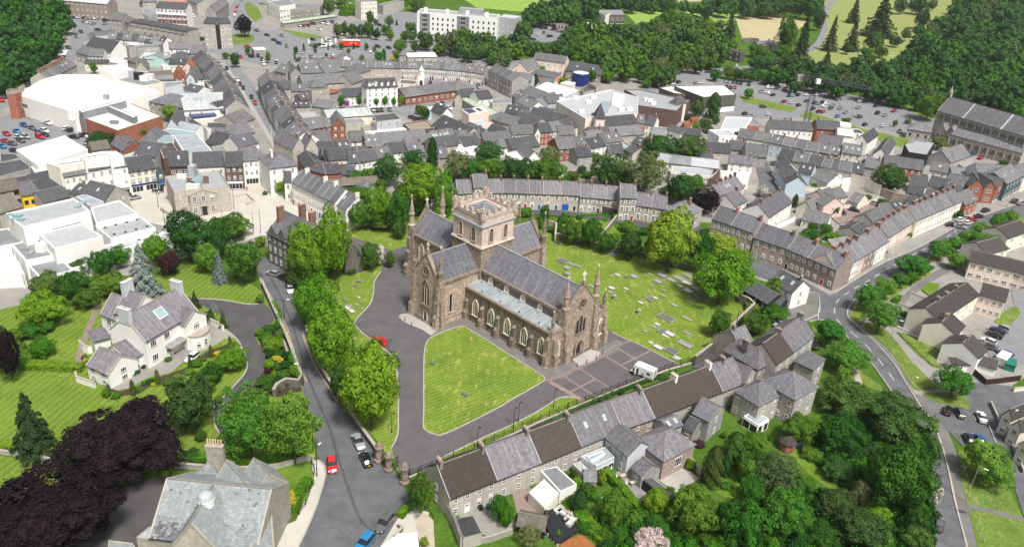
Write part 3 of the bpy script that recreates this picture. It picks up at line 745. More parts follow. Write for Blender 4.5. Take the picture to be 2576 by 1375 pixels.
def wood(place,poly,spacing,w,k,seed=1,jit=.35):
 """crowns too many to tell apart, gathered into one woodland mass per place"""
 rnd=random.Random(seed);xs=[p[0]for p in poly];ys=[p[1]for p in poly];y=min(ys);i=0
 def inside(x,y):
  c=False
  for(x0,y0),(x1,y1)in zip(poly,poly[1:]+poly[:1]):
   if(y0>y)!=(y1>y)and x<(x1-x0)*(y-y0)/(y1-y0)+x0:c=not c
  return c
 while y<max(ys):
  x=min(xs)+(i%2)*spacing/2
  while x<max(xs):
   a,b=x+rnd.uniform(-jit,jit)*spacing,y+rnd.uniform(-jit,jit)*spacing*.6
   if inside(a,b):
    ww=w*rnd.uniform(.7,1.3);sh,leaf,cl,_=KIND[k[rnd.randrange(len(k))]]
    WOODS.setdefault(place,[]).append((solve(*D(a,b),ww*TS,ww*TS*rnd.uniform(.8,1.15),sh,.05),sh,leaf,rnd.random()*6.28,rnd.randrange(4)))
   x+=spacing
  y+=spacing*.62;i+=1
def finish_woods():
 cache={}
 for place,L in WOODS.items():
  VV,FF,MM,ms,n=[],[],[],[],0
  for(p,r,c,zc),sh,leaf,rz,v in L:
   me=proto(sh,0)[v]
   if me.name not in cache:
    a=np.empty(len(me.vertices)*3);me.vertices.foreach_get('co',a);f=[tuple(q.vertices)for q in me.polygons];cache[me.name]=(a.reshape(-1,3),np.array([q for q in f if len(q)==4]),np.array([q for q in f if len(q)==3]).reshape(-1,3))
   a,fq,ft=cache[me.name];cs,sn=math.cos(rz),math.sin(rz);b=a*[r*1.02,r*1.02,c*1.02]
   b=np.stack([b[:,0]*cs-b[:,1]*sn+p.x,b[:,0]*sn+b[:,1]*cs+p.y,b[:,2]+zc],1)
   if leaf not in ms:ms.append(leaf)
   VV.append(b);FF.append((fq+n,ft+n));MM.append(ms.index(leaf));n+=len(a)
  V=np.concatenate(VV);lp=np.concatenate([np.concatenate([q.ravel(),t.ravel()])for q,t in FF]);tot=np.concatenate([np.concatenate([np.full(len(q),4),np.full(len(t),3)])for q,t in FF])
  mi=np.concatenate([np.full(len(q)+len(t),m)for(q,t),m in zip(FF,MM)]);st=np.concatenate([[0],np.cumsum(tot)[:-1]])
  me=bpy.data.meshes.new('woodland');me.vertices.add(len(V));me.vertices.foreach_set('co',V.ravel());me.loops.add(len(lp));me.loops.foreach_set('vertex_index',lp.astype(np.int32));me.polygons.add(len(tot));me.polygons.foreach_set('loop_start',st.astype(np.int32));me.polygons.foreach_set('loop_total',tot.astype(np.int32))
  for m in ms:me.materials.append(MT[m])
  me.polygons.foreach_set('material_index',mi.astype(np.int32));me.update(calc_edges=True)
  o=bpy.data.objects.new('woodland',me);COL.objects.link(o);tag(o,place[1:]if place[0]=='*' else 'dense mass of dark green trees '+place,'wood',kind='stuff')
# ------------------------------------------------------------------ vehicles
CARC={'w':('white',(.78,.78,.76)),'s':('silver',(.42,.44,.46)),'g':('grey',(.14,.145,.15)),'k':('black',(.012,.013,.015)),'r':('red',(.50,.012,.018)),'b':('blue',(.02,.09,.30)),'n':('dark blue',(.012,.025,.08)),'c':('bright blue',(.03,.28,.58)),'m':('maroon',(.14,.012,.02)),'R':('bright red',(.62,.02,.02))}
for k_,(nm_,c_)in CARC.items():solid('paint_'+k_,c_,.28,.5,0.0 if k_ in 'wkrR' else.35,.6)
solid('lamp_red',(.5,.01,.01),.3);solid('lamp_clear',(.75,.75,.72),.15);solid('rubber',(.02,.02,.02),.8);solid('plate_y',(.75,.45,.03),.5);solid('plate_w',(.8,.8,.78),.5);solid('alloy',(.4,.41,.42),.3,.5,.7)
CMS={}
def carsec(kind):
 if kind=='suv':return[(-2.15,.72,.80,.70,.95),(-2.05,.88,.95,.66,1.05),(-1.85,.92,1.02,.68,1.55),(-.6,.93,1.0,.68,1.68),(.35,.93,.99,.68,1.62),(1.0,.92,.98,.74,1.02),(1.85,.86,.86,.70,.90),(2.15,.72,.60,.60,.66)]
 if kind=='van':return[(-2.5,.85,1.1,.80,1.15),(-2.45,.95,1.2,.86,2.05),(0,.96,1.2,.86,2.12),(1.2,.96,1.15,.84,2.05),(1.9,.94,1.12,.80,1.2),(2.4,.88,.9,.70,.98),(2.55,.75,.6,.6,.65)]
 if kind=='sedan':return[(-2.25,.70,.72,.62,.84),(-2.1,.86,.88,.70,.94),(-1.35,.90,.92,.66,1.0),(-.75,.90,.91,.60,1.38),(.15,.90,.90,.60,1.41),(.95,.89,.88,.68,.96),(1.95,.84,.74,.66,.80),(2.25,.68,.52,.5,.58)]
 return[(-2.05,.72,.78,.66,.92),(-1.98,.84,.92,.66,1.02),(-1.55,.88,.94,.62,1.38),(-.5,.88,.92,.62,1.46),(.2,.88,.91,.62,1.43),(.95,.87,.89,.68,.98),(1.75,.82,.76,.64,.82),(2.05,.68,.52,.5,.58)]
def carmesh(kind,c,far):
 k=(kind,c,far)
 if k in CMS:return CMS[k]
 S_=carsec(kind);P='paint_'+c;b=MB();g=b
 def pts(s):
  x,w,zb,wr,zt=s;return[(x,-w*.96,.22),(x,-w,.5),(x,-w*.99,zb),(x,-wr,zt),(x,0,zt+.05),(x,wr,zt),(x,w*.99,zb),(x,w,.5),(x,w*.96,.22)]
 R=[pts(s)for s in S_]
 for i in range(len(R)-1):
  a,d=R[i],R[i+1];s0,s1=S_[i],S_[i+1]
  for j in range(8):
   up=j in(2,5);top=j in(3,4)
   tall=(s0[4]-s0[2]>.25,s1[4]-s1[2]>.25)
   m=P
   if up and any(tall):m='glass'
   if top and(tall[0]!=tall[1])and abs(s1[0]-s0[0])>.2:m='glass'
   if kind=='van' and up and s1[0]<.5:m=P
   b.face([a[j],d[j],d[j+1],a[j+1]],m)
 b.face(R[0],P);b.face(R[-1][::-1],P)
 b.face([(-2,-.8,.22),(-2,.8,.22),(2,.8,.22),(2,-.8,.22)],'rubber')
 wx=(-1.3,1.3)if kind!='van' else(-1.6,1.65);wb=MB();ws=[]
 for x in wx:
  for sy in(-1,1):ws.append((x,sy*(.80 if kind!='van' else.86)))
 def wheel(q,x,y,sy):
  n=12;y0,y1=y-.1,y+.1
  A=[(x+.33*math.cos(2*PI*i/n),y0,.33+.33*math.sin(2*PI*i/n))for i in range(n)];B_=[(a_[0],y1,a_[2])for a_ in A]
  for i in range(n):q.face([A[i],A[(i+1)%n],B_[(i+1)%n],B_[i]],'tyre')
  q.face(A,'tyre');q.face(B_[::-1],'tyre');yy=y1+.004 if sy>0 else y0-.004
  C_=[(x+.21*math.cos(2*PI*i/n),yy,.33+.21*math.sin(2*PI*i/n))for i in range(n)];q.face(C_ if sy<0 else C_[::-1],'alloy')
 parts=[]
 x1,x0=S_[-1][0],S_[0][0];zf=S_[-2][4];zr=S_[1][2]
 lb=MB()
 for sy in(-1,1):
  q=MB()if not far else b;q.box(x1-.16,sy*.62-.17,.55,x1-.02,sy*.62+.17,.68,'lamp_clear')
  if not far:parts.append(('headlight',q.mesh('headlight')))
  q=MB()if not far else b;q.box(x0-.03,sy*.68-.12,zr-.26,x0+.12,sy*.68+.12,zr-.06,'lamp_red')
  if not far:parts.append(('tail_light',q.mesh('tail_light')))
 if far:
  for x,y in ws:wheel(b,x,y,1 if y>0 else-1)
 else:
  for x,y in ws:q=MB();wheel(q,x,y,1 if y>0 else-1);parts.append(('wheel',q.mesh('wheel')))
  for sy in(-1,1):q=MB();q.box(.72,sy*.96-.09,.92,.86,sy*.96+.09,1.05,P);parts.append(('wing_mirror',q.mesh('wing_mirror')))
  q=MB();q.box(x0-.04,-.26,.5,x0+.02,.26,.61,'plate_y');parts.append(('number_plate',q.mesh('number_plate')))
  q=MB();q.box(x1-.04,-.26,.36,x1+.03,.26,.47,'plate_w');parts.append(('number_plate',q.mesh('number_plate')))
 CMS[k]=(b.mesh('car_body'),parts);return CMS[k]
def car(x,y,dx,dy,c='w',kind='hatch',far=False,place='',label=None,sc=1.0):
 """car standing at pixel (x,y), nose towards pixel (x+dx, y+dy)"""
 A,B=G(x,y,.6),G(x+dx,y+dy,.6);rz=math.atan2(B.y-A.y,B.x-A.x);me,parts=carmesh(kind,c,far)
 nm={'van':'parked_van'}.get(kind,'parked_car');cat='van' if kind=='van' else 'car'
 if far:o=inst(nm,me,None,(A.x,A.y,LAY[0]+.01),rz,(sc,sc,sc))
 else:
  o=empty(nm,(A.x,A.y,LAY[0]+.01),rz);inst('body',me,o)
  o.scale=(sc,sc,sc)
  for n_,m_ in parts:inst(n_,m_,o)
 ty={'hatch':'hatchback','suv':'tall estate car','sedan':'saloon car','van':'van'}[kind]
 if label:tag(o,label,cat)
 else:reg(place,o,'%s %s'%(CARC[c][0],ty),cat)
 return o
_cr=random.Random(11)
def cars(place,L,dx,dy,far=True,kinds='hhhssv'):
 for t in L:
  k={'h':'hatch','s':'sedan','v':'suv'}[_cr.choice(kinds)];ddx,ddy=(t[3],t[4])if len(t)>4 else(dx,dy)
  if len(t)==4:k=t[3]
  car(t[0],t[1],ddx,ddy,t[2],k,far,place)
# ------------------------------------------------------------------ small furniture
def at(x,y):p=G(x,y);return(p.x,p.y,LAY[0])
def lamp_post(x,y,h=8,col='steel',place='',tx=1,ty=0,label=None):
 o=empty('street_lamp',at(x,y),0);A,B=G(x,y),G(x+tx,y+ty);o.rotation_euler.z=math.atan2(B.y-A.y,B.x-A.x)
 m=MB();m.tube((0,0,0),(0,0,h),.10,.06,col,8);m.tube((0,0,h-.05),(1.1,0,h+.12),.045,.04,col,6);m.build('post',o)
 q=MB();q.box(.9,-.13,h+.06,1.75,.13,h+.2,'lamp_clear');q.build('lamp_head',o)
 if label:tag(o,label,'street lamp')
 else:reg(place,o,'grey street lamp' if col=='steel' else 'black street lamp','street lamp')
def lantern_post(x,y,place,h=5.2):
 o=empty('street_lamp',at(x,y),0)
 m=MB();m.lathe(0,0,[(.22,0),(.22,.12),(.13,.2),(.1,1.0),(.06,1.1),(.05,h)],10,'iron');m.tube((0,0,h),(.1,0,h+.45),.035,.03,'iron',6);m.tube((.1,0,h+.45),(.45,0,h+.35),.03,.03,'iron',6);m.build('post',o)
 b=MB();b.lathe(0,0,[(.3,0),(.3,.1)],12,'stone_trim');b.build('plinth',o)
 q=MB();q.lathe(.45,0,[(.22,h-.05),(.26,h+.02),(.1,h+.2),(.03,h+.35)],10,'iron');q.lathe(.45,0,[(.12,h-.25),(.2,h-.06)],10,'lamp_clear');q.build('lantern',o)
 reg(place,o,'black Victorian lantern post','street lamp')
def bollard(x,y,place):
 m=MB();m.lathe(0,0,[(.13,0),(.11,.1),(.09,.15),(.09,.85),(.12,.9),(.1,1.0),(.04,1.1)],10,'iron');o=m.build('bollard',None,at(x,y));reg(place,o,'black iron bollard','bollard')
def mast(x,y,h,place,c='iron',name='pole',r=.09):
 m=MB();m.tube((0,0,0),(0,0,h),r,r*.6,c,7);o=m.build(name,None,at(x,y));reg(place,o,'tall thin black pole' if c=='iron' else 'tall pale pole','pole')
def flag(x,y,h,place,c='frame_white'):
 o=empty('flagpole',at(x,y));m=MB();m.tube((0,0,0),(0,0,h),.07,.05,'frame_white',6);m.build('pole',o)
 q=MB();q.box(.08,-.02,h-3.2,1.0,.02,h-.2,c);q.build('banner',o);reg(place,o,'white pole with a tall banner','flagpole')
def grave(x,y,w,l,m,place,tilt=0,h=.12,head=False,rot=None):
 p=G(x,y);o=empty('grave',(p.x,p.y,LAY[0]),(GANG if rot is None else rot)+tilt)
 b=MB();b.box(-l/2,-w/2,0,l/2,w/2,h,m)
 if w>1.5:
  b=MB();e=.16
  for q in((-l/2,-w/2,l/2,-w/2+e),(-l/2,w/2-e,l/2,w/2),(-l/2,-w/2+e,-l/2+e,w/2-e),(l/2-e,-w/2+e,l/2,w/2-e)):b.box(q[0],q[1],0,q[2],q[3],h+.12,'slab')
  b.build('kerb',o);b=MB();b.box(-l/2+e,-w/2+e,0,l/2-e,w/2-e,.06,m)
 b.build('slab',o)
 if head:q=MB();q.box(-l/2-.1,-.4,0,-l/2+.06,.4,.85,'slab_dark');q.build('headstone',o)
 reg(place,o,{'slab':'grey grave slab','slab_dark':'dark grave slab','slab_white':'pale grave slab'}[m]if w<=1.5 else 'kerbed family grave','grave')
GANG=0.0
def skinmesh(name,joints,m,sub=1):
 """joints: list of (xyz, radius, parent index); grown with a Skin modifier and baked"""
 me=bpy.data.meshes.new(name);me.from_pydata([j[0]for j in joints],[(i,j[2])for i,j in enumerate(joints)if j[2]is not None],[])
 o=bpy.data.objects.new(name,me);COL.objects.link(o);sk=o.modifiers.new('skin','SKIN')
 for i,j in enumerate(joints):
  v=me.skin_vertices[0].data[i];v.radius=(j[1],j[1]);v.use_root=(i==0)
 if sub:s=o.modifiers.new('sub','SUBSURF');s.levels=sub;s.render_levels=sub
 dg=bpy.context.evaluated_depsgraph_get();e=bpy.data.meshes.new_from_object(o.evaluated_get(dg));bpy.data.objects.remove(o)
 e.materials.clear();e.materials.append(MT[m]);return e
solid('skin',(.55,.34,.25),.6);solid('cloth_red',(.35,.03,.03),.9);solid('cloth_dark',(.03,.03,.04),.9);solid('cloth_pink',(.7,.45,.5),.9);solid('cloth_blue',(.12,.25,.5),.9);solid('cloth_white',(.75,.75,.75),.9);solid('hair',(.05,.03,.02),.8)
def person(x,y,face,top,legs,label,sit=False,stride=.12,z=None):
 p=G(x,y);A=G(*face);rz=math.atan2(A.y-p.y,A.x-p.x);o=empty('person',(p.x,p.y,LAY[0]if z is None else z),rz,label,'person')
 if sit:
  J=[((0,0,.52),.15,None),((0,0,.75),.14,0),((-.02,0,1.0),.15,1),((-.02,0,1.1),.06,2),((0,0,1.17),.055,3),((.02,0,1.30),.1,4)]
  for s in(-1,1):
   n=len(J);J+=[((0,s*.1,.5),.09,0),((.42,s*.12,.5),.075,n),((.46,s*.12,.08),.05,n+1),((.6,s*.13,.04),.045,n+2)]
   n=len(J);J+=[((-.02,s*.18,1.02),.06,2),((.08,s*.24,.78),.048,n),((.32,s*.16,.68),.035,n+1),((.4,s*.14,.66),.035,n+2)]
 else:
  J=[((0,0,.95),.14,None),((0,0,1.15),.13,0),((0,0,1.4),.15,1),((0,0,1.49),.055,2),((.01,0,1.54),.055,3),((.02,0,1.66),.1,4)]
  for s in(-1,1):
   n=len(J);J+=[((0,s*.1,.88),.095,0),((s*stride*.6+.03,s*.1,.48),.065,n),((s*stride*1.4,s*.1,.09),.045,n+1),((s*stride*1.4+.16,s*.11,.04),.045,n+2)]
   n=len(J);J+=[((0,s*.19,1.4),.058,2),((-s*stride*.7,s*.24,1.13),.045,n),((-s*stride+.1,s*.23,.88),.034,n+1),((-s*stride+.15,s*.22,.79),.035,n+2)]
 me=skinmesh('body',J,'skin',1);q=inst('body',me,o)
 me.materials.append(MT[top]);me.materials.append(MT[legs])
 zh,zs=(.52,1.08)if sit else(.9,1.46)
 for f in me.polygons:
  c=f.center
  if c.z<zh+.06 and(c.z>.07 or True):f.material_index=2
  if zh+.02<c.z<zs and abs(c.y)<.3:f.material_index=1
  if sit and c.x>.25 and c.z>.55:f.material_index=0
 hz=J[5][0][2];hb=MB();hb.lathe(0,0,[(.1,hz-.02),(.125,hz+.05),(.1,hz+.13),(.03,hz+.17)],10,'hair');hb.build('hair',o,(-.0,0,0))
 return o
# ================================================================== ground, roads, lawns (read off the photograph, laid on the ground plane)
full()
mb=MB();mb.face([(-1800,-300,0),(2600,-300,0),(2600,3600,0),(-1800,3600,0)],'grass_dark');tag(mb.build('ground'),kind='structure')
sheet('town_ground',[(-300,330),(0,250),(120,170),(180,40),(300,-20),(700,-30),(1050,40),(1060,100),(1300,150),(1520,170),(1700,190),(1830,200),(2000,240),(2300,290),(2700,360),(2760,560),(2650,900),(2350,1100),(2100,760),(1900,700),(1790,560),(1140,530),(880,560),(700,620),(560,620),(0,790),(-300,850)],'yard')
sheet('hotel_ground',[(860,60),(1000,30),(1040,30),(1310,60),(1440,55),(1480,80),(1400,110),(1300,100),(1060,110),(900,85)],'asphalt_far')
sheet('sports_field',[(1120,-30),(1700,-40),(1690,6),(1500,2),(1330,32),(1200,20)],'grass_field')
sheet('sports_field',[(1570,30),(1680,28),(1860,35),(1830,75),(1640,95),(1600,60)],'grass_field')
sheet('dry_field',[(1850,45),(1960,38),(2040,50),(1970,105),(1870,105)],'field_dry')
sheet('field',[(1700,-60),(1900,-60),(2100,0),(1700,5)],'field_dry')
sheet('parkland',[(2110,-40),(2540,-60),(2460,60),(2300,150),(2250,185),(2120,178),(2010,150),(2030,125),(2070,100),(2078,50)],'grass_park',sm=3)
sheet('park_road',[(2092,-10),(2116,-10),(2080,35),(2082,70),(2070,110),(2035,135),(2000,152),(1960,165),(1900,178),(1895,168),(1950,155),(2010,135),(2050,108),(2066,75),(2066,40)],'asphalt_far',sm=2)
line('park_path',[(2095,131),(2150,137),(2210,140),(2260,141)],2.2,'gravel')
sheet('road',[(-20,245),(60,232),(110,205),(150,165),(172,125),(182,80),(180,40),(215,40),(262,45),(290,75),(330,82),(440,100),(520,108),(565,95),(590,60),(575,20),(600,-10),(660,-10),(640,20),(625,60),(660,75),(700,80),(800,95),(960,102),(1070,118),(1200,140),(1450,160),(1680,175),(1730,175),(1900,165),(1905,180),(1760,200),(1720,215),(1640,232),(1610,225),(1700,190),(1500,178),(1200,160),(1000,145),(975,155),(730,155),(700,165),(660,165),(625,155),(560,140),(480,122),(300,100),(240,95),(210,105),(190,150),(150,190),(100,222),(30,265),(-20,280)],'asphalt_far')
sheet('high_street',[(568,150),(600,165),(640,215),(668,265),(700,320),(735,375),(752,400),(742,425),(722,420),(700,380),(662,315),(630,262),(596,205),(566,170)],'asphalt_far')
sheet('pavement',[(560,170),(568,160),(600,207),(634,262),(666,315),(704,380),(696,385),(655,315),(622,262),(590,210)],'pavement')
sheet('retail_park',[(-40,300),(40,290),(210,325),(260,330),(300,350),(240,385),(150,350),(60,372),(-40,400)],'asphalt_far')
sheet('car_park',[(180,42),(270,46),(275,62),(240,66),(185,58)],'asphalt_far')
sheet('car_park',[(730,128),(800,122),(960,128),(985,150),(960,158),(735,158)],'asphalt_far')
sheet('street',[(880,262),(1000,262),(1010,250),(1150,240),(1165,205),(1200,215),(1190,240),(1120,262),(1090,282),(1060,300),(1000,290),(930,286),(880,275)],'asphalt_far')
sheet('crescent_road',[(1065,195),(1150,200),(1210,215),(1240,240),(1290,262),(1280,268),(1225,245),(1190,225),(1060,212)],'asphalt_far')
sheet('car_park',[(1800,198),(1900,200),(2050,222),(2200,250),(2350,300),(2345,320),(2260,332),(2150,315),(2080,285),(1980,300),(1900,298),(1800,285),(1790,240)],'asphalt_far')
sheet('grass_bank',[(1858,240),(1932,254),(2005,272),(1990,284),(1932,272),(1870,258)],'grass_verge')
sheet('grass_bank',[(2010,292),(2030,280),(2120,308),(2190,330),(2180,342),(2100,322)],'grass_verge')
sheet('grass_bank',[(2180,245),(2250,262),(2330,300),(2345,305),(2330,290),(2260,250)],'grass_verge')
sheet('grass_bank',[(2200,330),(2290,352),(2270,372),(2180,345)],'grass_verge')
sheet('green',[(585,90),(625,85),(640,95),(630,108),(590,112)],'grass_verge',sm=3)
sheet('green',[(515,106),(585,112),(560,118),(520,116)],'grass_verge')
sheet('green',[(615,15),(625,5),(650,20),(660,45),(640,55),(625,40)],'grass_verge')
sheet('green',[(700,72),(800,90),(820,98),(760,96)],'grass_verge')
sheet('square_paving',[(285,492),(330,480),(420,440),(560,428),(620,455),(690,420),(735,440),(760,500),(800,560),(735,600),(660,592),(600,612),(540,570),(440,575),(370,560),(330,520)],'paving')
sheet('road',[(2650,500),(2576,508),(2452,550),(2380,585),(2307,625),(2230,658),(2157,700),(2100,738),(2085,742),(2040,716),(1960,672),(1880,625),(1835,585),(1850,540),(1900,500),(1910,460),(1900,415),(1925,400),(1942,430),(1975,485),(1950,510),(1880,545),(1800,592),(1780,590),(1745,555),(1745,590),(1800,615),(1862,652),(1890,690),(1960,712),(2035,752),(2062,765),(2058,790),(2000,815),(1975,830),(1960,850),(1985,850),(2035,808),(2080,806),(2105,822),(2160,880),(2200,925),(2242,985),(2290,1060),(2330,1130),(2350,1240),(2350,1375),(2345,1500),(2470,1500),(2432,1375),(2400,1256),(2382,1171),(2357,1089),(2320,1031),(2275,958),(2247,913),(2202,863),(2150,816),(2130,795),(2132,772),(2150,748),(2200,720),(2260,690),(2330,648),(2400,612),(2470,580),(2576,545),(2650,530)],'asphalt')
sheet('footway',[(2150,748),(2132,772),(2130,795),(2150,816),(2202,863),(2247,913),(2275,958),(2320,1031),(2357,1089),(2382,1171),(2400,1256),(2432,1375),(2470,1375),(2430,1240),(2410,1150),(2385,1085),(2420,1020),(2300,990),(2270,930),(2235,885),(2180,835),(2165,822),(2180,800),(2155,790),(2150,775),(2165,750)],'pavement_dark')
sheet('footway',[(2062,765),(2058,740),(2030,735),(1985,760),(1970,800),(1975,828),(2000,812),(2055,792)],'pavement_dark')
sheet('verge',[(2148,770),(2160,755),(2200,735),(2260,700),(2330,668),(2340,690),(2300,712),(2225,762),(2180,800),(2155,812),(2138,795)],'grass_verge',sm=2)
sheet('verge',[(2172,822),(2190,812),(2235,835),(2290,905),(2350,965),(2365,975),(2310,982),(2290,965),(2262,915),(2230,875)],'grass_verge',sm=2)
sheet('verge',[(2260,840),(2300,862),(2362,915),(2372,930),(2345,922),(2300,885)],'grass_verge')
sheet('verge',[(2400,600),(2470,572),(2576,545),(2640,540),(2600,565),(2500,585),(2420,620),(2370,650),(2330,665),(2345,640)],'grass_verge')
sheet('footway',[(2340,690),(2430,640),(2576,590),(2576,600),(2440,655),(2350,705),(2290,745),(2262,780),(2245,775),(2280,735)],'pavement_dark')
sheet('estate_road',[(2600,690),(2540,720),(2560,800),(2480,870),(2490,900),(2560,920),(2640,900),(2660,700)],'asphalt_far')
sheet('verge',[(2545,772),(2500,808),(2530,820),(2560,800),(2565,780)],'grass_verge',sm=2)
sheet('estate_road',[(2440,960),(2576,975),(2700,1100),(2700,1500),(2600,1375),(2540,1190),(2470,1130),(2420,1120),(2385,1085),(2350,1040),(2420,1020)],'asphalt')
sheet('verge',[(2322,992),(2345,988),(2420,990),(2440,1030),(2400,1022),(2345,1008)],'grass_verge',sm=2)
sheet('verge',[(2410,1130),(2440,1140),(2530,1210),(2576,1310),(2600,1420),(2470,1420),(2430,1260),(2412,1180)],'grass_verge')
line('footpath',[(2432,1274),(2500,1288),(2600,1315)],1.5,'pavement_dark')
sheet('verge',[(2040,822),(2060,818),(2090,840),(2160,900),(2170,940),(2215,970),(2230,1010),(2180,1000),(2100,900),(2060,860)],'grass_verge')
line('path',[(2150,925),(2160,960),(2172,1000)],1.6,'gravel')
dashes('road_marking',[(2452,545),(2380,598),(2300,640),(2224,682),(2187,705),(2147,728),(2112,752),(2100,772),(2101,795),(2112,812),(2137,833),(2170,861),(2200,893),(2230,931),(2255,966),(2275,995)],.22,3.5,3.5)
line('road_marking',[(2062,768),(2058,790),(2060,806)],.2,'marking')
line('yellow_line',[(2332,1040),(2360,1100),(2384,1175),(2402,1256),(2430,1375)],.28,'marking_yellow')
line('kerb',[(2576,508),(2452,550),(2380,585),(2307,625),(2230,658),(2157,700),(2100,738)],.3,'kerb',h=.12)
line('kerb',[(2157,748),(2136,772),(2132,795),(2152,816),(2202,863),(2247,913),(2275,958),(2320,1031),(2357,1089),(2382,1171),(2400,1256),(2432,1375)],.3,'kerb',h=.12)
line('kerb',[(2035,808),(2080,806),(2105,822),(2160,880),(2200,925),(2242,985)],.3,'kerb',h=.12)
line('kerb',[(2062,765),(2056,740),(2030,735)],.3,'kerb',h=.12);line('kerb',[(2062,765),(2056,792),(2000,815)],.3,'kerb',h=.12)
sheet('lawn',[(-80,800),(80,760),(240,738),(430,690),(500,665),(640,720),(690,760),(755,960),(790,1050),(795,1160),(600,1180),(440,1160),(180,1155),(0,1140),(-90,1130)],'grass_mown')
sheet('lawn',[(-90,1150),(0,1146),(110,1165),(190,1190),(100,1300),(-90,1250)],'grass_mown')
sheet('shrub_border',[(648,838),(672,815),(700,830),(750,950),(760,985),(700,1000),(640,990),(600,1000),(640,965),(668,920),(655,868)],'soil')
sheet('drive',[(375,768),(400,750),(440,742),(500,752),(560,756),(620,766),(662,762),(692,803),(672,820),(650,836),(642,852),(655,870),(669,900),(660,945),(645,965),(600,992),(572,1018),(562,1045),(566,1080),(552,1092),(540,1065),(541,1022),(562,1000),(592,968),(616,940),(622,913),(610,880),(595,853),(566,829),(572,803),(545,790),(500,765),(440,760),(400,775)],'asphalt_dark',sm=2)
line('kerb',[(500,752),(560,756),(620,766),(650,766)],.35,'kerb',h=.1)
line('kerb',[(566,829),(595,853),(610,880),(622,913),(616,940),(592,968),(562,1000),(541,1022),(540,1065),(552,1092)],.35,'kerb',h=.1)
sheet('stone_paving',[(240,940),(262,965),(286,985),(330,975),(370,952),(430,938),(470,903),(520,880),(570,852),(594,850),(566,828),(525,795),(430,840),(300,900)],'yard')
sheet('footpath',[(250,745),(262,745),(212,880),(214,915),(200,920),(192,890)],'brickband',sm=3)
sheet('footpath',[(560,1104),(572,1104),(551,1150),(535,1150)],'gravel')
sheet('flower_bed',[(258,970),(300,998),(350,992),(380,970),(430,958),(470,938),(500,915),(560,880),(600,870),(590,860),(520,885),(470,925),(380,958),(340,975),(300,985)],'soil')
sheet('road',[(640,640),(690,660),(728,700),(740,760),(775,850),(810,930),(850,1000),(895,1075),(950,1145),(1000,1195),(1034,1262),(1030,1290),(960,1375),(930,1450),(730,1450),(750,1375),(785,1290),(818,1210),(815,1175),(800,1150),(790,1080),(765,990),(735,900),(700,800),(670,740),(650,690)],'asphalt')
sheet('footway',[(650,690),(666,720),(706,810),(738,900),(762,960),(756,970),(726,900),(694,810),(658,725)],'pavement')
sheet('footway',[(785,1158),(800,1158),(815,1172),(818,1200),(790,1290),(750,1378),(690,1378),(700,1330),(745,1310),(785,1215)],'paving')
line('kerb',[(800,1158),(815,1172),(818,1200),(790,1290),(750,1378)],.3,'kerb',h=.12)
for o_ in(0,3):line('yellow_line',[(662+o_,715),(714+o_,812),(728+o_,850),(750+o_,920),(771+o_,962)],.12,'marking_yellow')
for o_ in(0,3):line('yellow_line',[(760+o_,842),(790+o_,918),(820+o_,965),(848+o_,1012)],.12,'marking_yellow')
line('tarmac_patch',[(682,700),(712,760),(740,830),(768,930),(800,1010),(830,1080),(850,1150),(880,1240),(905,1305),(935,1335)],.55,'asphalt_dark',z=.002+LAY[0])
sheet('footway',[(1004,1300),(1034,1275),(1080,1290),(1060,1340),(980,1420),(930,1420)],'paving')
sheet('gravel_drive',[(1040,1300),(1060,1290),(1075,1295),(1120,1340),(1130,1400),(1060,1400),(1050,1340)],'gravel')
sheet('close_grass',[(742,690),(845,705),(870,690),(930,640),(1010,560),(1200,540),(1390,590),(1500,630),(1620,650),(1700,680),(1800,700),(1870,755),(1893,785),(1828,848),(1750,913),(1713,924),(1455,1012),(1030,1195),(1003,1190),(950,1112),(895,1055),(830,955),(795,870),(760,780)],'grass_close')
sheet('close_drive',[(1003,1188),(985,1128),(1000,1095),(1002,1050),(1001,960),(990,905),(960,875),(925,850),(900,828),(893,812),(905,795),(932,765),(940,735),(942,710),(958,685),(968,655),(930,630),(880,606),(876,596),(930,610),(985,632),(1020,620),(1080,640),(1150,600),(1500,800),(1540,838),(1570,853),(1585,858),(1638,883),(1685,908),(1713,922),(1455,1010),(1030,1195)],'asphalt_close')
sheet('verge',[(1106,1156),(1206,1107),(1288,1070),(1360,1032),(1400,1006),(1425,1000),(1450,1003),(1460,1013),(1440,1025),(1120,1165)],'grass_close')
LAWN=[(1158,823),(1119,835),(1081,853),(1069,878),(1066,930),(1066,1032),(1065,1074),(1074,1086),(1094,1094),(1124,1091),(1244,1032),(1288,1006),(1360,965),(1369,955),(1360,944),(1288,898),(1180,830)]
sheet('church_footway',[(1000,800),(1014,792),(1050,815),(1120,790),(1175,800),(1390,925),(1460,905),(1520,870),(1550,855),(1575,862),(1550,885),(1480,920),(1420,950),(1375,962),(1288,905),(1160,828),(1088,848),(1060,830)],'pavement_dark')
sheet('entrance_flags',[(1440,905),(1460,925),(1500,905),(1512,888),(1487,878)],'pavement')
sheet('door_flags',[(1003,795),(1012,790),(1030,790),(1100,832),(1085,845),(1062,830),(1030,818),(1012,808)],'pavement')
sheet('lawn',LAWN,'grass_close',sm=3);line('kerb',LAWN,.28,'kerb',sm=3,closed=True,h=.1)
line('kerb',[(985,1128),(1000,1095),(1002,1050),(1001,960),(990,905),(960,875),(925,850),(900,828),(893,812),(905,795),(932,765),(940,735),(942,710),(958,685)],.28,'kerb',h=.1)
line('kerb',[(1540,838),(1570,853),(1585,858),(1638,883),(1685,908),(1713,922)],.3,'kerb',h=.1)
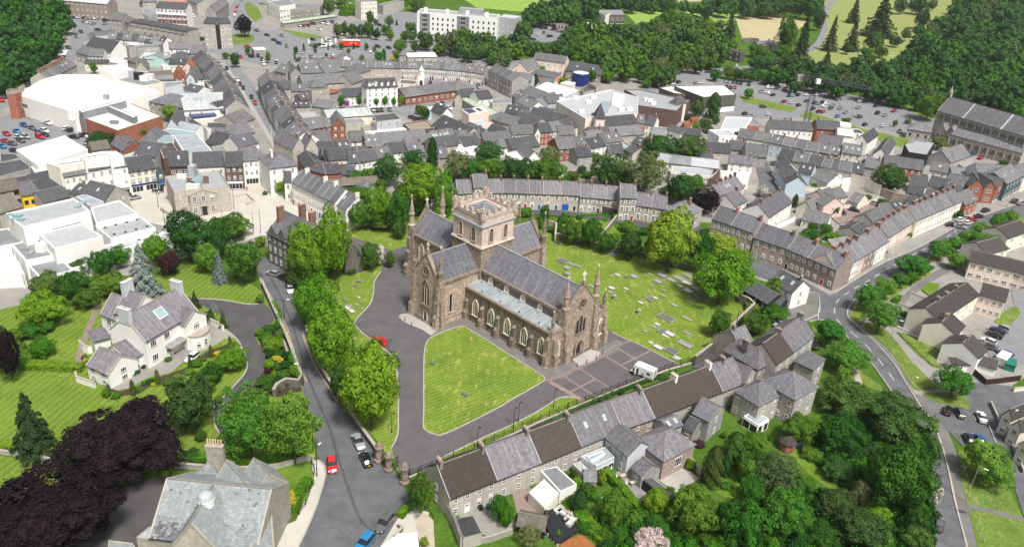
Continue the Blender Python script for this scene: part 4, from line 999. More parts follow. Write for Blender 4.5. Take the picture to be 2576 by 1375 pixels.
line('kerb',[(1106,1156),(1206,1107),(1288,1070),(1360,1032),(1400,1006),(1425,1000),(1450,1003),(1460,1013)],.28,'kerb',h=.1)
tile(2,2)
for L_b in([(350,1085),(520,1020),(660,950),(760,915),(840,880),(900,830),(1010,740),(1190,682)],):line('brick_band',L_b,.7,'brickband',sm=1)
for L_b in([(510,1030),(850,1250)],[(660,950),(1030,1190)],[(920,825),(1330,1075)],[(1050,750),(1260,880)],[(590,1195),(840,1065)],[(1110,920),(1390,782)]):line('brick_band',L_b,.55,'brickband',sm=0)
line('brick_band',[(380,1095),(740,1300)],1.3,'brickband',sm=0)
full()
sheet('grass_circle',[(876,582),(900,572),(960,564),(1015,574),(1012,605),(975,620),(925,610),(885,598)],'grass_close',sm=2)
sheet('school_yard',[(130,1400),(240,1330),(300,1260),(330,1215),(440,1195),(540,1200),(600,1220),(700,1330),(690,1400)],'asphalt_dark')
sheet('lawn',[(560,1200),(640,1175),(780,1160),(788,1190),(770,1260),(720,1290),(650,1270)],'grass')
sheet('lawn',[(430,1186),(510,1186),(508,1203),(435,1200)],'grass')
sheet('back_gardens',[(1030,1200),(1600,1060),(2000,1030),(2100,950),(2230,990),(2300,1050),(2345,1150),(2355,1300),(2340,1500),(1100,1500),(1090,1300)],'grass_dark')
sheet('back_yard',[(1150,1260),(1230,1240),(1290,1290),(1300,1330),(1230,1350),(1160,1330)],'yard')
sheet('back_yard',[(1288,1240),(1330,1225),(1380,1280),(1330,1305),(1300,1290)],'brickband')
sheet('terrace',[(1520,1200),(1600,1170),(1680,1230),(1600,1270),(1560,1250)],'yard')
sheet('terrace',[(1650,1205),(1720,1175),(1760,1205),(1700,1240)],'pavement')
sheet('lane',[(1740,925),(1850,845),(1890,850),(1930,870),(1900,900),(1800,945)],'asphalt_dark')
sheet('back_garden_lawn',[(1960,1120),(2020,1115),(2060,1170),(2110,1215),(2100,1240),(2040,1200)],'grass')
sheet('back_garden_lawn',[(1800,1240),(1860,1215),(1910,1230),(1900,1260),(1840,1260)],'grass')
sheet('garden',[(1380,560),(1420,545),(1530,555),(1560,590),(1500,640),(1400,600)],'grass')
sheet('terrace_road',[(1330,530),(1400,530),(1560,545),(1700,580),(1760,600),(1740,600),(1640,580),(1540,560),(1400,545),(1330,540)],'asphalt_dark')
sheet('yard',[(2080,540),(2180,505),(2210,520),(2190,545),(2110,565)],'brickband')
# ================================================================== the cathedral
GM={}
def archpts(w,h,n=6,x0=0,z0=0):
 sp=h-w*.866;P=[(x0-w/2,z0),(x0+w/2,z0)]
 for i in range(n+1):a=PI/3*i/n;P.append((x0-w/2+w*math.cos(a),z0+sp+w*math.sin(a)))
 for i in range(n-1,-1,-1):a=PI/3*i/n;P.append((x0+w/2-w*math.cos(a),z0+sp+w*math.sin(a)))
 return P
def gothic(w,h,style,fr='trim_pale'):
 k=(w,h,style,fr)
 if k in GM:return GM[k]
 f=MB();g=MB();P=archpts(w,h);Q=archpts(w+.5,h+.35,z0=-.05)
 def fan(mb,P,y,m):mb.face([(x,y,z)for x,z in P],m)
 N=len(P)
 for i in range(1,N):
  j=(i+1)%N;a,b,c,d=P[i],P[j],Q[j],Q[i]
  if i<N-0:f.face([(a[0],-.22,a[1]),(d[0],-.22,d[1]),(c[0],-.22,c[1]),(b[0],-.22,b[1])][::-1],fr)
  f.face([(d[0],0,d[1]),(c[0],0,c[1]),(c[0],-.22,c[1]),(d[0],-.22,d[1])],fr)
  f.face([(a[0],-.22,a[1]),(b[0],-.22,b[1]),(b[0],0,b[1]),(a[0],0,a[1])],fr)
 f.box(-w/2-.3,-.34,-.25,w/2+.3,0,-.04,fr)
 if style=='trac3':
  fan(f,archpts(w*.99,h*.99),-.08,'tracery');lw=w*.2
  for x in(-w*.3,0,w*.3):fan(g,archpts(lw,h*(.66 if x else.72),4,x,.12),-.1,'glass')
  for x in(-w*.15,w*.15):fan(g,archpts(lw*.42,h*.17,3,x,h*.70),-.1,'glass')
  for x in(-w*.06,w*.06):fan(g,archpts(lw*.3,h*.12,3,x,h*.82),-.1,'glass')
  for x in(-w*.15,w*.15):f.box(x-.05,-.16,.1,x+.05,-.08,h*.7,'tracery')
 elif style=='great':
  fan(g,archpts(w,h),-.04,'glass')
  for x in(-w*.17,w*.17):f.box(x-.11,-.2,0,x+.11,-.04,h*.72,'trim_pale')
  for x in(-w*.33,0,w*.33):
   P2=archpts(w*.31,h*.16,4,x,h*.56 if x else h*.62);P3=archpts(w*.22,h*.12,4,x,h*.57 if x else h*.63);
   for i in range(2,len(P2)-1):f.face([(P2[i][0],-.15,P2[i][1]),(P3[i][0],-.15,P3[i][1]),(P3[i+1][0],-.15,P3[i+1][1]),(P2[i+1][0],-.15,P2[i+1][1])],'trim_pale')
  for x,z in((-w*.18,.76),(w*.18,.76),(0,.87)):
   q=f.ring(x,0,0,w*.13,8);r_=f.ring(x,0,0,w*.085,8)
   for i in range(8):
    j=(i+1)%8;f.face([(q[i][0],-.15,h*z+q[i][1]),(q[j][0],-.15,h*z+q[j][1]),(r_[j][0],-.15,h*z+r_[j][1]),(r_[i][0],-.15,h*z+r_[i][1])],'trim_pale')
 elif style=='louvre':
  fan(g,archpts(w,h),-.03,'iron');f.box(-.09,-.2,0,.09,-.03,h*.7,'church_trim')
  for i in range(9):f.box(-w/2,-.14,.12+i*h*.085,w/2,-.04,.2+i*h*.085,'church_trim')
  for x in(-w*.25,w*.25):
   P2=archpts(w*.46,h*.2,4,x,h*.55)
   for i in range(2,len(P2)-1):f.face([(P2[i][0],-.18,P2[i][1]),(x,-.18,h*.9),(P2[i+1][0],-.18,P2[i+1][1])],'church_trim')
 elif style=='lancet':fan(g,archpts(w,h),-.04,'glass');f.box(-.03,-.08,0,.03,-.03,h*.85,'iron')
 elif style=='clere':
  fan(f,archpts(w,h),-.06,'tracery')
  for x,z in((-w*.17,h*.22),(w*.17,h*.22),(0,h*.55)):fan(g,[(x+.13*math.cos(2*PI*i/8),z+.16*math.sin(2*PI*i/8))for i in range(8)],-.08,'glass')
 elif style=='door':
  fan(g,archpts(w,h),-.03,'door_dark')
 GM[k]=(f.mesh('window_surround'),g.mesh('pane'));return GM[k]
def addgoth(o,M,w,h,style,fr='trim_pale',name='window'):
 a,b=gothic(w,h,style,fr);q=bpy.data.objects.new(name,a);COL.objects.link(q);q.parent=o;q.matrix_local=M
 p=bpy.data.objects.new('pane' if style!='door' else 'door_leaf',b);COL.objects.link(p);p.parent=q
def FM(x,y,z,rz):return Matrix.Translation((x,y,z))@Matrix.Rotation(rz,4,'Z')
SF,WF,NF,EF=0.0,PI/2,PI,-PI/2
def buttress(o,x,y,rz,w,p,h,m='church_stone',steps=2,rot=None):
 b=MB();z=0.0;pj=p
 b.box(-w/2-.1,-p-.15,0,w/2+.1,0,.55,m)
 for s in range(steps):
  z2=h*(s+1)/steps;b.hexa([(-w/2,-pj,z+(.55 if s==0 else 0)),(w/2,-pj,z+(.55 if s==0 else 0)),(w/2,0,z+(.55 if s==0 else 0)),(-w/2,0,z+(.55 if s==0 else 0))],[(-w/2,-pj,z2-.7),(w/2,-pj,z2-.7),(w/2,0,z2-.7),(-w/2,0,z2-.7)],m)
  pn=pj*.55 if s<steps-1 else.02
  b.hexa([(-w/2-.04,-pj-.05,z2-.7),(w/2+.04,-pj-.05,z2-.7),(w/2+.04,0,z2-.7),(-w/2-.04,0,z2-.7)],[(-w/2-.04,-pn,z2),(w/2+.04,-pn,z2),(w/2+.04,0,z2),(-w/2-.04,0,z2)],'church_trim')
  z=z2-.001;pj=pn
 q=b.build('buttress',o,(x,y,0),rz);return q
def cross(o,x,y,z,s=1.0,rz=0.0,m='tracery',name='gable_cross'):
 b=MB();b.box(-.16*s,-.12*s,0,.16*s,.12*s,.5*s,m);b.box(-.1*s,-.09*s,.5*s,.1*s,.09*s,1.7*s,m);b.box(-.5*s,-.085*s,1.05*s,-.1*s,.085*s,1.25*s,m);b.box(.1*s,-.085*s,1.05*s,.5*s,.085*s,1.25*s,m)
 n=12
 for i in range(n):
  a,c=2*PI*i/n,2*PI*(i+1)/n;r0,r1=.27*s,.38*s
  b.slab([(r0*math.cos(a),-.06*s,1.15*s+r0*math.sin(a)),(r1*math.cos(a),-.06*s,1.15*s+r1*math.sin(a)),(r1*math.cos(c),-.06*s,1.15*s+r1*math.sin(c)),(r0*math.cos(c),-.06*s,1.15*s+r0*math.sin(c))],.12*s,m)
 return b.build(name,o,(x,y,z),rz)
def pinnacle(o,x,y,z0,z1,r,m='church_stone',fin=True,base=0.0):
 b=MB();sh=z0+(z1-z0)*.38
 b.lathe(0,0,[(r*1.05,base),(r*1.05,z0-.3),(r*1.35,z0),(r*1.35,z0+.35),(r*.85,z0+.6),(r*.85,sh-.3),(r*1.12,sh-.05),(r*1.12,sh+.2),(r*.9,sh+.3),(.12,z1-1.0),(.22,z1-.9),(.1,z1-.75)],8,m,PI/8)
 q=b.build('pinnacle',o,(x,y,0))
 if fin:cross(q,0,0,z1-1.0,.62,PI/2,'tracery','finial')
 return q
def coping(o,p0,p1,p2,th=.55,up=.35,m='church_trim'):
 """raised gable coping: p0 eave, p1 apex, p2 eave; th = thickness across the wall (axis from wall direction)"""
 p0,p1,p2=Vector(p0),Vector(p1),Vector(p2);ax=(p2-p0).normalized();nn=Vector((ax.y,-ax.x,0))*th/2;b=MB()
 for a,c in((p0,p1),(p2,p1)):
  d=(c-a).normalized();u=Vector((0,0,up));b.hexa([a-nn,a+nn,c+nn,c-nn],[a-nn+u,a+nn+u,c+nn+u,c-nn+u],m)
 b.build('gable_coping',o)
CX,CY,CAZ=-8.7,203.1,math.radians(-43.9)
CH=empty('cathedral',(CX,CY,0),CAZ,'large brown sandstone cathedral with a square battlemented crossing tower, slate roofs and spired pinnacles','cathedral')
t_,n_,a_,w_,s_,Lw,Le=5.92,5.28,10.4,5.07,19.8,37.2,24.7
z0_,z1_,hr,he,ha=19.7,25.75,19.3,13.3,9.4
CS,CDK,CTR='church_stone','church_dark','church_trim'
def gablewall(b,ax,at,half,h,r,m,th=.9,sgn=1):
 """gable wall across the building; ax 'x': wall at x=at spanning y; 'y': wall at y=at spanning x"""
 q=[(-half,0),(half,0),(half,h),(0,r),(-half,h)]
 A=[((at,u,z)if ax=='x' else(u,at,z))for u,z in q];B_=[((at-th*sgn,u,z)if ax=='x' else(u,at-th*sgn,z))for u,z in q]
 n=len(A)
 b.face(A,m);b.face(B_[::-1],m)
 for i in range(n):b.face([A[i],B_[i],B_[(i+1)%n],A[(i+1)%n]],m)
b=MB()
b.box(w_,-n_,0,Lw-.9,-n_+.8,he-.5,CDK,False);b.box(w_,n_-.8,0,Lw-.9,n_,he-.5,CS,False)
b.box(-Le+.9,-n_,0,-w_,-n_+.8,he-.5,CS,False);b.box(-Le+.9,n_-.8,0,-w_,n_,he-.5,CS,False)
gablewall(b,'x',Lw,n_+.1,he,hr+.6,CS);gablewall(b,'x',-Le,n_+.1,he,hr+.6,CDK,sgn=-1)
b.build('nave_wall',CH)
b=MB()
b.box(-w_,-s_+.9,0,-w_+.8,-t_,he-.5,CS,False);b.box(w_-.8,-s_+.9,0,w_,-t_,he-.5,CS,False);gablewall(b,'y',-s_,w_+.1,he,hr+.5,CS,sgn=-1)
b.build('transept_wall',CH);b=MB()
b.box(-w_,t_,0,-w_+.8,s_-.9,he-.5,CS,False);b.box(w_-.8,t_,0,w_,s_-.9,he-.5,CS,False);gablewall(b,'y',s_,w_+.1,he,hr+.5,CS)
b.build('transept_wall',CH)
b=MB()
for sg in(-1,1):
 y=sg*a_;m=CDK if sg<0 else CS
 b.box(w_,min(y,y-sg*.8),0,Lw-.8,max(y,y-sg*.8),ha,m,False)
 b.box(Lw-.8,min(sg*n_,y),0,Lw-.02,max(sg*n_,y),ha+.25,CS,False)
b.build('aisle_wall',CH)
b=MB()
for sg in(-1,1):
 b.box(w_,sg*n_-.45 if sg<0 else n_-.35,he-.5,Lw-.9,sg*n_+.35 if sg<0 else n_+.45,he+.25,CTR)
 b.box(-Le+.9,sg*n_-.45 if sg<0 else n_-.35,he-.5,-w_-.45,sg*n_+.35 if sg<0 else n_+.45,he+.25,CTR)
 for sx in(-1,1):b.box(sx*w_-.45 if sx<0 else w_-.35,min(sg*t_,sg*(s_-.9)),he-.5,sx*w_+.35 if sx<0 else w_+.45,max(sg*t_,sg*(s_-.9)),he+.24,CTR)
 b.box(w_+.46,sg*a_-.3 if sg<0 else a_-.5,ha,Lw-.8,sg*a_+.5 if sg<0 else a_+.3,ha+.45,CTR)
 b.box(Lw-.5,min(sg*n_+sg*.6,sg*(a_)),ha+.25,Lw+.12,max(sg*n_+sg*.6,sg*a_),ha+.6,CTR)
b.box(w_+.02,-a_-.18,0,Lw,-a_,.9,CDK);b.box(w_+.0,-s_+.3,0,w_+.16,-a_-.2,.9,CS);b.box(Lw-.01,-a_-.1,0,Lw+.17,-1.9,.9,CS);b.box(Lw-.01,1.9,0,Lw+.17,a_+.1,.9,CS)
b.box(-w_,-s_-.17,0,-1.2,-s_,.9,CS);b.box(1.2,-s_-.17,0,w_,-s_,.9,CS)
b.box(w_+.02,-a_-.12,1.7,Lw,-a_,1.85,CTR);b.box(w_,-s_+.3,1.7,w_+.12,-a_-.2,1.85,CTR)
b.build('cornice',CH)
def pitched(name,ax,c0,c1,half,h,r,m='slate_church'):
 b=MB();th=.2
 for sg in(-1,1):
  q=[(c0,sg*half,h),(c1,sg*half,h),(c1,0,r),(c0,0,r)]
  if ax=='y':q=[(y,x,z)for x,y,z in q]
  nz=(Vector(q[1])-Vector(q[0])).cross(Vector(q[2])-Vector(q[0])).z
  b.slab(q if nz>0 else q[::-1],th,m)
 q=(c0,-.16,r-.05,c1,.16,r+.14)if ax=='x' else(-.16,c0,r-.05,.16,c1,r+.14)
 b.box(*q,'roof_lead');return b.build(name,CH)
pitched('nave_roof','x',t_-.3,Lw-.8,n_+.05,he+.1,hr);pitched('chancel_roof','x',-Le+.8,-t_+.3,n_+.05,he+.1,hr)
pitched('transept_roof','y',-s_+.8,-t_+.3,w_+.05,he+.1,hr-.05);pitched('transept_roof','y',t_-.3,s_-.8,w_+.05,he+.1,hr-.05)
b=MB();b.box(w_,t_-.3,he-.6,t_+.4,n_+.3,he-.1,CS)
for sg in(-1,1):
 q=[(w_,sg*(a_-.45),ha+.3),(Lw-.6,sg*(a_-.45),ha+.3),(Lw-.6,sg*n_,ha+1.0),(w_,sg*n_,ha+1.0)]
 r_=MB();r_.slab(q if sg<0 else q[::-1],.15,'roof_lead')
 L_=Lw-.6-w_
 for i in range(1,38):x=w_+L_*i/38;r_.slab([(x-.035,sg*(a_-.45),ha+.36),(x+.035,sg*(a_-.45),ha+.36),(x+.035,sg*n_,ha+1.06),(x-.035,sg*n_,ha+1.06)][::sg*-1],.06,'roof_lead')
 ro=r_.build('aisle_roof',CH)
 for i in range(9):
  x=w_+2+i*3.5;y=sg*(n_+1.0+(i%2)*3);q=MB();q.lathe(0,0,[(.16,0),(.16,.3),(.2,.34),(.05,.42)],8,'gutter');q.build('roof_vent',ro,(x,y,ha+.45+.35*(a_-abs(y))/5))
coping(CH,(Lw-.4,-n_-.2,he-.1),(Lw-.4,0,hr+.75),(Lw-.4,n_+.2,he-.1),1.1,.45);coping(CH,(-Le+.4,n_+.2,he-.1),(-Le+.4,0,hr+.75),(-Le+.4,-n_-.2,he-.1),1.1,.45)
coping(CH,(-w_-.2,-s_+.4,he-.1),(0,-s_+.4,hr+.65),(w_+.2,-s_+.4,he-.1),1.1,.45);coping(CH,(w_+.2,s_-.4,he-.1),(0,s_-.4,hr+.65),(-w_-.2,s_-.4,he-.1),1.1,.45)
for x,y,s in((Lw-.4,0,1.5),(-Le+.4,0,1.2),(0,-s_+.4,1.15)):
 b=MB();b.hexa([(-.55,-.5,0),(.55,-.5,0),(.55,.5,0),(-.55,.5,0)],[(-.28,-.28,1.0),(.28,-.28,1.0),(.28,.28,1.0),(-.28,.28,1.0)],CTR);b.build('gable_apex',CH,(x,y,hr+.9))
 cross(CH,x,y,hr+1.85,s,PI/2 if y==0 else 0)
b=MB();b.lathe(0,0,[(.5,0),(.3,1.0),(.45,1.4),(.2,2.0)],8,CTR);b.build('gable_apex',CH,(0,s_-.4,hr+.8))
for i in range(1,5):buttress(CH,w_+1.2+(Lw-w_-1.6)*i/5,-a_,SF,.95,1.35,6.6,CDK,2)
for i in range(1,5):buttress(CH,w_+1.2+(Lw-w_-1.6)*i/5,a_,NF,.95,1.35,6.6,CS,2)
buttress(CH,w_+1.0,-a_,SF,.9,1.1,6.4,CDK,2)
for sg in(-1,1):
 f=SF if sg<0 else NF
 buttress(CH,Lw-.8,sg*a_,f,1.15,1.5,8.6,CS,2);buttress(CH,Lw,sg*(a_-.75),WF,1.15,1.5,8.6,CS,2)
 b=MB();b.box(Lw-1.4,min(sg*(a_-1.4),sg*(a_+.05)),0,Lw+.05,max(sg*(a_-1.4),sg*(a_+.05)),ha+.9,CS);b.build('corner_pier',CH)
 pinnacle(CH,Lw-.7,sg*(a_-.7),ha+.9,15.9,.5,CTR,base=ha)
 buttress(CH,Lw,sg*(n_+.15),WF,1.7,1.7,13.2,CS,3)
 b=MB();b.box(Lw-1.9,min(sg*(n_-.5),sg*(n_+1.3)),0,Lw+.25,max(sg*(n_-.5),sg*(n_+1.3)),he+1.2,CS);b.build('corner_pier',CH)
 pinnacle(CH,Lw-.6,sg*(n_+.35),he+1.6,24.0,.82,CS,base=he)
 b=MB();b.box(-Le-.3,min(sg*(n_-.4),sg*(n_+1.3)),0,-Le+1.7,max(sg*(n_-.4),sg*(n_+1.3)),he+2,CDK);b.build('corner_pier',CH)
 buttress(CH,-Le+.6,sg*(n_+1.2),f,1.4,1.9,12.8,CDK,3);buttress(CH,-Le-.2,sg*(n_+.4),EF,1.4,1.9,12.8,CDK,3)
 pinnacle(CH,-Le+.6,sg*(n_+.5),he+2.6,25.5,.85,CS,base=he)
for sx in(-1,1):
 for sg in(-1,1):
  y=sg*s_;f=SF if sg<0 else NF
  b=MB();b.box(min(sx*(w_-.8),sx*(w_+.75)),min(y-sg*1.4,y+sg*.25),0,max(sx*(w_-.8),sx*(w_+.75)),max(y-sg*1.4,y+sg*.25),he+.7,CS);b.build('corner_pier',CH)
  buttress(CH,sx*(w_+.1),y+sg*.2,f,1.35,1.15,12.4,CS,3);buttress(CH,sx*(w_+.7),y-sg*.55,WF if sx>0 else EF,1.35,1.0,12.4,CS,3)
  b=MB();b.lathe(0,0,[(.72,he),(.72,he+2.3),(.85,he+2.4),(.85,he+2.7)],8,CTR,PI/8)
  for k in range(8):a0=2*PI*k/8;b.box(.72*math.cos(a0)-.13,.72*math.sin(a0)-.13,he+2.7,.72*math.cos(a0)+.13,.72*math.sin(a0)+.13,he+3.05,CTR)
  b.build('stub_turret',CH,(sx*(w_+.05),y-sg*.5,0))
  if not(sx<0 and sg<0):pinnacle(CH,sx*(w_+.05),y-sg*.5,he+3.0,24.0,.55,CTR,base=he+2.7)
L_=Lw-w_-1.6
for i in range(5):
 x=w_+1.4+L_*(i+.5)/5
 addgoth(CH,FM(x,-a_-.01,2.6,SF),1.95,4.6,'trac3','tracery');addgoth(CH,FM(x,a_+.01,2.7,NF),1.75,4.5,'trac3','church_trim')
 addgoth(CH,FM(x,-n_-.01,ha+1.35,SF),1.25,1.8,'clere','tracery')
addgoth(CH,FM(Lw+.0,-(n_+3.15),3.0,WF),1.6,4.4,'trac3','tracery');addgoth(CH,FM(Lw+.0,n_+3.2,3.0,WF),1.6,4.4,'trac3','tracery')
addgoth(CH,FM(0,-s_-.01,5.2,SF),2.9,7.0,'great','church_trim');addgoth(CH,FM(0,s_+.01,5.2,NF),2.9,7.0,'great')
addgoth(CH,FM(.0,-s_-.02,.15,SF),1.25,3.0,'door','tracery','doorway')
b=MB();b.box(-1.9,-s_-.5,4.2,1.9,-s_,4.9,CTR);b.box(-1.7,-s_-.3,3.4,-1.5,-s_,4.2,CTR);b.box(1.5,-s_-.3,3.4,1.7,-s_,4.2,CTR);b.build('door_canopy',CH)
addgoth(CH,FM(w_+.01,-15.6,3.6,WF),.85,5.6,'lancet');addgoth(CH,FM(w_+.01,15.6,4.0,WF),.85,5.0,'lancet','tracery')
addgoth(CH,FM(-13,-n_-.01,4.6,SF),1.9,6.6,'trac3','tracery');addgoth(CH,FM(-20,-n_-.01,4.6,SF),1.9,6.6,'trac3','tracery')
for i,(y,h)in enumerate(((-1.25,3.9),(0,4.9),(1.25,3.9))):addgoth(CH,FM(Lw+.01,y,6.6,WF),.8,h,'lancet','church_trim')
b=MB()
for k in range(4):
 w0=3.4-.36*k;P1=archpts(w0,5.0-.3*k);P2=archpts(w0-.36,4.7-.3*k);y0=Lw+.75-.22*k
 for i in range(1,len(P1)):
  j=(i+1)%len(P1);b.face([(y0,P1[i][0],P1[i][1]),(y0,P1[j][0],P1[j][1]),(y0,P2[j][0],P2[j][1]),(y0,P2[i][0],P2[i][1])],'stone_trim' if k%2 else 'trim_pale')
  b.face([(y0,P2[i][0],P2[i][1]),(y0,P2[j][0],P2[j][1]),(y0-.22,P2[j][0],P2[j][1]),(y0-.22,P2[i][0],P2[i][1])],'church_stone')
  if k==0:b.face([(y0,P1[i][0],P1[i][1]),(y0,P1[j][0],P1[j][1]),(Lw-.3,P1[j][0],P1[j][1]),(Lw-.3,P1[i][0],P1[i][1])][::-1],'church_trim')
porch=b.build('west_portal',CH)
b=MB();b.face([(Lw+.03,y,z)for y,z in archpts(1.95,3.8)],'door_dark');b.face([(Lw+.05,y*.95-.4,z*.97)for y,z in archpts(.9,3.0)],'wood_dark');b.build('door_leaf',porch)
def rose(o,x,y,z,rz,r):
 b=MB();n=20
 for r0,r1,yy,m in((r,r*.88,-.2,'church_trim'),(r*.85,r*.7,-.1,'church_stone')):
  for i in range(n):
   a,c=2*PI*i/n,2*PI*(i+1)/n
   b.slab([(r1*math.cos(a),yy,r1*math.sin(a)),(r0*math.cos(a),yy,r0*math.sin(a)),(r0*math.cos(c),yy,r0*math.sin(c)),(r1*math.cos(c),yy,r1*math.sin(c))],.2,m)
 for i in range(8):
  a=2*PI*i/8;b.tube((.12*math.cos(a),-.08,.12*math.sin(a)),(r*.72*math.cos(a),-.08,r*.72*math.sin(a)),.07,.07,'church_trim',4)
 q=b.build('rose_window',o);q.matrix_local=FM(x,y,z,rz)
 g=MB();g.face([(p[0],-.03,p[1])for p in g.ring(0,0,0,r*.75,n)],'glass');g.build('pane',q)
rose(CH,Lw+.01,0,14.9,WF,1.55);rose(CH,0,-s_-.01,15.0,SF,1.5)
for x,y0,zz in((w_+.35+L_*1.5/5*.67,-a_,ha),(w_+9.6,-a_,ha),(w_+22.3,-a_,ha),(w_+6,-n_,he-.6),(w_+22,-n_,he-.6)):
 b=MB();b.tube((x,y0-.18,0 if y0==-a_ else ha+.8),(x,y0-.18,zz),.08,.08,'gutter',6);b.box(x-.16,y0-.3,zz-.3,x+.16,y0-.05,zz,'gutter');b.build('drainpipe',CH)
b=MB();b.box(-t_,-t_,0,t_,t_,z0_,'church_stone',False);b.build('tower_base',CH)
b=MB();t2=t_-.12;b.prism([(-t2,-t2),(t2,-t2),(t2,t2),(-t2,t2)],z0_,z1_+2.0,'church_pink');tw=b.build('belfry_stage',CH)
b=MB()
for zz,m,e,hh in((z0_-.1,'trim_pale',.38,.55),(z1_,'trim_blue',.3,.35)):
 b.hexa([(-t_-e,-t_-e,zz),(t_+e,-t_-e,zz),(t_+e,t_+e,zz),(-t_-e,t_+e,zz)],[(-t_-e*.2,-t_-e*.2,zz+hh),(t_+e*.2,-t_-e*.2,zz+hh),(t_+e*.2,t_+e*.2,zz+hh),(-t_-e*.2,t_+e*.2,zz+hh)],m)
b.build('string_course',CH)
b=MB();zp=z1_+2.0;th=.7
for q in((-t_,-t_,t_,-t_+th),(-t_,t_-th,t_,t_),(-t_,-t_+th,-t_+th,t_-th),(t_-th,-t_+th,t_,t_-th)):b.box(q[0],q[1],zp,q[2],q[3],zp+.9,'church_pink',False)
b.build('parapet',CH)
mm=MB();mm.box(-.55,-.36,0,.55,.36,1.0,'church_pink');mm.box(-.3,-.37,1.0,.3,.37,1.5,'church_pink');mm.box(-.36,-.43,1.5,.36,.43,1.62,'trim_pale');mm.box(-.6,-.42,.95,-.3,.42,1.07,'trim_pale');mm.box(.3,-.42,.95,.6,.42,1.07,'trim_pale');mer=mm.mesh('merlon')
for k in range(4):
 for i in range(4):
  u=-t_+2.35+(i)*2.38;p=((u,-t_+.35),(t_-.35,u),(-u,t_-.35),(-t_+.35,-u))[k]
  inst('merlon',mer,CH,(p[0],p[1],zp+.9),k*PI/2,(.85,.85,.85))
for sx in(-1,1):
 for sy in(-1,1):
  b=MB();b.lathe(0,0,[(.75,0),(.78,2.2),(.88,2.3),(.88,2.5),(.6,2.55)],8,'church_pink',PI/8)
  for k in range(4):a0=PI/4+PI/2*k;b.box(.62*math.cos(a0)-.2,.62*math.sin(a0)-.2,2.6,.62*math.cos(a0)+.2,.62*math.sin(a0)+.2,3.2,'trim_pale')
  b.lathe(0,0,[(.45,2.6),(.3,3.2),(.12,3.6)],6,'trim_pale');b.build('corner_turret',CH,(sx*(t_-.35),sy*(t_-.35),zp))
b=MB();q=t_-.7;F4=[(-q,-q,zp-.3),(q,-q,zp-.3),(q,q,zp-.3),(-q,q,zp-.3)]
for i in range(4):b.face([F4[i],F4[(i+1)%4],(0,0,zp+1.9)],'slate_church')
for p in F4:b.tube(p,(0,0,zp+1.9),.09,.09,'roof_lead',4)
b.build('tower_roof',CH);b=MB();b.tube((0,0,zp+1.6),(0,0,zp+5.5),.05,.04,'iron',5);b.build('weather_rod',CH)
for k in range(4):
 for u in(-2.6,2.6):
  p=((u,-t_+.1),(t_-.1,u),(-u,t_-.1),(-t_+.1,-u))[k];addgoth(CH,FM(p[0],p[1],z0_+1.15,(SF,WF,NF,EF)[k]),1.25,3.9,'louvre','church_pink')
# ================================================================== buildings of the far town (top row of the picture)
mat('roof_mossy',(.20,.18,.15),.95,.5,1.2);mat('roof_brown',(.30,.25,.18),.9,.25,.4)
H,P=house,blockp
def solar(o,pts,h):
 P_=[G(x,y,h)for x,y in pts];iv=Matrix.Translation(-Vector(o.location));q=MB();P_=[iv@p for p in P_]
 n=(P_[1]-P_[0]).cross(P_[2]-P_[0]);P_=P_ if n.z>0 else P_[::-1];q.slab(P_,.1,'solar');q.build('solar_panel',o)
masonry('solar',(.03,.045,.12),(.04,.06,.15),(.3,.3,.33),1.6,1.0,.05,rough=.3,stain=0,off=0,bump=0)
def box_on(o,x,y,z,w,d,h,m,name='roof_unit',rz=0):
 p=G(x,y,z);iv=(Matrix.Translation(o.location)@Matrix.Rotation(o.rotation_euler.z,4,'Z')).inverted();p=iv@p
 q=MB();q.box(-w/2,-d/2,-.02,w/2,d/2,h,m);q.box(-w/2-.06,-d/2-.06,h,w/2+.06,d/2+.06,h+.08,m);return q.build(name,o,p,rz)
tile(0,0);PL='by the curving road'
H(560,0,1075,45,11,12,3,'stone_red','roof_pale',st=3,n=11,sur='stone_trim',label='long three-storey reddish stone building with arched ground floor above a row of parked cars',cat='building',name='courthouse')
H(1092,198,1218,212,7,10,4,'stone_grey','slate_far',n=3,place=PL);H(1228,208,1300,235,6,8,2.5,'stone_grey','slate_far',n=2,place=PL)
o=H(1570,78,1872,95,14,12,3,'w_white','slate_dark',st=4,n=8,wst='pair',ww=1.6,label='four-storey white flats with red balconies and columns under a dark roof',cat='building',name='flats')
for i in range(7):
 q=MB();x=o['_L']*(i+.0)/6.0;q.box(x-.15,-1.3,0,x+.15,-1.0,14,'roof_pale');q.build('column',o)
for z in(3.4,6.8,10.2):q=MB();q.box(-.2,-1.4,z,o['_L']+.2,0,z+.3,'brick' if z<8 else 'w_white');q.build('balcony',o)
P([(1440,105),(1470,90),(1560,105),(1570,130),(1490,165),(1445,140)],8,'w_lilac','roof_grey','pale glazed rounded block beside the white flats',cat='building')
H(1430,20,1562,22,10,12,2,'w_render','slate_far',st=3,place=PL);H(1880,5,1980,40,8,10,2,'w_render','slate_far',place=PL);H(1640,-25,1860,-22,9,10,4,'w_salmon','roof_grey',place=PL)
for o in row([(1305,218),(1500,250),(1700,285),(1885,320)],[3,3,3],7.5,9,.5,'grey house with boxed porch','below the white flats',w='w_render',r='roof_felt',t='l',n=1,st=2):
 q=MB();q.box(.5,-2.6,0,o['_L']*.62,-.01,5.2,'w_render');q.box(.4,-2.7,5.2,o['_L']*.64,-.01,5.4,'roof_felt');q.build('porch',o)
H(2045,232,2165,240,15,12,2.5,'w_render','slate_dark',st=5,n=3,label='left half of the pale five-storey twin flats at the junction',cat='building',name='flats')
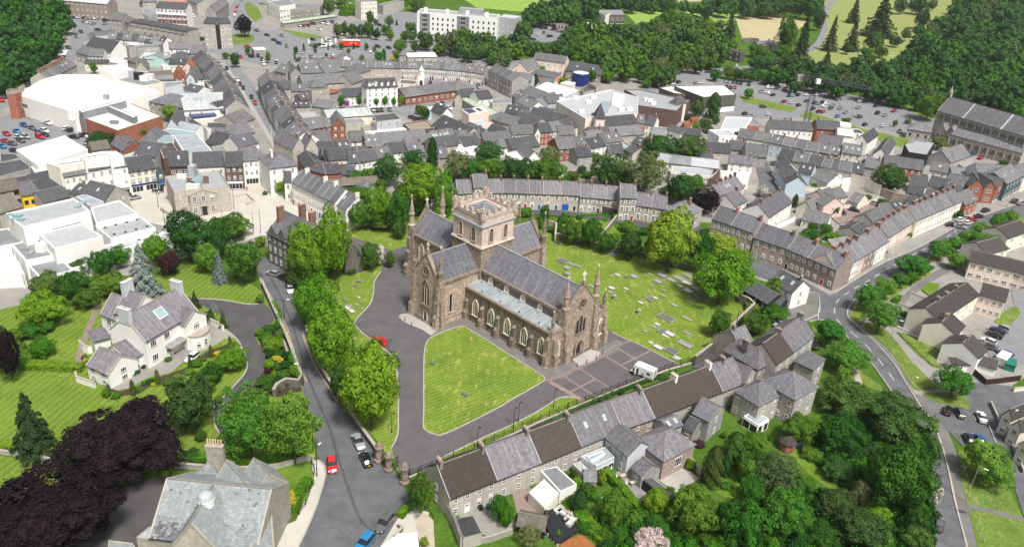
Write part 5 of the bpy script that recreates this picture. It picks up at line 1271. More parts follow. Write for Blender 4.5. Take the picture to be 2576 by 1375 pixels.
H(2205,238,2322,232,15,12,2.5,'w_render','slate_dark',st=5,n=3,label='right half of the pale five-storey twin flats at the junction',cat='building',name='flats')
H(2165,250,2205,250,14.5,8,1,'w_black','slate_dark',t='f',st=1,n=0,label='dark recessed block joining the twin flats',cat='building',name='recess_block')  # plain black block filling the recess between the two halves
H(2065,120,2172,125,9,40,4,'w_grey','slate_far',t='x',n=2,place=PL)
H(965,372,1168,345,4,8,2,'w_grey','slate_far',place=PL);H(1000,405,1120,395,3.5,6,1,'w_grey','roof_lead',t='l',place=PL)
H(850,478,1112,532,5.5,13,5,'w_white','slate_dark',st=1,n=7,label='dark-roofed hall with a big blank white gable beside the curving road',cat='building',name='hall')
H(888,566,1036,570,5,9,3,'w_white','slate_far',n=4,place=PL);H(765,525,890,560,5,9,3,'w_render','slate_far',n=3,place=PL)
H(850,640,1090,640,4,8,1.2,'w_cream','roof_felt',n=5,st=1,place=PL);H(1040,610,1190,640,3.5,6,.5,'w_white','roof_white',t='l',st=1,place=PL)
for k_,(a_0,b_0)in enumerate((((500,800),(640,722)),((640,722),(770,652)))):
 row([a_0,b_0],[5-k_],6,9,3,'slate-roofed red-chimney house','along the curving road',w='w_render',r='slate_far',cm='chimney_red',ch=(.03,),cw=1.5,n=2)
H(1405,588,1648,604,4,14,2,'w_white','roof_pale',st=1,n=2,place=PL);H(1650,600,1715,575,4.5,12,2,'w_mint','roof_grey',st=1,n=1,place=PL)
H(1712,588,1922,590,6,9,3,'w_white','slate_dark',t='h',n=5,place=PL);H(1700,642,1930,645,4,7,2,'w_render','slate_dark',n=4,place=PL)
H(1375,490,1602,475,7,9,.5,'w_render','roof_grey',t='f',n=5,place=PL);H(1290,475,1365,470,10,5,.5,'stone_grey','roof_felt',t='f',st=3,n=1,place=PL)
H(1700,495,1900,492,6,9,3,'w_white','slate_far',n=4,place=PL);H(1905,540,2075,540,8,10,3.5,'stone_grey','slate',st=3,n=2,side='R',ch=(.9,),place=PL)
row([(1080,392),(1380,410),(1640,445)],[4,4],5,9,3,'grey slate-roofed town house',PL,w=['w_render','w_white','stone_grey'],r=['slate_far','slate_dark'],cat='house',ch=(.5,))
H(1250,420,1300,440,4,5,.3,'w_white','roof_white',t='f',n=0,place=PL);H(1520,455,1610,460,5,7,1,'w_grey','roof_grey',t='l',place=PL)
H(1370,690,1475,690,5,12,3.5,'w_render','slate_far',t='x',n=2,place=PL);H(1500,765,1752,752,4,12,.4,'w_render','roof_mossy',t='f',n=5,place=PL);H(1545,805,1750,800,3.5,9,1.2,'w_grey','roof_grey',n=3,place=PL)
H(1832,688,1945,690,4.5,12,3,'w_pinkpale','roof_rust',t='x',n=2,place=PL);H(1752,795,1868,792,5,14,4,'brick','roof_rust',t='x',n=2,place=PL);H(1872,790,1955,790,4,10,2.5,'w_blue','slate_far',t='x',n=1,place=PL)
H(1640,672,1700,668,3,6,1,'w_white','roof_white',t='f',n=1,place=PL);H(1695,685,1815,685,3,5,.4,'w_white','roof_grey',t='f',n=2,place=PL);H(1960,640,2035,640,3.5,6,.5,'w_grey','roof_rust',t='l',n=1,place=PL)
H(1990,800,2130,790,4,8,1.5,'w_white','slate_dark',place=PL);H(1900,740,2080,745,4,9,2.5,'w_render','slate_dark',place=PL);H(1250,590,1370,640,3.5,5,1,'stone_grey','roof_mossy',t='l',n=0,place=PL)
row([(2500,1085),(2345,800),(2245,690),(2125,570)],[5,3,3],7.5,10,4,'dark-roofed shop house','on the high street left side',w=['stone_grey','w_white','w_render'],r=['slate','slate_dark','slate_far'],ch=(.1,),cw=1.4)
RH=P([(150,945),(1000,757),(1556,903),(1600,925),(1262,1000),(790,1118),(670,1105)],9,'w_white','roof_white','huge cream supermarket hall with a plain white roof behind the car park',par=.5,cat='building',name='supermarket')
P([(60,912),(100,888),(208,892),(205,920),(150,943),(65,945)],11,'brick','roof_grey',par=.6,parent=RH);P([(785,1162),(1255,1010),(1628,1165),(1180,1310)],7,'brick','roof_white',par=.5,parent=RH)
P([(990,680),(1190,650),(1332,692),(1130,745)],13,'w_white','roof_white',par=.2,parent=RH);P([(240,905),(420,800),(600,750),(995,748),(995,757),(300,905)],8,'w_cream','roof_white',par=.4,parent=RH)
P([(1150,800),(1350,735),(1640,825),(1440,865)],10,'w_cream','roof_grey',par=.4,parent=RH);P([(790,1112),(1240,1000),(1270,1015),(830,1130)],9.6,'roof_grey','roof_white',par=.2,parent=RH);P([(1060,1060),(1090,1052),(1380,1165),(1335,1182)],9.4,'roof_grey','roof_white',par=.2,parent=RH)
for x,y,w,d,h,m in((1300,770,6,3,3,'roof_pale'),(1400,800,3.5,3,3.2,'iron'),(1460,810,4,3,2.2,'w_white'),(1510,800,3,3,2.4,'w_white'),(1440,760,5,2,1.8,'roof_pale'),(1230,770,2,1,1,'w_white')):box_on(RH,x,y,9.6,w,d,h,m)
box_on(RH,1070,1000,8.5,2,2,2,'roof_pale');box_on(RH,1150,1245,6.5,3,2,1.2,'roof_grey')
wins(RH,(300,1040),(770,1215),[(.3,9,4.5,2.6,'big')],z0=4.0,off=.4);wins(RH,(200,1010),(300,1045),[(5.5,1,5,2.0,'big')],z0=8,off=.4)
P([(318,1062),(352,1056),(778,1192),(742,1215)],5.2,'w_white','roof_green',par=.1,parent=RH)
H(1502,1022,1832,1085,6,13,3.5,'stone_grey','slate',t='h',n=5,label='old stone hall with a dark hipped roof beside the supermarket',cat='building',name='hall')
H(1850,1112,2310,1088,7,20,2,'w_white','roof_tin',t='l',st=2,n=4,label='wide shed with a ribbed pale grey metal roof left of the high street',cat='building',name='warehouse')
o=P([(1868,1150),(2160,1112),(2400,1150),(2370,1180),(1932,1215)],5,'w_cream','roof_white','low white flat-roofed unit with a blue solar panel',cat='building');solar(o,[(1890,1150),(2150,1118),(2185,1158),(1915,1188)],5.4)
PL='beside the supermarket'
P([(1645,826),(1825,812),(1838,850),(1655,882)],8,'w_lilac','roof_grey',desc='pale flat-roofed block',place=PL);P([(1893,852),(1990,840),(2085,890),(1968,912)],6,'w_white','roof_white',desc='small white flat-roofed block',place=PL)
H(2095,858,2245,848,7,10,.4,'w_render','roof_felt',t='f',n=3,place=PL);P([(1690,930),(1900,888),(2110,960),(1830,985)],5,'w_white','glass_roof',desc='glass-roofed block',place=PL,par=.1);P([(1830,985),(2250,940),(2260,975),(1870,1015)],6,'w_render','roof_felt',desc='black flat-roofed block',place=PL)
H(2080,1300,2300,1293,4.5,10,.4,'w_render','roof_felt',t='f',n=4,place=PL);H(1980,1335,2080,1320,5,10,3,'w_grey','slate_dark',t='x',n=1,place=PL);H(2375,1255,2560,1190,5,12,3,'w_render','slate_far',place=PL);H(2250,1150,2500,1090,5,14,4,'w_render','slate_dark',n=3,place=PL)
H(1660,1290,1812,1290,6,16,4,'w_lilac','slate',t='x',n=1,place=PL);P([(1500,1330),(1720,1290),(1980,1330),(1990,1375),(1600,1400)],7,'w_white','glass_roof',desc='long ribbed glass-roofed block',place=PL,par=.1);H(1700,1330,1900,1375,5,14,3,'w_white','roof_lead',place=PL)
H(2350,1375,2560,1330,5,11,3,'w_render','slate',place=PL);H(2120,1385,2340,1385,5,10,2.5,'w_render','slate',place=PL);H(1420,1300,1560,1250,4,6,.4,'w_white','glass_roof',t='f',n=1,place=PL);H(1850,900,1990,930,6,8,2,'w_white','slate_dark',place=PL)
tile(1,0);PL='round the roundabout'
PS=P([(115,15),(330,-10),(395,45),(235,65)],10,'w_white','roof_grey','pale three-storey station building with a flat roof behind tall fencing',par=.4,cat='building',name='station');wins(PS,(115,15),(235,65),[(2,5,1.8,1.2),(6,5,1.8,1.2)],z0=10);wins(PS,(235,65),(395,45),[(2,5,1.8,1.2),(6,5,1.8,1.2)],z0=10)
P([(185,72),(400,42),(680,45),(640,72),(245,102)],7,'stone_grey','roof_grey',par=.4,parent=PS);wins(PS,(248,102),(640,72),[(1,12,1.8,1.1),(4,12,1.8,1.1)],z0=7)
for i in range(22):
 q=MB();x=0;q.tube((0,0,0),(0,0,6),.07,.07,'iron',4);a=G(245+i*20,212-i*2.2);q=q.build('fence_post',PS,(a.x-PS.location.x,a.y-PS.location.y,0))
H(285,238,815,165,3.2,4,.6,'w_grey','roof_green',t='l',n=0,label='long low green-topped wall shed beside the station car park',cat='building',name='shed')
H(1055,22,1218,18,13,12,.5,'w_cream','roof_grey',t='f',st=4,n=6,place=PL);P([(1220,42),(1400,5),(1490,12),(1280,62)],7,'w_render','roof_grey',desc='long grey flat-roofed block',place=PL);H(30,30,110,40,8,10,2,'w_render','roof_grey',n=2,place=PL)
HT=H(1620,118,2430,182,17,15,.5,'w_white','roof_pale',t='f',st=5,n=0,label='long white five-storey hotel with grey bays and rows of small square windows',cat='building',name='hotel')
Lh=HT['_L']
for f0,f1 in((.035,.16),(.50,.65)):q=MB();q.box(Lh*f0,-.25,.5,Lh*f1,-.0,16.2,'roof_grey');q.build('bay_panel',HT);[addwin(HT,facemat(Lh,15,0,Lh*(f0+f1)/2,z)@Matrix.Translation((0,-.26,0)),3.6,2.4,'big')for z in(1,4.2,7.4,10.6,13.4)]
for f in(.2,.26,.32,.385,.45,.70,.765,.83,.895,.96):
 for z in(5.6,8.8,12.4):addwin(HT,facemat(Lh,15,0,Lh*f,z),1.1,1.5,'dark')
for f in(.1,.37,.62,.86):q=MB();q.box(-1.2,-1,0,1.2,1,3,'w_white');q.build('roof_box',HT,(Lh*f,3,16.6))
for y_ in(0,):q=MB();q.box(Lh*.5,9,16.5,Lh*.8,15.5,20,'roof_pale');q.build('plant_room',HT)
H(2430,168,2600,190,16,14,.5,'roof_pale','roof_pale',t='f',st=4,n=4,label='grey end wing of the long white hotel',cat='building',name='hotel_wing')
H(1530,577,1822,570,4.5,12,1.2,'w_render','roof_white',n=6,st=1,label='low building with a long white roof beyond the crescent',cat='building',name='workshop');H(820,612,992,612,4,12,3,'w_white','slate_light',t='x',n=1,place=PL);H(1440,555,1512,560,5,7,3,'stone_grey','slate_far',t='h',n=2,place=PL)
H(-20,505,115,500,4,9,.4,'w_grey','roof_white',t='f',n=0,label='white canopy building beside the roundabout',cat='building',name='canopy')
CR='in the long curved terrace'
row([(460,665),(700,662),(960,676),(1200,682),(1460,687)],[2,3,3,3],6.5,9,2.7,'beige stone terraced house',CR,w=['stone','w_render'],r='slate_far',n=2,ch=(.95,),cw=1.0)
row([(1460,687),(1700,688),(1900,700),(2100,718),(2292,744)],[3,3,3,3],6.5,9,2.7,'beige stone terraced house',CR,w='stone',r='slate_far',n=3,sur='frame_white',ch=(.95,),doors=[((0,'door_dark'),),((2,'door_red'),),((0,'door_white'),),((2,'door_navy'),)])
o=H(1632,765,1690,768,5.5,4,.4,'w_white','roof_pale',t='f',st=1,n=0,label='small white arched gateway tower with a dome in front of the curved terrace',cat='monument',name='gateway')
q=MB();q.lathe(1.6,2,[(1.3,5.4),(1.3,8),(1.5,8.1),(1.5,8.4),(1.1,9),(.5,10),(.12,11)],10,'w_white');q.build('dome',o);q=MB();q.face([(x+o['_L']/2,-.03,z)for x,z in archpts(1.8,3.4)],'glass');q.build('archway',o)
row([(2335,705),(2574,822)],4,9,10,3,'grey stone three-storey house','right of the curved terrace',w='stone_grey',r='slate_far',st=3,n=2,doors=((0,'door_dark'),),sur='frame_white')
PL='left of the brick wing'
H(455,738,690,728,8,12,3.5,'w_render','slate_far',n=5,place=PL);H(692,738,872,716,8,13,4,'w_render','slate_far',n=4,place=PL);H(872,716,1020,745,8,12,4,'w_render','slate_far',t='h',n=2,place=PL)
H(470,855,960,828,7,12,3.5,'w_render','slate_far',n=8,place=PL);H(545,880,718,870,7,8,3,'stone_grey','slate_far',t='h',n=3,place=PL);H(960,845,1085,800,7,10,4,'w_render','slate_far',n=2,place=PL)
H(190,712,300,742,9,9,3,'stone_grey','slate_far',n=2,ch=(.9,),place=PL);H(345,742,455,738,10,16,3,'w_grey','slate_far',t='x',n=1,place=PL);H(110,770,190,790,6,8,2,'stone_grey','slate_far',place=PL)
o=H(1112,886,1425,870,10,10,3.2,'w_white','slate_dark',st=4,n=5,label='tall plain white building with five small white dormers on its dark roof',cat='building',name='building')
for i in range(5):q=MB();x=o['_L']*(i+.5)/5;q.box(x-.6,.6,10.4,x+.6,3,11.8,'w_white');q.face([(x-.7,.5,11.8),(x+.7,.5,11.8),(x,.5,12.5)],'w_white');q.slab([(x-.75,.5,11.8),(x,.5,12.5),(x,3.5,12.5),(x-.75,3.5,11.8)][::-1],.1,'slate_dark');q.slab([(x,.5,12.5),(x+.75,.5,11.8),(x+.75,3.5,11.8),(x,3.5,12.5)][::-1],.1,'slate_dark');q.build('dormer',o)
H(1060,865,1112,885,10,10,3,'w_white','slate_dark',n=0,place=PL);H(1425,835,1600,850,6,9,2,'w_cream','roof_mossy',t='f',n=2,place=PL)
H(880,978,1115,962,4.6,9,3,'w_white','slate_dark',n=4,doors=((0,'door_purple!'),),label='white shop house with a purple roller door and dark roof on the street corner',cat='house')
H(740,942,985,897,3.4,10,1,'w_grey','roof_rust',t='l',n=0,st=1,label='shed with a rusty orange-red roof',cat='shed',name='shed');H(560,915,738,893,7,10,.5,'stone_grey','roof_mossy',t='f',n=3,place=PL)
H(355,917,532,917,6,8,2.5,'stone','slate_far',n=3,sky=1,place=PL);H(225,895,350,893,7,8,3,'stone','slate_dark',n=2,place=PL);H(560,1065,745,1095,3.6,8,2.5,'w_render','slate_far',place=PL,n=0)
H(375,1078,545,1072,4,8,1.5,'w_render','slate_dark',t='h',n=0,sky=3,place=PL);P([(400,1130),(600,1120),(630,1165),(430,1182)],4,'w_render','roof_pale',desc='rendered white-roofed block',place=PL);H(450,1010,540,1000,5,8,2,'w_grey','slate_dark',place=PL)
row([(15,792),(85,962),(150,1088),(215,1185),(288,1305),(385,1420)],[2,2,2,2,2],7.5,10,3.6,'slate-roofed shop house','on the high street right side',w=['stone_grey','w_white','w_render','w_cream'],r=['slate_far','slate_dark','slate'],ch=(.05,),cw=1.4,n=2)
PL='right of the high street'
H(720,1188,1172,1158,4.2,13,2,'w_cream','roof_tin',n=0,st=1,label='long shed with a rippled pale tin roof below the white dormer building',cat='building',name='shed')
H(450,1312,760,1268,6,10,3,'brick','slate_far',n=6,place=PL);H(762,1270,900,1268,6,13,3.5,'brick','slate_far',t='x',n=2,place=PL);P([(1172,1150),(1380,1130),(1460,1195),(1216,1222)],5.5,'w_render','roof_felt',desc='rendered black-roofed block',place=PL)
H(1216,1240,1458,1208,5,4,.5,'w_lilac','roof_grey',t='f',n=3,place=PL);P([(860,1200),(1050,1190),(1090,1225),(900,1245)],5,'w_render','roof_grey',desc='rendered flat-roofed block',place=PL);P([(1480,1240),(1710,1205),(1796,1286),(1560,1312)],5,'brick_brown','roof_brown',desc='square tan-roofed block',place=PL)
P([(1080,1322),(1490,1282),(1522,1297),(1180,1347)],4,'w_cream','roof_white',desc='low white flat-roofed block',place=PL)
HW=H(1500,978,2010,910,4.5,12,3,'brick','slate_far',st=1,n=9,ww=1.6,label='long single-storey red brick wing with a grey slate roof',cat='building',name='hospital_wing');H(1425,945,1500,978,4.5,12,3,'brick','slate_far',t='h',st=1,n=1,label='hipped left end block of the long red brick wing',cat='building',name='hospital_wing');H(2010,912,2190,885,4.5,12,3.4,'brick','slate_far',t='h',st=1,n=2,label='hipped right end block of the long red brick wing',cat='building',name='hospital_wing')
H(2000,985,2075,990,5,8,2.5,'w_render','slate_far',t='x',n=0,place=PL);H(2078,975,2192,962,5,7,3,'w_white','slate_dark',n=1,place=PL);P([(2072,1002),(2160,980),(2440,1132),(2350,1162)],4,'w_grey','roof_green','long low unit with a pale green roof',par=.1,cat='building')
o=P([(2070,1106),(2270,1070),(2346,1116),(2142,1156)],6,'w_peach','roof_white','tan building with a white roof carrying two solar panels',par=.2,cat='building');solar(o,[(2085,1105),(2170,1090),(2215,1125),(2145,1140)],6.1);solar(o,[(2205,1090),(2240,1085),(2280,1110),(2250,1118)],6.1)
H(1730,1122,1842,1112,4,8,.4,'w_blue','roof_white',t='f',n=1,place=PL);H(1862,1160,1978,1142,4,9,3,'w_white','slate_dark',t='x',n=1,place=PL);H(1762,1262,2062,1400,5,13,4,'w_render','slate_dark',place=PL,sky=2);H(2150,1220,2250,1260,4,8,.4,'w_peach','roof_pale',t='f',place=PL)
H(2240,1000,2380,985,6,9,3,'w_white','slate_dark',n=2,place=PL);H(2380,1040,2574,1030,4.5,9,.4,'w_render','roof_grey',t='f',place=PL);H(2370,1200,2574,1260,4,12,2.5,'stone_grey','slate_far',place=PL);H(2060,1300,2230,1375,4,9,2.5,'w_render','slate_dark',place=PL);H(2100,1360,2300,1345,4,9,2.5,'w_render','slate_dark',place=PL)
H(2300,1330,2440,1375,5,9,3,'w_render','slate_dark',place=PL);H(2450,1375,2574,1370,4.5,10,3,'w_render','slate_far',place=PL);H(2500,1130,2640,1150,4.5,10,2.5,'stone_grey','slate_dark',place=PL)
tile(2,0);PL='beyond the pink corner tower'
H(212,592,532,634,8,10,3,'w_peach','slate_far',n=5,label='tan two-storey centre with salmon panels and a grey roof below the trees',cat='building',name='building')
H(5,690,160,716,5,18,4,'w_peach','slate_far',t='x',n=2,place=PL);H(180,740,430,790,4,8,1.5,'w_salmon','slate_far',t='l',n=3,place=PL);H(540,706,890,757,5,13,4,'stone_grey','slate_dark',n=5,ws=1,place=PL,desc='long dark-roofed barn')
q=MB();q.lathe(0,0,[(5.2,0),(5.2,7),(5.0,7.3),(4.6,7.1)],20,'door_navy');q.lathe(0,0,[(4.6,7.11),(.1,7.4)],20,'roof_white');tag(q.build('storage_tank',None,tuple(G(683,855))),'round navy blue storage tank with a pale top','tank')
P([(485,835),(545,815),(640,830),(600,862)],5,'w_cream','roof_white',desc='small cream block',place=PL);P([(770,830),(900,840),(952,850),(850,875)],5,'w_render','roof_grey',desc='grey flat-roofed block',place=PL);P([(700,880),(770,850),(850,900),(720,930)],3,'w_render','roof_felt',desc='low dark block',place=PL)
H(180,905,500,990,6,14,2,'w_lilac','roof_white',t='l',n=5,place=PL,desc='white-roofed warehouse');H(85,932,290,1012,7,11,3,'w_lilac','slate_far',n=5,place=PL);H(290,1012,365,1042,7,11,3,'w_lilac','slate_far',t='x',n=1,place=PL);H(365,1042,495,1002,7,9,3,'w_lilac','slate_far',n=4,place=PL)
ML=P([(445,1015),(1000,900),(1270,975),(1265,1150),(960,1172),(740,1192)],9,'w_cream','roof_pale','large cream shopping centre with a grey flat roof behind the pink corner tower',cat='building',name='shopping_centre')
P([(1130,900),(1282,896),(1792,1010),(1700,1060),(1655,1112),(1275,1058),(1270,975)],9,'brick_brown','roof_pale',parent=ML);P([(870,1130),(905,1015),(1000,1025),(960,1120)],9.6,'roof_lead','glass_roof',parent=ML,par=.2);P([(1020,930),(1140,955),(1090,1090),(1000,1060)],9.3,'w_white','roof_white',parent=ML,par=.2)
for x,y in((500,1010),(640,995),(820,990),(770,1040),(1350,1015),(1390,1022),(1420,1050),(1180,1110),(1100,1120),(700,1135)):box_on(ML,x,y,8.5,2.5,2,1.3,'w_white')
H(935,1268,1268,1238,6.5,9,3,'w_cream','slate_dark',st=2,n=5,ww=3.2,wst='big',label='cream two-storey shop front with large dark windows right of the pink tower',cat='building');H(735,1208,842,1250,6.5,9,3,'w_cream','slate_dark',n=2,ww=1.5,label='short cream shop wing left of the pink tower',cat='building')
o=H(843,1186,938,1190,10.5,5.5,6,'w_pinkpale','slate_dark',t='h',st=3,n=2,ww=.8,skip=((1,0),(1,1),(2,0),(2,1)),label='pale pink corner tower with a pointed dark slate pyramid roof',cat='tower',name='corner_tower');q=MB();q.box(.8,-.1,6.2,o['_L']-.8,0,8.8,'w_white');q.build('sign_board',o);q=MB();[q.tube((o['_L']/2-.3+.3*i,-.14,7.8),(o['_L']/2-.1+.2*i,-.14,8.5),.1,.1,'door_green',4)for i in range(2)];q.box(1.4,-.14,6.5,o['_L']-1.4,-.1,6.9,'door_red');q.box(1.8,-.14,7.05,o['_L']-1.8,-.1,7.4,'door_red');q.build('sign_mark',o)
H(1665,1050,1755,1030,9.5,5,3,'w_cream','slate_dark',t='h',st=2,n=1,label='small cream corner turret with a dark pointed roof',cat='tower',name='corner_tower')
WH=P([(1632,865),(2130,855),(2257,950),(1925,977)],9,'w_olive','roof_white','large warehouse with a white flat roof, dark olive cladding and a white base',par=.3,cat='building',name='warehouse');P([(1480,880),(1600,862),(1650,872),(1745,950),(1620,932)],7,'brick_brown','roof_white',parent=WH);shed(WH,(1925,977),(2257,950),9,0,2.6,'w_white',off=.05);shed(WH,(1745,920),(1925,977),9,0,2.6,'w_white',off=.05)
H(1268,1238,1340,1242,6,9,3,'w_orange','slate_far',n=2,place=PL);H(1340,1246,1428,1262,6,9,3,'w_white','slate_dark',n=2,place=PL,ch=(.9,));H(1550,1302,1700,1345,3.4,8,1.5,'w_white','roof_felt',st=1,place=PL);H(1700,1345,1890,1375,3.2,9,2,'w_render','slate_dark',st=1,place=PL);H(1400,1345,1540,1365,3.2,8,2,'w_cream','roof_grey',st=1,place=PL)
for x,y in((1790,1180),(1715,1225)):P([(x,y),(x+65,y-12),(x+88,y+5),(x+20,y+30)],2.6,'roof_rust','roof_rust',desc='rusty red container',place='behind the poplar',par=.05,cat='container',name='container')
CL=P([(848,115),(910,100),(992,130),(940,158)],9,'w_white','roof_grey','white and brown modern clubhouse with a grey roof beside the sports fields',cat='building',name='clubhouse',par=.3);P([(912,100),(1100,98),(1140,150),(990,150)],8,'brick_brown','roof_grey',parent=CL,par=.3);wins(CL,(990,150),(1140,150),[(1,4,3,2.4,'big'),(4.6,3,2.6,1.5,'big')],z0=8)
P([(675,250),(760,225),(865,262),(790,300)],4,'w_white','roof_white','low white block in front of the clubhouse',par=.2,cat='building');H(442,252,572,250,3,7,.4,'brick_brown','roof_grey',t='f',n=4,st=1,label='small dark flat-roofed shed beside the hotel car park',cat='shed',name='shed')
H(2480,470,2670,462,4,8,3,'stone_grey','slate_far',n=3,ch=(.1,.7),label='stone cottage with chimneys between the park trees',cat='house');wall([(2130,130),(2300,150),(2574,118)],2.5,.6,'stone_wall','rubble stone wall edging the dry field');wall([(2320,425),(2400,420),(2480,430)],3,.6,'stone_wall','short rubble wall left of the park cottage')
o=H(2180,500,2300,530,7,5,.4,'stone_dark','roof_mossy',t='f',n=2,label='ruined dark stone walls among the trees',cat='ruin',name='ruin')
PL='below the shopping centre'
H(0,1352,230,1346,5.5,9,3,'w_white','slate_far',n=6,place=PL);H(232,1342,286,1338,6,9,2.5,'w_cream','slate_far',t='x',n=1,place=PL);H(286,1334,410,1325,6,9,3,'brick','slate_dark',n=3,place=PL);H(411,1322,548,1305,6,9,3,'w_lilac','slate_far',n=4,place=PL);H(550,1305,662,1272,6,9,3,'w_white','slate_dark',n=3,place=PL)
H(150,1170,480,1250,5,10,3.5,'brick_brown','slate_dark',place=PL,n=4);H(0,1200,220,1275,5,10,3,'w_render','slate_dark',place=PL);H(20,1010,182,1095,5,9,3,'w_white','slate_far',place=PL,ch=(.5,),cm='chimney_red');H(0,960,60,1000,6,9,3,'stone_grey','slate_far',place=PL);H(0,800,195,822,8,10,3,'w_lilac','slate_far',st=3,n=4,place=PL);H(270,850,410,870,5,10,3,'w_peach','slate_far',place=PL)
H(240,1130,400,1160,4.5,8,2,'stone_grey','slate_dark',place=PL);H(780,1375,1000,1372,5,9,3,'w_render','slate_dark',place=PL);H(1010,1370,1330,1350,4.5,9,3,'w_render','slate_far',place=PL,n=6)
o=P([(2150,1175),(2420,1178),(2335,1292),(2098,1292)],9,'w_white','roof_pale','white modern flats with a pale grey roof at the car park corner',cat='building',name='flats',par=.3);wins(o,(2098,1292),(2335,1292),[(.5,3,2.4,2,'big'),(5.2,2,3.4,2.4,'big')],z0=9)
P([(2340,1262),(2400,1185),(2492,1240),(2475,1270)],8,'brick','roof_grey','red brick block with roof plant beside the white flats',cat='building',par=.3)
tile(3,0)
CHh=empty('tower_crane',tuple(G(343,1405)),0,'dark lattice tower crane standing beside the car park','crane')
def lattice(name,a,b,r,par,m='crane_steel',n=14):
 q=MB();a,b=Vector(a),Vector(b);d=b-a;u=d.cross(Vector((0,0,1))if abs(d.normalized().z)<.9 else Vector((1,0,0))).normalized()*r;w=d.cross(u).normalized()*r;cs=[u+w,w-u,-u-w,u-w]
 for c in cs:q.tube(a+c,b+c,.12,.12,m,4)
 for i in range(n):
  p,s_=a+d*i/n,a+d*(i+1)/n
  for k in range(4):q.tube(p+cs[k],s_+cs[(k+1)%4],.07,.07,m,3)
 return q.build(name,par)
solid('crane_steel',(.02,.025,.04),.6)
lattice('mast',(0,0,0),(0,0,29),1.1,CHh,n=20);lattice('jib',(0,0,29.6),(24,-10,29.2),.7,CHh,n=18);lattice('counter_jib',(0,0,29.6),(-7,2.9,29.6),.7,CHh,n=5);lattice('tower_head',(0,0,30),(1,0,38),.5,CHh,n=6)
q=MB();q.box(-8,2,27.6,-5.4,4.4,30.4,'w_grey');q.build('counterweight',CHh);q=MB();q.box(-.4,-2.6,28,1.6,-.9,30.2,'frame_white');q.build('cab',CHh)
for e in((12,-5,30),(20,-8.3,30)):q=MB();q.tube((1,0,38),e,.04,.04,'crane_steel',4);q.build('stay_cable',CHh)
GC=H(1705,1112,2610,1378,13.5,14,6.5,'stone_grey','slate_light',st=1,n=0,trim='stone_trim',label='long grey stone church with a slate roof, grouped lancet windows and a bellcote',cat='church',name='church');Lg=GC['_L']
for i in range(11):
 for k in(-.55,0,.55):addgoth(GC,facemat(Lg,14,0,Lg*(i+.6)/11.2+k*1.9,9.6),.62,2.6,'lancet','stone_grey')
for i in range(12):q=MB();x=Lg*i/11.2+.3;q.box(x-.25,-.35,7,x+.25,0,12.6,'stone_trim');q.build('pilaster',GC)
for x in(Lg*.3,Lg*.72):q=MB();k=6.5/7;q.slab([(x-.5,-.2,13.5),(x+.5,-.2,13.5),(x+.5,7,20.15),(x-.5,7,20.15)],.2,'roof_pale');q.build('roof_strip',GC)
q=MB();q.box(-.9,6.2,18,.6,7.8,22.5,'stone_trim');q.box(-.6,6.0,19.6,.3,8.0,21.4,'gutter');q.lathe(-.15,7,[(1.0,22.5),(.5,24),(.1,25.5)],6,'stone_trim');q.build('bellcote',GC)
AI=H(1835,1352,2560,1545,6.5,6,2.2,'stone_grey','slate_light',t='l',st=1,n=0,label='lean-to side aisle of the grey stone church with lancet windows',cat='church',name='church_aisle');La=AI['_L']
for i in range(9):
 for k in(-.9,0,.9):addgoth(AI,facemat(La,6,0,La*(i+.6)/9+k,2.4),.55,2.2,'lancet','stone_grey')
 q=MB();q.box(La*i/9-.3,-.6,0,La*i/9+.3,0,5.6,'stone_trim');q.build('buttress',AI)
H(1405,1295,1640,1335,5,10,3,'stone_grey','slate_light',t='h',st=1,n=3,wst='dark',label='low hipped grey stone vestry left of the grey church',cat='building',name='vestry')
for x in(1705,1795):H(x,1290+(x-1705)*.3,x+82,1315+(x-1705)*.3,6.2,10,3.2,'stone_grey','slate_light',t='x',st=1,n=2,wst='dark',trim='stone_trim',place='before the grey church',name='chapel',cat='chapel')
PL='between the crane and the brick house'
H(30,1290,452,1318,7,9,3,'w_white','slate_dark',n=8,ch=(.0,.5),cm='chimney_red',label='long white three-bay terrace with a dark roof behind the crane mast',cat='building');H(495,1295,722,1312,8,10,3,'brick','slate_dark',n=2,side='L',cm='chimney_red',ch=(.1,),label='red brick house with a dark roof right of the crane mast',cat='house');H(728,1262,838,1278,8,8,.5,'w_white','roof_white',t='f',n=1,label='white flat-roofed block right of the red brick house',cat='building');H(838,1335,975,1345,5,8,.5,'w_white','roof_felt',t='f',n=1,label='low white block with a black roof, right of the brick house',cat='building')
# ================================================================== second row: square, Vicars' row, the long curved terrace, right-hand streets
tile(0,1);PL='left of the white arts centre'
P([(160,130),(650,-12),(882,125),(382,292)],8,'w_white','roof_white','plain white flat-roofed store below the car park',cat='building',name='store',par=.4)
P([(0,165),(150,162),(200,210),(0,262)],6,'w_grey','roof_felt',desc='grey flat-roofed block',place=PL);o=P([(-20,255),(200,220),(302,290),(302,322),(-20,400)],7,'w_grey','roof_felt',desc='grey two-storey block',place=PL);wins(o,(-20,400),(302,322),[(3.8,7,1.3,1.4)],z0=7);P([(120,400),(305,368),(412,452),(190,492)],6,'w_render','roof_felt',desc='dark flat-roofed block',place=PL);P([(0,420),(130,400),(190,495),(0,540)],6,'w_grey','roof_grey',desc='stained flat-roofed block',place=PL);P([(310,300),(450,285),(500,420),(410,450)],6,'w_white','roof_white',desc='white-roofed block',place=PL)
SQ='in the white row behind the square'
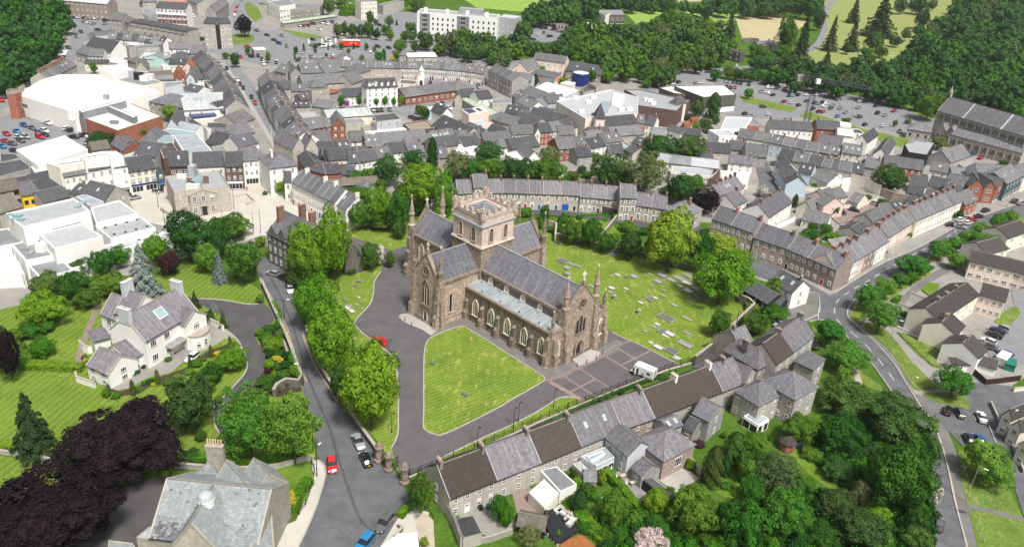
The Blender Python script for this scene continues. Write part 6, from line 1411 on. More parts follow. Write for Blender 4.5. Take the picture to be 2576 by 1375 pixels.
P([(465,262),(800,205),(855,262),(600,305)],13.2,'w_cream','roof_white',desc='white-roofed rear block',place=SQ,par=.1);P([(792,190),(1040,143),(1102,200),(850,240)],14.5,'w_white','roof_white',desc='white-roofed rear block',place=SQ,par=.1);P([(1050,150),(1170,143),(1240,195),(1105,215)],14.5,'w_white','roof_white',desc='white-roofed rear block',place=SQ,par=.1)
H(640,404,889,362,10,7,3.2,'w_white','slate',st=3,n=4,wst='georgian',place=SQ);H(890,341,1136,297,11,7,3.4,'w_white','slate',st=3,n=3,wst='georgian',place=SQ,shop='w_grey');H(1140,310,1280,290,11,7,3.2,'w_white','slate',st=3,n=2,wst='georgian',place=SQ,shop='w_grey');H(1290,357,1566,312,8.2,9,3.6,'w_cream','slate_dark',st=3,n=4,place=SQ,sur='iron',shop='door_navy');H(1575,362,1648,352,7,6,.4,'w_teal','roof_felt',t='f',st=2,n=1,place=SQ,shop='door_blue')
PL='behind the stone market house'
P([(1590,78),(1740,60),(1828,200),(1642,218)],8,'brick_brown','roof_felt',desc='black-roofed brick block',place=PL);o=P([(1740,-15),(1985,-25),(2158,168),(1875,198)],10,'w_cream','roof_lead','large hall with a pale blue-grey metal roof above the market square',cat='building',name='hall',par=.1)
H(1705,300,1900,290,9,9,4,'brick_brown','slate_dark',st=2,n=3,ww=1.5,place=PL);H(1945,308,2258,292,8,12,3.5,'w_white','slate_dark',st=2,n=4,place=PL,shop='w_white');H(2262,302,2440,297,9,12,3.5,'brick_brown','slate_dark',st=3,n=3,place=PL,shop='frame_white');H(2442,245,2600,232,9.5,12,3,'w_white','slate_far',st=3,n=3,place=PL,shop='w_white')
H(1125,80,1240,140,5,10,3,'brick','slate',n=2,place=PL);H(1240,135,1375,105,5,9,3,'brick','slate',t='x',n=1,place=PL);H(1345,175,1560,205,6,12,3.5,'w_grey','slate_dark',place=PL);H(1400,60,1590,70,7,12,4,'stone_red','slate',t='h',n=3,place=PL);H(930,140,1115,115,3.5,9,2,'w_grey','roof_mossy',st=1,place=PL);P([(1240,190),(1350,150),(1400,215),(1270,240)],6,'w_cream','roof_lead',desc='small metal-roofed block',place=PL);P([(1575,-20),(1740,-15),(1750,60),(1590,65)],8,'w_lilac','glass_roof',desc='glazed link roof',place=PL,par=.1)
H(2060,60,2210,100,6,12,3.5,'w_render','slate_dark',place=PL);H(2190,70,2340,50,6,10,3,'w_cream','slate_dark',n=3,place=PL);H(2240,105,2360,100,5,8,3,'w_white','slate_dark',t='x',n=1,place=PL);P([(2130,100),(2240,80),(2340,210),(2180,215)],8,'w_render','roof_grey',desc='grey cluttered roof block',place=PL);H(2400,110,2600,60,7,10,3,'w_white','slate',place=PL)
MH=P([(1660,396),(2205,335),(2312,500),(1745,545)],9,'stone','roof_pale','beige stone market house with a pediment, Georgian windows and dark door on the square',cat='building',name='market_house',par=.7)
wins(MH,(1745,545),(1905,530),[(1.2,1,1.6,2.8,'georgian'),(5.6,1,1.6,1.8,'georgian')],z0=9);wins(MH,(2165,508),(2312,497),[(2,1,1.7,2.8,'georgian'),(6,1,1.7,1.6,'georgian')],z0=9)
o=H(1905,592,2172,562,7.6,3.5,1.6,'stone','stone_trim',t='x',st=2,n=3,wst='georgian',wh=1.9,ww=1.3,skip=((0,1),),doors=(),label='pedimented projecting front of the market house with its dark central door',cat='portico',name='portico');q=MB();q.box(-.8,-.15,0,.8,0,3.2,'door_dark');q.box(-1.1,-.3,0,-.8,0,3.4,'stone_trim');q.box(.8,-.3,0,1.1,0,3.4,'stone_trim');q.box(-1.3,-.5,3.4,1.3,0,3.8,'stone_trim');q.build('door',o,(o['_L']/2,-.02,0))
for x,y in((1905,470),(2075,450)):p=G(x,y,9);stack(MH,p.x-MH.location.x,p.y-MH.location.y,8.4,'chimney_red',1.5,.7,2.4,4,.1,8.3)
q=MB();p=G(1985,470,8.4)-Vector(MH.location)
for i in range(9):a,c=PI*i/9,PI*(i+1)/9;q.face([(2*math.cos(a),-4,2.4*math.sin(a)),(2*math.cos(a),4,2.4*math.sin(a)),(2*math.cos(c),4,2.4*math.sin(c)),(2*math.cos(c),-4,2.4*math.sin(c))],'glass_roof')
q.build('barrel_skylight',MH,(p.x,p.y,8.3));box_on(MH,1945,525,8.4,4,2,1.6,'w_white');box_on(MH,1830,415,8.4,3,1.2,1.4,'w_white');box_on(MH,1945,400,8.4,2,3,4,'roof_pale','roof_lantern')
wall([(1620,745),(1700,790),(1800,820),(1900,790)],1.2,.5,'stone','curved low stone wall before the market house',sm=3);wall([(2380,610),(2480,590),(2560,660),(2480,690)],1.0,.3,'stone','low ramp wall right of the market house',cap=None)
PL='left of the white arts centre'
H(218,594,422,562,5,9,3,'w_yellow','slate',st=1,n=3,ww=1.3,wst='dark',label='bright yellow house front with dark windows below a slate roof',cat='house');H(-10,562,212,515,6,8,2.5,'stone_grey','roof_mossy',n=2,ww=1.5,wst='dark',place=PL);H(425,552,655,500,6,10,3,'w_render','slate_dark',t='l',n=0,place=PL);H(440,665,745,590,4,9,2.5,'w_render','roof_felt',n=0,place=PL);H(-10,770,230,700,5,12,3,'w_render','roof_mossy',n=0,place=PL);H(800,590,1055,650,7,10,3.5,'w_render','slate_dark',n=0,place=PL,side='R',sn=2);H(700,560,800,590,6,8,2,'w_render','slate_dark',ch=(.5,),n=0,place=PL)
AC=P([(55,770),(745,615),(908,745),(230,910)],13,'w_white','roof_pale','large white arts centre of stepped flat-roofed boxes behind the garden trees',cat='building',name='arts_centre',par=.4,pw=.7)
for pts,h,w,r in(([(910,712),(1200,635),(1392,770),(960,862)],9,'w_white','roof_pale'),([(385,970),(825,865),(1032,1000),(545,1122)],10.5,'w_white','roof_pale'),([(950,890),(1400,790),(1562,912),(1112,1025)],7.4,'w_white','roof_pale'),([(-60,940),(90,915),(240,1055),(-60,1110)],7,'w_white','roof_grey'),([(105,1078),(370,1022),(545,1182),(252,1245)],7.6,'w_white','roof_grey'),([(540,1192),(1250,1045),(1600,970),(1720,905),(1770,925),(1300,1110),(620,1242)],5.5,'w_white','roof_pale'),([(255,1262),(620,1222),(740,1340),(400,1420)],6,'w_white','roof_grey'),([(-80,1130),(105,1090),(250,1380),(-80,1390)],4,'w_white','w_white'),([(600,1240),(1200,1110),(1240,1140),(720,1330)],4.6,'w_white','roof_pale'),([(760,600),(860,575),(1045,650),(905,690)],7.5,'w_lilac','roof_lead')):P(pts,h,w,r,parent=AC,par=.35,pw=.6)
for x,y,z,w,d,h,m in((455,1130,7.2,2.4,5,2,'w_white'),(370,1050,7.2,3,2.5,1,'glass_roof'),(150,800,12.6,4,1.5,.5,'glass_roof'),(180,840,12.6,3.5,1.5,.5,'glass_roof'),(810,690,12.6,1.5,5,.5,'glass_roof'),(250,1140,7.2,2,1,.6,'steel'),(310,1180,7.2,1,2,.5,'steel')):box_on(AC,x,y,z,w,d,h,m)
for i in range(6):box_on(AC,530+i*48,930-i*12,10.1,2.2,1.1,.35,'glass_roof','skylight',.3)
for x,y in((1060,920),(1165,890),(1275,865),(1380,838),(1150,985),(1262,965),(1370,935),(1480,905)):box_on(AC,x,y,7.05,.5,.5,.3,'gutter','roof_vent')
wins(AC,(120,1085),(240,1340),[(.5,4,2,5.5,'big')],z0=6.5,off=.5)
tile(1,1);PL='behind the white terrace'
H(135,320,412,287,10.5,13,3.2,'w_white','slate',t='h',st=3,n=3,label='big white corner building with a wide white chimney at the square',cat='building',ch=(.25,),cm='w_white',cw=2.2);H(160,412,345,392,6,9,3,'w_white','slate_dark',t='x',n=0,place=PL);H(285,460,357,458,7,9,2.5,'w_cream','slate_dark',st=2,n=1,place=PL)
H(370,122,496,95,7,14,4,'stone','slate',t='x',st=2,n=1,place=PL,ch=(.05,),cm='chimney_red');H(500,112,625,100,7,14,4,'stone','slate',t='x',st=2,n=1,place=PL,ch=(.05,),cm='chimney_red');H(0,225,90,190,8,10,3,'w_white','slate',n=2,place=PL)
for a,b,c,e,f in((415,192,508,325,7),(510,327,702,374,11),(703,376,866,362,11)):H(a,b,c,e,5,f,2,'brick','slate_dark',st=1,n=4,wst='dark',place='in the curved brick range',rp=0)
PL='in the dark roofs below the brick wing'
for a in((615,42,760,32,5,8,3,'w_white','slate_far'),(632,152,822,142,4.5,8,3,'w_render','slate_dark'),(960,50,1112,40,5.5,9,3,'w_white','slate_far'),(825,142,958,132,5,9,3,'w_white','slate_dark'),(735,238,982,222,5,9,3,'w_cream','slate_dark'),(985,192,1132,186,4,8,2.5,'w_render','slate_dark'),(1205,218,1372,196,4.5,9,3,'stone_grey','slate_far'),(1340,168,1540,150,4,9,3,'w_white','slate_dark'),(1545,172,1702,152,4,9,3,'w_render','slate'),(1800,112,2080,72,4.5,9,3,'w_render','slate_dark'),(2090,102,2262,86,4.5,9,3,'w_white','slate_dark'),(2300,60,2574,40,4.5,9,3,'w_render','slate_far'),(940,264,1050,258,5,8,3,'w_white','slate_dark'),(1052,258,1236,224,5.5,8,3,'w_white','slate_dark'),(1800,218,1945,206,5,8,3,'stone_red','slate'),(1740,40,1800,42,5,9,3,'w_white','slate_far'),(1740,200,1800,205,4,8,2,'w_white','slate'),(2460,110,2640,100,4,8,2.5,'w_white','slate_far'),(2060,40,2280,20,5,9,3,'brick','slate_far')):H(*a,place=PL,ch=(.95,),cw=.9)
H(620,262,715,262,4,10,3,'w_black','slate_dark',t='x',n=0,place=PL);H(2000,170,2200,190,3.5,9,1,'w_white','roof_white',t='l',n=0,place=PL)
H(1252,90,1740,50,4.5,12,3.6,'brick_brown','slate_far',st=1,n=11,label='long low dark brick row with small white awnings and grey roof',cat='building');H(1115,100,1250,92,5.5,11,3,'brick','slate_far',st=2,n=2,place=PL);row([(1800,48),(2025,12)],4,5.5,9,3,'white terraced house','in the short white row',w='w_white',r='slate_far',n=2)
H(860,385,1022,372,3,8,1.2,'w_grey','slate_dark',t='l',n=0,place=PL);H(700,505,1248,462,3,6,1.6,'stone_dark','roof_mossy',st=1,n=0,label='long low shed with a mossy stone roof behind the white terrace',cat='shed',name='shed');H(1060,545,1212,530,3,7,2.2,'stone_grey','slate',t='h',st=1,n=1,label='small hip-roofed garden building behind the white terrace',cat='building')
VR='in the white terrace by the square';dr=[((0,'door_red'),)]*4+[((1,'door_navy'),)]*3
row([(358,457),(600,574),(796,665)],[4,3],8.3,9,3.6,'white three-storey terraced house',VR,w='w_white',r='slate',st=3,n=3,ww=.7,doors=dr,ch=[(.97,),(),(),(.97,),(),(.5,),()],cm='w_white',cw=1.6)
row([(798,668),(906,738)],2,7.5,9,3.6,'white lower terraced house',VR,w='w_white',r='slate',n=2,side='R',ch=[(),(.95,)],cm='w_white',cw=1.4)
LB=H(108,958,420,1112,10,13,5,'stone_wall','slate',sky=-1,st=3,n=6,wh=1.8,trim='stone_trim',label='dark rubble stone library with tall red brick chimneys and slate roof',cat='building',name='library');Ll=LB['_L']
for f,y in((.12,4),(.33,9.5),(.78,8)):stack(LB,Ll*f,y,12.5,'chimney_red',2.0,1.1,5.0,6,PI/2)
for f in(.2,.5,.8):q=MB();x=Ll*f;q.box(x-1.4,-.12,9,x+1.4,2,10.8,'stone_wall');q.face([(x-1.6,-.13,10.8),(x+1.6,-.13,10.8),(x,-.13,13)],'stone_wall');q.slab([(x-1.7,-.2,10.7),(x,-.2,13.1),(x,5,13.1),(x-1.7,4,10.7)][::-1],.15,'slate');q.slab([(x,-.2,13.1),(x+1.7,-.2,10.7),(x+1.7,4,10.7),(x,5,13.1)][::-1],.15,'slate');q.build('gabled_dormer',LB)
o=H(895,1200,1068,1165,6.5,12,4.5,'stone_wall','slate',t='x',st=1,n=0,label='rubble stone building with a stepped gable beside the tall garden trees',cat='building');Lo=o['_L']
for i in range(12):q=MB();f=(i+.5)/12;z=6.5+4.5*(1-abs(f-.5)*2);q.box(Lo*f-Lo/24,-.25,z-1.2,Lo*f+Lo/24,.45,z+.45,'stone_wall');q.build('gable_step',o)
TR='in the long curved stone terrace';kw=dict(sky=-1,w='stone',r='slate_light',n=2,sur='frame_white',wst='sash',ww=1.1,wh=1.6,cm='chimney_red',cw=.9,pots=2)
tile(2,1);T1=dict(kw,ch=(.97,))
row([(-545,573),(-380,567)],1,6.2,8.5,3.6,'beige stone terraced house',TR,doors=((0,'door_white'),),**T1);row([(-380,514),(-230,509)],1,8.4,8.5,3.6,'tall beige stone terraced house',TR,st=3,doors=((0,'door_white'),),**T1)
row([(-230,566),(-80,563),(40,565),(175,571),(320,577),(500,581),(686,592)],[1,1,1,1,1,1],6.2,8.5,3.6,'beige stone terraced house',TR,doors=[((0,'door_green'),),((1,'door_green'),),((1,'door_red'),),((1,'door_blue'),),((1,'door_blue'),),((0,'door_blue!'),(1,'door_dark'))],**T1)
row([(688,606),(812,613),(950,626),(1088,640)],[1,1,1],6.0,8.5,3.6,'beige stone terraced house',TR,doors=[((1,'door_sage'),),((1,'door_wine'),),((1,'door_green'),)],**dict(T1,n=3));row([(1090,611),(1256,620)],1,9,8.5,3.6,'tall beige stone terraced house',TR,st=3,doors=((2,'door_red'),),**dict(T1,n=3))
row([(1242,687),(1400,708),(1542,730)],[1,1],5.8,8.5,3.4,'beige stone terraced house',TR,**T1);H(1542,732,1790,808,6,10,3.4,'stone','slate_light',t='h',n=3,sur='frame_white',ch=(.7,),cm='chimney_red',place=TR,desc='hip-roofed stone end house',side='R')
PL='above the long curved terrace'
for a in((0,122,280,92,4.5,10,3,'w_render','slate_dark'),(470,128,656,112,5.5,10,3.5,'brick','slate_far'),(660,97,796,78,4.5,8,3,'w_white','slate_far'),(660,205,812,190,4,9,2.5,'w_grey','slate_dark'),(800,118,950,85,4.5,9,3,'w_white','slate_dark'),(960,60,1120,40,4.5,9,3,'w_white','slate_far'),(780,40,950,20,5,9,3,'w_white','slate_far'),(1130,130,1215,170,4,8,2,'w_render','slate_dark'),(1960,150,2200,165,4,9,3,'w_render','slate_dark'),(2200,130,2370,140,4,9,3,'w_render','slate_dark'),(2345,190,2560,210,5,10,4,'stone_grey','slate_far'),(2180,260,2420,290,4,8,2.5,'w_white','slate'),(1900,240,2030,245,4,8,2.5,'w_render','slate_dark'),(480,-15,640,-20,5,9,3,'w_white','slate_far'),(1200,60,1320,90,4,9,2,'w_render','slate_dark'),(1000,165,1120,170,4,9,2.5,'w_white','slate_dark')):H(*a,place=PL,ch=(.9,),cm='chimney_red',cw=.9)
H(155,222,285,215,5,12,3,'w_white','slate_far',t='x',n=1,place=PL);H(0,240,120,232,3.5,8,.6,'w_cream','roof_white',t='l',n=0,place=PL);P([(960,80),(1140,60),(1230,110),(1080,140)],4,'w_grey','roof_pale',desc='pale flat-roofed shed',place=PL)
for i,(x0,y0,x1,y1)in enumerate(((1450,240,1570,262),(1570,262,1800,290),(1800,290,2085,322))):H(x0,y0,x1,y1,6,12,1.6,'w_cream',['roof_pale','roof_grey','roof_pale'][i],n=[2,5,6][i],ww=1.6,rp=0,place='in the pale patched-roof school',name='school_block',cat='building')
o=P([(1620,292),(2085,328),(2012,398),(1600,348)],5.5,'w_cream','roof_pale','cream lower front of the patched-roof school',cat='building',par=.3);wins(o,(1600,348),(2012,398),[(1,8,2.4,1.5,'triple'),(3.6,8,1.8,1,'pair')],z0=5.5)
P([(2012,328),(2100,332),(2098,420),(2000,412)],5.5,'brick_brown','tile_brown','brown block between the cream school wings',cat='building',par=.2);o=P([(2098,340),(2392,352),(2384,412),(2106,400)],5,'w_white','roof_white','white flat-roofed wing right of the brown school block',cat='building',par=.3);wins(o,(2106,400),(2384,412),[(1.2,3,2.4,1.3,'triple')],z0=5)
row([(2100,612),(2335,505)],5,5.6,9,3.4,'pinkish terraced house','above the dark purple tree',w='w_peach',r='slate_light',n=1,doors=((0,'door_red'),),ch=(.9,),cm='chimney_red')
BT='in the street terrace beyond the churchyard';kb=dict(sky=-1,w='stone_red',r='slate',sur='frame_white',wst='georgian',ch=(.97,),cm='chimney_red',cw=1.8)
row([(2010,827),(2200,888),(2432,968)],[1,1],8.3,9,3.6,'reddish stone three-bay house',BT,n=4,doors=((1,'door_dark'),),wh=1.8,**kb)
tile(3,1)
row([(-140,1012),(195,1127),(398,1214),(690,1342)],[1,1,1],7,9,3.8,'reddish stone terraced house',BT,n=4,doors=[((0,'door_sage'),),((0,'door_dark'),),((2,'door_red'),)],**kb)
row([(692,1342),(850,1258),(985,1182),(1213,1045)],[2,2,2],6.6,9,3.8,'pale stone terraced house','on the main road corner row',w=['w_pinkpale','stone_red','w_white'],r='slate_light',n=3,ch=(.97,),cm='chimney_red',cw=1.6)
row([(1212,1008),(1468,852)],5,5.8,9,3.4,'pinkish terraced house','in the mid main road row',w=['w_pinkpale','w_cream'],r='slate_far',n=2,ch=(.97,),cm='chimney_red');row([(1500,838),(1957,642)],8,7,9,3.4,'white terraced house','in the upper main road row',w=['w_cream','w_white'],r='slate_far',n=2,ch=(.97,),cm='chimney_red')
PL='at the main road shops'
H(1985,690,2115,628,5,9,3,'brick','slate_far',n=3,place=PL);H(2022,492,2172,512,6.5,10,3,'brick','slate_dark',t='x',n=1,ww=2,place=PL);H(2175,514,2290,520,6.5,10,3,'brick','slate_dark',t='x',n=1,ww=2,place=PL);H(2292,522,2385,470,6.5,10,3,'brick','slate_dark',t='x',n=1,ww=1.5,shop='door_red',place=PL);H(2405,475,2570,385,7.5,12,3,'w_teal','slate_far',n=5,shop='w_teal',place=PL);H(2110,400,2400,425,6,12,4,'w_lilac','slate_far',n=0,place=PL);H(2574,400,2700,360,7,10,3,'w_cream','slate_far',place=PL)
PL='in the yards behind the pastel row'
row([(20,58),(265,108)],2,6.8,8,3,'pale blue terraced house','in the pastel row',w='w_blue',r='slate_far',n=2,ch=(.97,),cm='chimney_red');row([(265,108),(382,132)],1,6.8,8,3,'mint terraced house','in the pastel row',w='w_mint',r='slate_far',n=2);row([(382,132),(500,152)],1,6.8,8,3,'white terraced house','in the pastel row',w='w_white',r='slate_far',n=2);row([(500,152),(735,192)],2,6.8,8,3,'brownish stone terraced house','in the pastel row',w='stone_red',r='slate_far',n=2,ch=(.9,),cm='chimney_red');H(742,156,938,188,8.5,9,3,'w_cream','slate_far',st=3,n=3,sky=3,ch=(.97,),cm='chimney_red',place='in the pastel row',desc='tall cream house');row([(-305,2),(20,56)],2,6.5,8,3,'pale lime green terraced house','in the pastel row',w='w_lime',r='slate_far',n=3);H(-490,-5,-310,-10,9,10,.4,'w_white','roof_pale',t='f',st=3,n=2,place='in the pastel row',desc='white flat-roofed block');H(940,250,1000,265,6,8,2.5,'w_blue','slate_far',n=1,place='in the pastel row',desc='pale blue house')
H(490,60,740,100,5,10,3,'brick','slate',n=0,place=PL);H(700,-20,860,0,8,10,2,'w_white','roof_white',place=PL,n=0);H(1060,172,1195,200,5,26,3.2,'w_white','slate_dark',t='x',n=0,place=PL);H(870,30,1000,60,6,18,3,'w_white','slate_dark',t='x',n=0,place=PL);o=P([(1370,75),(1480,42),(1677,62),(1602,182),(1412,152)],7.5,'w_black','roof_pale','dark modern house with a pale grey metal roof',cat='house',par=.1);H(1160,282,1560,342,6,9,3.2,'brick','slate',n=6,label='long red brick building with a purple-grey slate roof behind the big round tree',cat='building');H(962,300,1108,328,5.5,9,3,'stone_grey','slate_far',n=2,place=PL,ch=(.95,),cm='chimney_red')
row([(90,205),(250,242),(535,300),(712,338),(960,378)],[1,2,2,2],4.8,9,3,'low dark-roofed house','below the pastel row',w='w_render',r=['slate_dark','slate_far'],n=1,ch=(.5,))
H(185,452,375,462,5,12,3,'w_blue','slate_far',t='x',n=1,place=PL);H(110,340,185,470,5,8,3,'w_blue','slate_dark',n=2,place=PL);H(300,350,435,380,4.5,9,3,'w_blue','slate_dark',n=0,place=PL);H(440,400,600,470,3.5,9,3,'w_white','slate_far',n=0,place=PL);H(60,270,120,330,5,8,3,'w_white','slate_dark',n=1,place=PL)
for x,y in((560,370),(650,395),(740,420)):P([(x,y),(x+90,y-12),(x+85,y+62),(x+5,y+55)],3,'w_white','roof_white',desc='white lean-to shed',place=PL,par=.1,cat='shed',name='shed')
CTT='in the small court';H(590,662,708,618,5.5,9,3,'w_peach','slate_far',n=3,place=CTT);H(708,618,800,596,4.5,8,2.5,'w_cream','slate_far',n=2,place=CTT);H(805,640,905,672,3,9,2.5,'w_cream','slate_far',st=1,n=2,place=CTT);H(395,600,560,700,5,9,3,'w_pinkpale','slate_far',n=0,side='R',place=CTT);H(290,700,445,752,3,12,3,'w_cream','slate_far',t='x',n=0,place=CTT);H(340,830,592,892,3,8,2.8,'w_cream','slate_far',st=1,n=4,side='R',place=CTT)
H(10,810,245,655,6,10,3.4,'w_white','slate',n=4,place='by the dark cypress',ch=(.1,.5,.9),cm='chimney_red');H(-330,700,-210,640,5,9,3,'w_white','slate',place='by the dark cypress',ch=(.9,),cm='chimney_red')
PL='behind the upper main road row'
for a in((1625,332,1805,368,5.5,9,3,'w_white','slate_far'),(1450,480,1602,505,4,9,3,'w_white','slate_dark'),(1600,482,1780,528,4,9,3,'w_render','slate_dark'),(1780,455,2022,515,5,9,3,'w_teal','slate_far'),(1840,262,2040,190,4,11,4,'stone_grey','slate_far'),(1390,640,1562,690,3,8,1,'w_white','slate_dark'),(1560,600,1720,640,3.5,9,2,'w_render','slate_dark'),(1750,560,1930,600,4,9,2.5,'w_render','slate_dark'),(1400,560,1560,590,4,8,2,'w_white','slate_dark'),(1690,215,1840,245,4,9,3,'w_peach','slate_far'),(1070,880,1240,800,4,8,2.5,'w_render','slate_far'),(930,1000,1050,930,4,8,2,'w_render','slate_dark'),(1290,740,1400,720,4.5,8,2,'w_white','slate_dark')):H(*a,place=PL)
P([(1830,285),(2100,330),(2115,400),(1850,362)],4,'w_grey','roof_grey',desc='grey flat-roofed range',place=PL);P([(1860,240),(2050,215),(2100,290),(1960,300)],2,'w_grey','slab',desc='pale cluttered yard block',place=PL,par=.1);P([(850,850),(1000,880),(1010,905),(860,885)],2.6,'w_white','roof_pale',desc='white garage',place=PL,par=.1);P([(600,1030),(800,1000),(830,1060),(640,1080)],2.6,'w_render','roof_grey',desc='low garden shed',place=PL,par=.1)
wall([(812,468),(960,520),(1112,592)],4.5,.5,'w_cream','tall cream-painted yard wall below the big round tree');wall([(1115,590),(1240,640),(1450,690)],3.5,.5,'stone_red','old brown stone wall with yellow bushes on top');wall([(700,720),(900,728),(1105,640)],1.8,.3,'w_cream','curved cream garden wall around the court');wall([(250,520),(480,560),(800,520)],2,.35,'w_cream','cream boundary wall behind the court');wall([(0,900),(80,930),(265,850)],2.2,.3,'w_white','white yard wall behind the street terrace');wall([(1480,960),(1700,880),(1890,810)],1,.3,'w_white','low white front garden wall on the main road');wall([(1200,1170),(1450,1000)],1,.3,'stone','low front garden wall of the mid row')
# ================================================================== near terrace, villa, estate
tile(2,3);NT='in the near terrace by the church railings'
E1=[(-629,885),(-149,695),(290,525),(700,358),(1110,190),(1435,75),(2120,-193),(2350,-283)]
ws=['w_render','w_render','w_render','w_render','stone_red','w_render','w_render'];rs=['tile_brown','slate_light','tile_brown','slate_light','slate_light','tile_brown','slate_light']
for i in range(7):
 row([E1[i],E1[i+1]],1,5.4,10,4.1,('brown-tiled' if rs[i]=='tile_brown' else 'slate-roofed')+' terraced house',NT,w=ws[i],r=rs[i],n=(4,3,4,3,3,5,2)[i],ww=.95,wh=1.35,ch=((.01,.96),(.97,),(.97,),(),(.9,),(.45,.98),(.5,))[i],cm='w_white' if i==5 else 'chimney',cw=1.7,sky=2 if i==3 else-1,side='L' if i==0 else '',doors=((1,'door_white'),)if i==0 else(),pots=4)
GX='behind the near terrace'
H(945,272,1165,462,5.4,6.5,2.3,'w_lilac','slate_light',n=2,side='',wh=1.5,place=GX,rp=.1,desc='pale grey slate-roofed back wing');H(1210,572,1305,658,3.6,5,1.8,'w_grey','slate_light',n=1,st=1,place=GX,desc='small grey slate-roofed outhouse')
o=P([(690,462),(930,365),(1032,470),(850,556)],3.6,'w_lilac','roof_lead','flat-roofed extension with a long roof light and white folding doors',par=.2,cat='extension',name='extension');wins(o,(850,556),(1032,470),[(.1,3,1.5,2.4,'big')],z0=3.6);P([(755,462),(905,402),(940,430),(800,512)],3.9,'frame_white','glass_roof',parent=o,par=.1)
H(1240,292,1525,506,5.4,9.5,3.0,'stone_red','slate_light',t='h',st=1,n=2,side='R',sn=1,wst='triple',ww=2,wh=2.2,label='square pinkish brick garden house with a hipped slate roof and French doors',cat='house')
P([(285,602),(450,560),(652,742),(482,818)],3.3,'w_white','roof_grey','shed with a corrugated dark grey roof edged in white',par=.08,cat='shed',name='shed');P([(170,822),(322,690),(472,832),(330,982)],3,'w_cream','roof_white','shed with a plain white ribbed roof behind the garden deck',par=.05,cat='shed',name='shed');P([(610,540),(682,505),(782,602),(730,652)],2.7,'w_render','roof_tin','lean-to with a pale corrugated roof',par=.05,cat='shed',name='shed');H(722,705,850,712,2.3,3.5,1.2,'stone_grey','slate_light',st=1,n=0,label='small slate-roofed stone outhouse by the bright hedge',cat='shed',name='shed')
P([(1320,700),(1400,680),(1655,862),(1572,918)],2.6,'w_black','slate_dark','long low dark-roofed outbuilding beside the patio',par=.05,cat='shed',name='shed');H(1560,200,1715,140,5,4,1,'w_render','slate',n=1,place=GX);H(1720,165,1822,215,4,5,1.5,'w_grey','slate_dark',n=1,place=GX);H(1815,25,1985,110,6,7,2.4,'w_grey','slate',n=1,side='R',place=GX,desc='tall grey back wing with ivy')
o=P([(2330,55),(2440,0),(2590,90),(2475,150)],3,'frame_white','roof_lead','white conservatory with a grey lead roof',par=.15,cat='conservatory',name='conservatory');wins(o,(2330,55),(2475,150),[(.3,2,2,2.2,'big')],z0=3);wins(o,(2475,150),(2590,90),[(.3,2,1.4,2.2,'big')],z0=3)
q=MB();q.lathe(0,0,[(.3,0),(.3,2.2),(.36,2.3),(.3,2.5)],12,'steel');tag(q.build('flue',None,tuple(G(1320,420,3.8))),'steel flue pipe on the grey back wing','flue')
wall([(1720,520),(1800,560),(1850,620),(1890,690)],1.8,.4,'stone_red','stepped brick wall curving round the rear terrace',sm=2);wall([(1120,850),(1215,940),(1340,880)],1,.3,'stone','low wall edging the patio',cap=None)
for x,y in((985,660),(1040,745),(1135,800),(1300,775)):
 o=empty('parasol',at(x,y));q=MB();q.tube((0,0,0),(0,0,2.3),.04,.04,'frame_white',5);q.build('pole',o);q=MB();q.lathe(0,0,[(.38,.8),(.25,1.5),(.05,2.4)],10,'w_white');q.build('canopy',o);reg('on the patio',o,'closed cream parasol','parasol')
def table(x,y,w,d,h,m,lab,place=None,name='table',legs=True,rz=.6):
 o=empty(name,at(x,y),rz);q=MB();q.box(-w/2,-d/2,h-.06,w/2,d/2,h,m);q.build('top',o)
 for sx in(-1,1):
  for sy in(-1,1):q=MB();q.box(sx*w*.42-.04,sy*d*.42-.04,0,sx*w*.42+.04,sy*d*.42+.04,h-.06,'wood_dark');q.build('leg',o)
 reg(place,o,lab,'table')
for x,y,m in((1000,690,'wood_deck'),(1110,690,'trim_pale'),(1210,760,'trim_pale'),(1010,720,'wood_deck')):table(x,y,1.3,.8,.75,m,'wooden garden table','on the patio')
DK=[(300,1030),(500,950),(700,1170),(460,1330),(380,1250)]
o0=G(300,1030);q=MB();q.prism([((G(x,y,1.2)-o0).x,(G(x,y,1.2)-o0).y)for x,y in DK][::-1]if False else[((G(x,y,1.2)-o0).x,(G(x,y,1.2)-o0).y)for x,y in reversed(DK)][::-1],0,1.2,'w_black');tag(q.build('deck',None,(o0.x,o0.y,0)),'raised black garden deck with sofas','deck')
sheet('timber_deck',[(480,1340),(700,1250),(830,1375),(820,1480),(500,1480)],'wood_deck',kind=None);bpy.context.scene.collection.objects[-1].name='timber_terrace';tag(bpy.context.scene.collection.objects[-1],'orange-brown timber terrace below the black deck','terrace')
def sofa(x,y,w,rz,lab):
 o=empty('sofa',tuple(G(x,y,1.2)),rz);q=MB();q.box(-w/2,-.45,0,w/2,.4,.42,'slab_white');q.build('seat',o);q=MB();q.box(-w/2,.4,0,w/2,.58,.8,'slab_white');q.build('backrest',o)
 for s in(-1,1):q=MB();q.box(s*w/2-.08,-.45,.42,s*w/2+.08,.4,.62,'slab_white');q.build('armrest',o)
 reg('on the black deck',o,lab,'sofa')
sofa(530,1050,3.2,-.7,'long pale outdoor sofa');sofa(590,1130,2.4,-2.2,'pale corner sofa');sofa(470,1010,2,.75,'pale outdoor daybed')
for x,y,c in((560,1095,'cloth_pink'),(590,1110,'cloth_pink'),(530,1160,'cloth_white')):person(x,y,(x-60,y+40),c,'cloth_dark','person in %s sitting on the pale deck sofa%s'%('white' if c[6]=='w' else 'pink','' if c[6]=='w' else(', %s of two'%('left' if x==560 else 'right'))),sit=True,z=1.25)
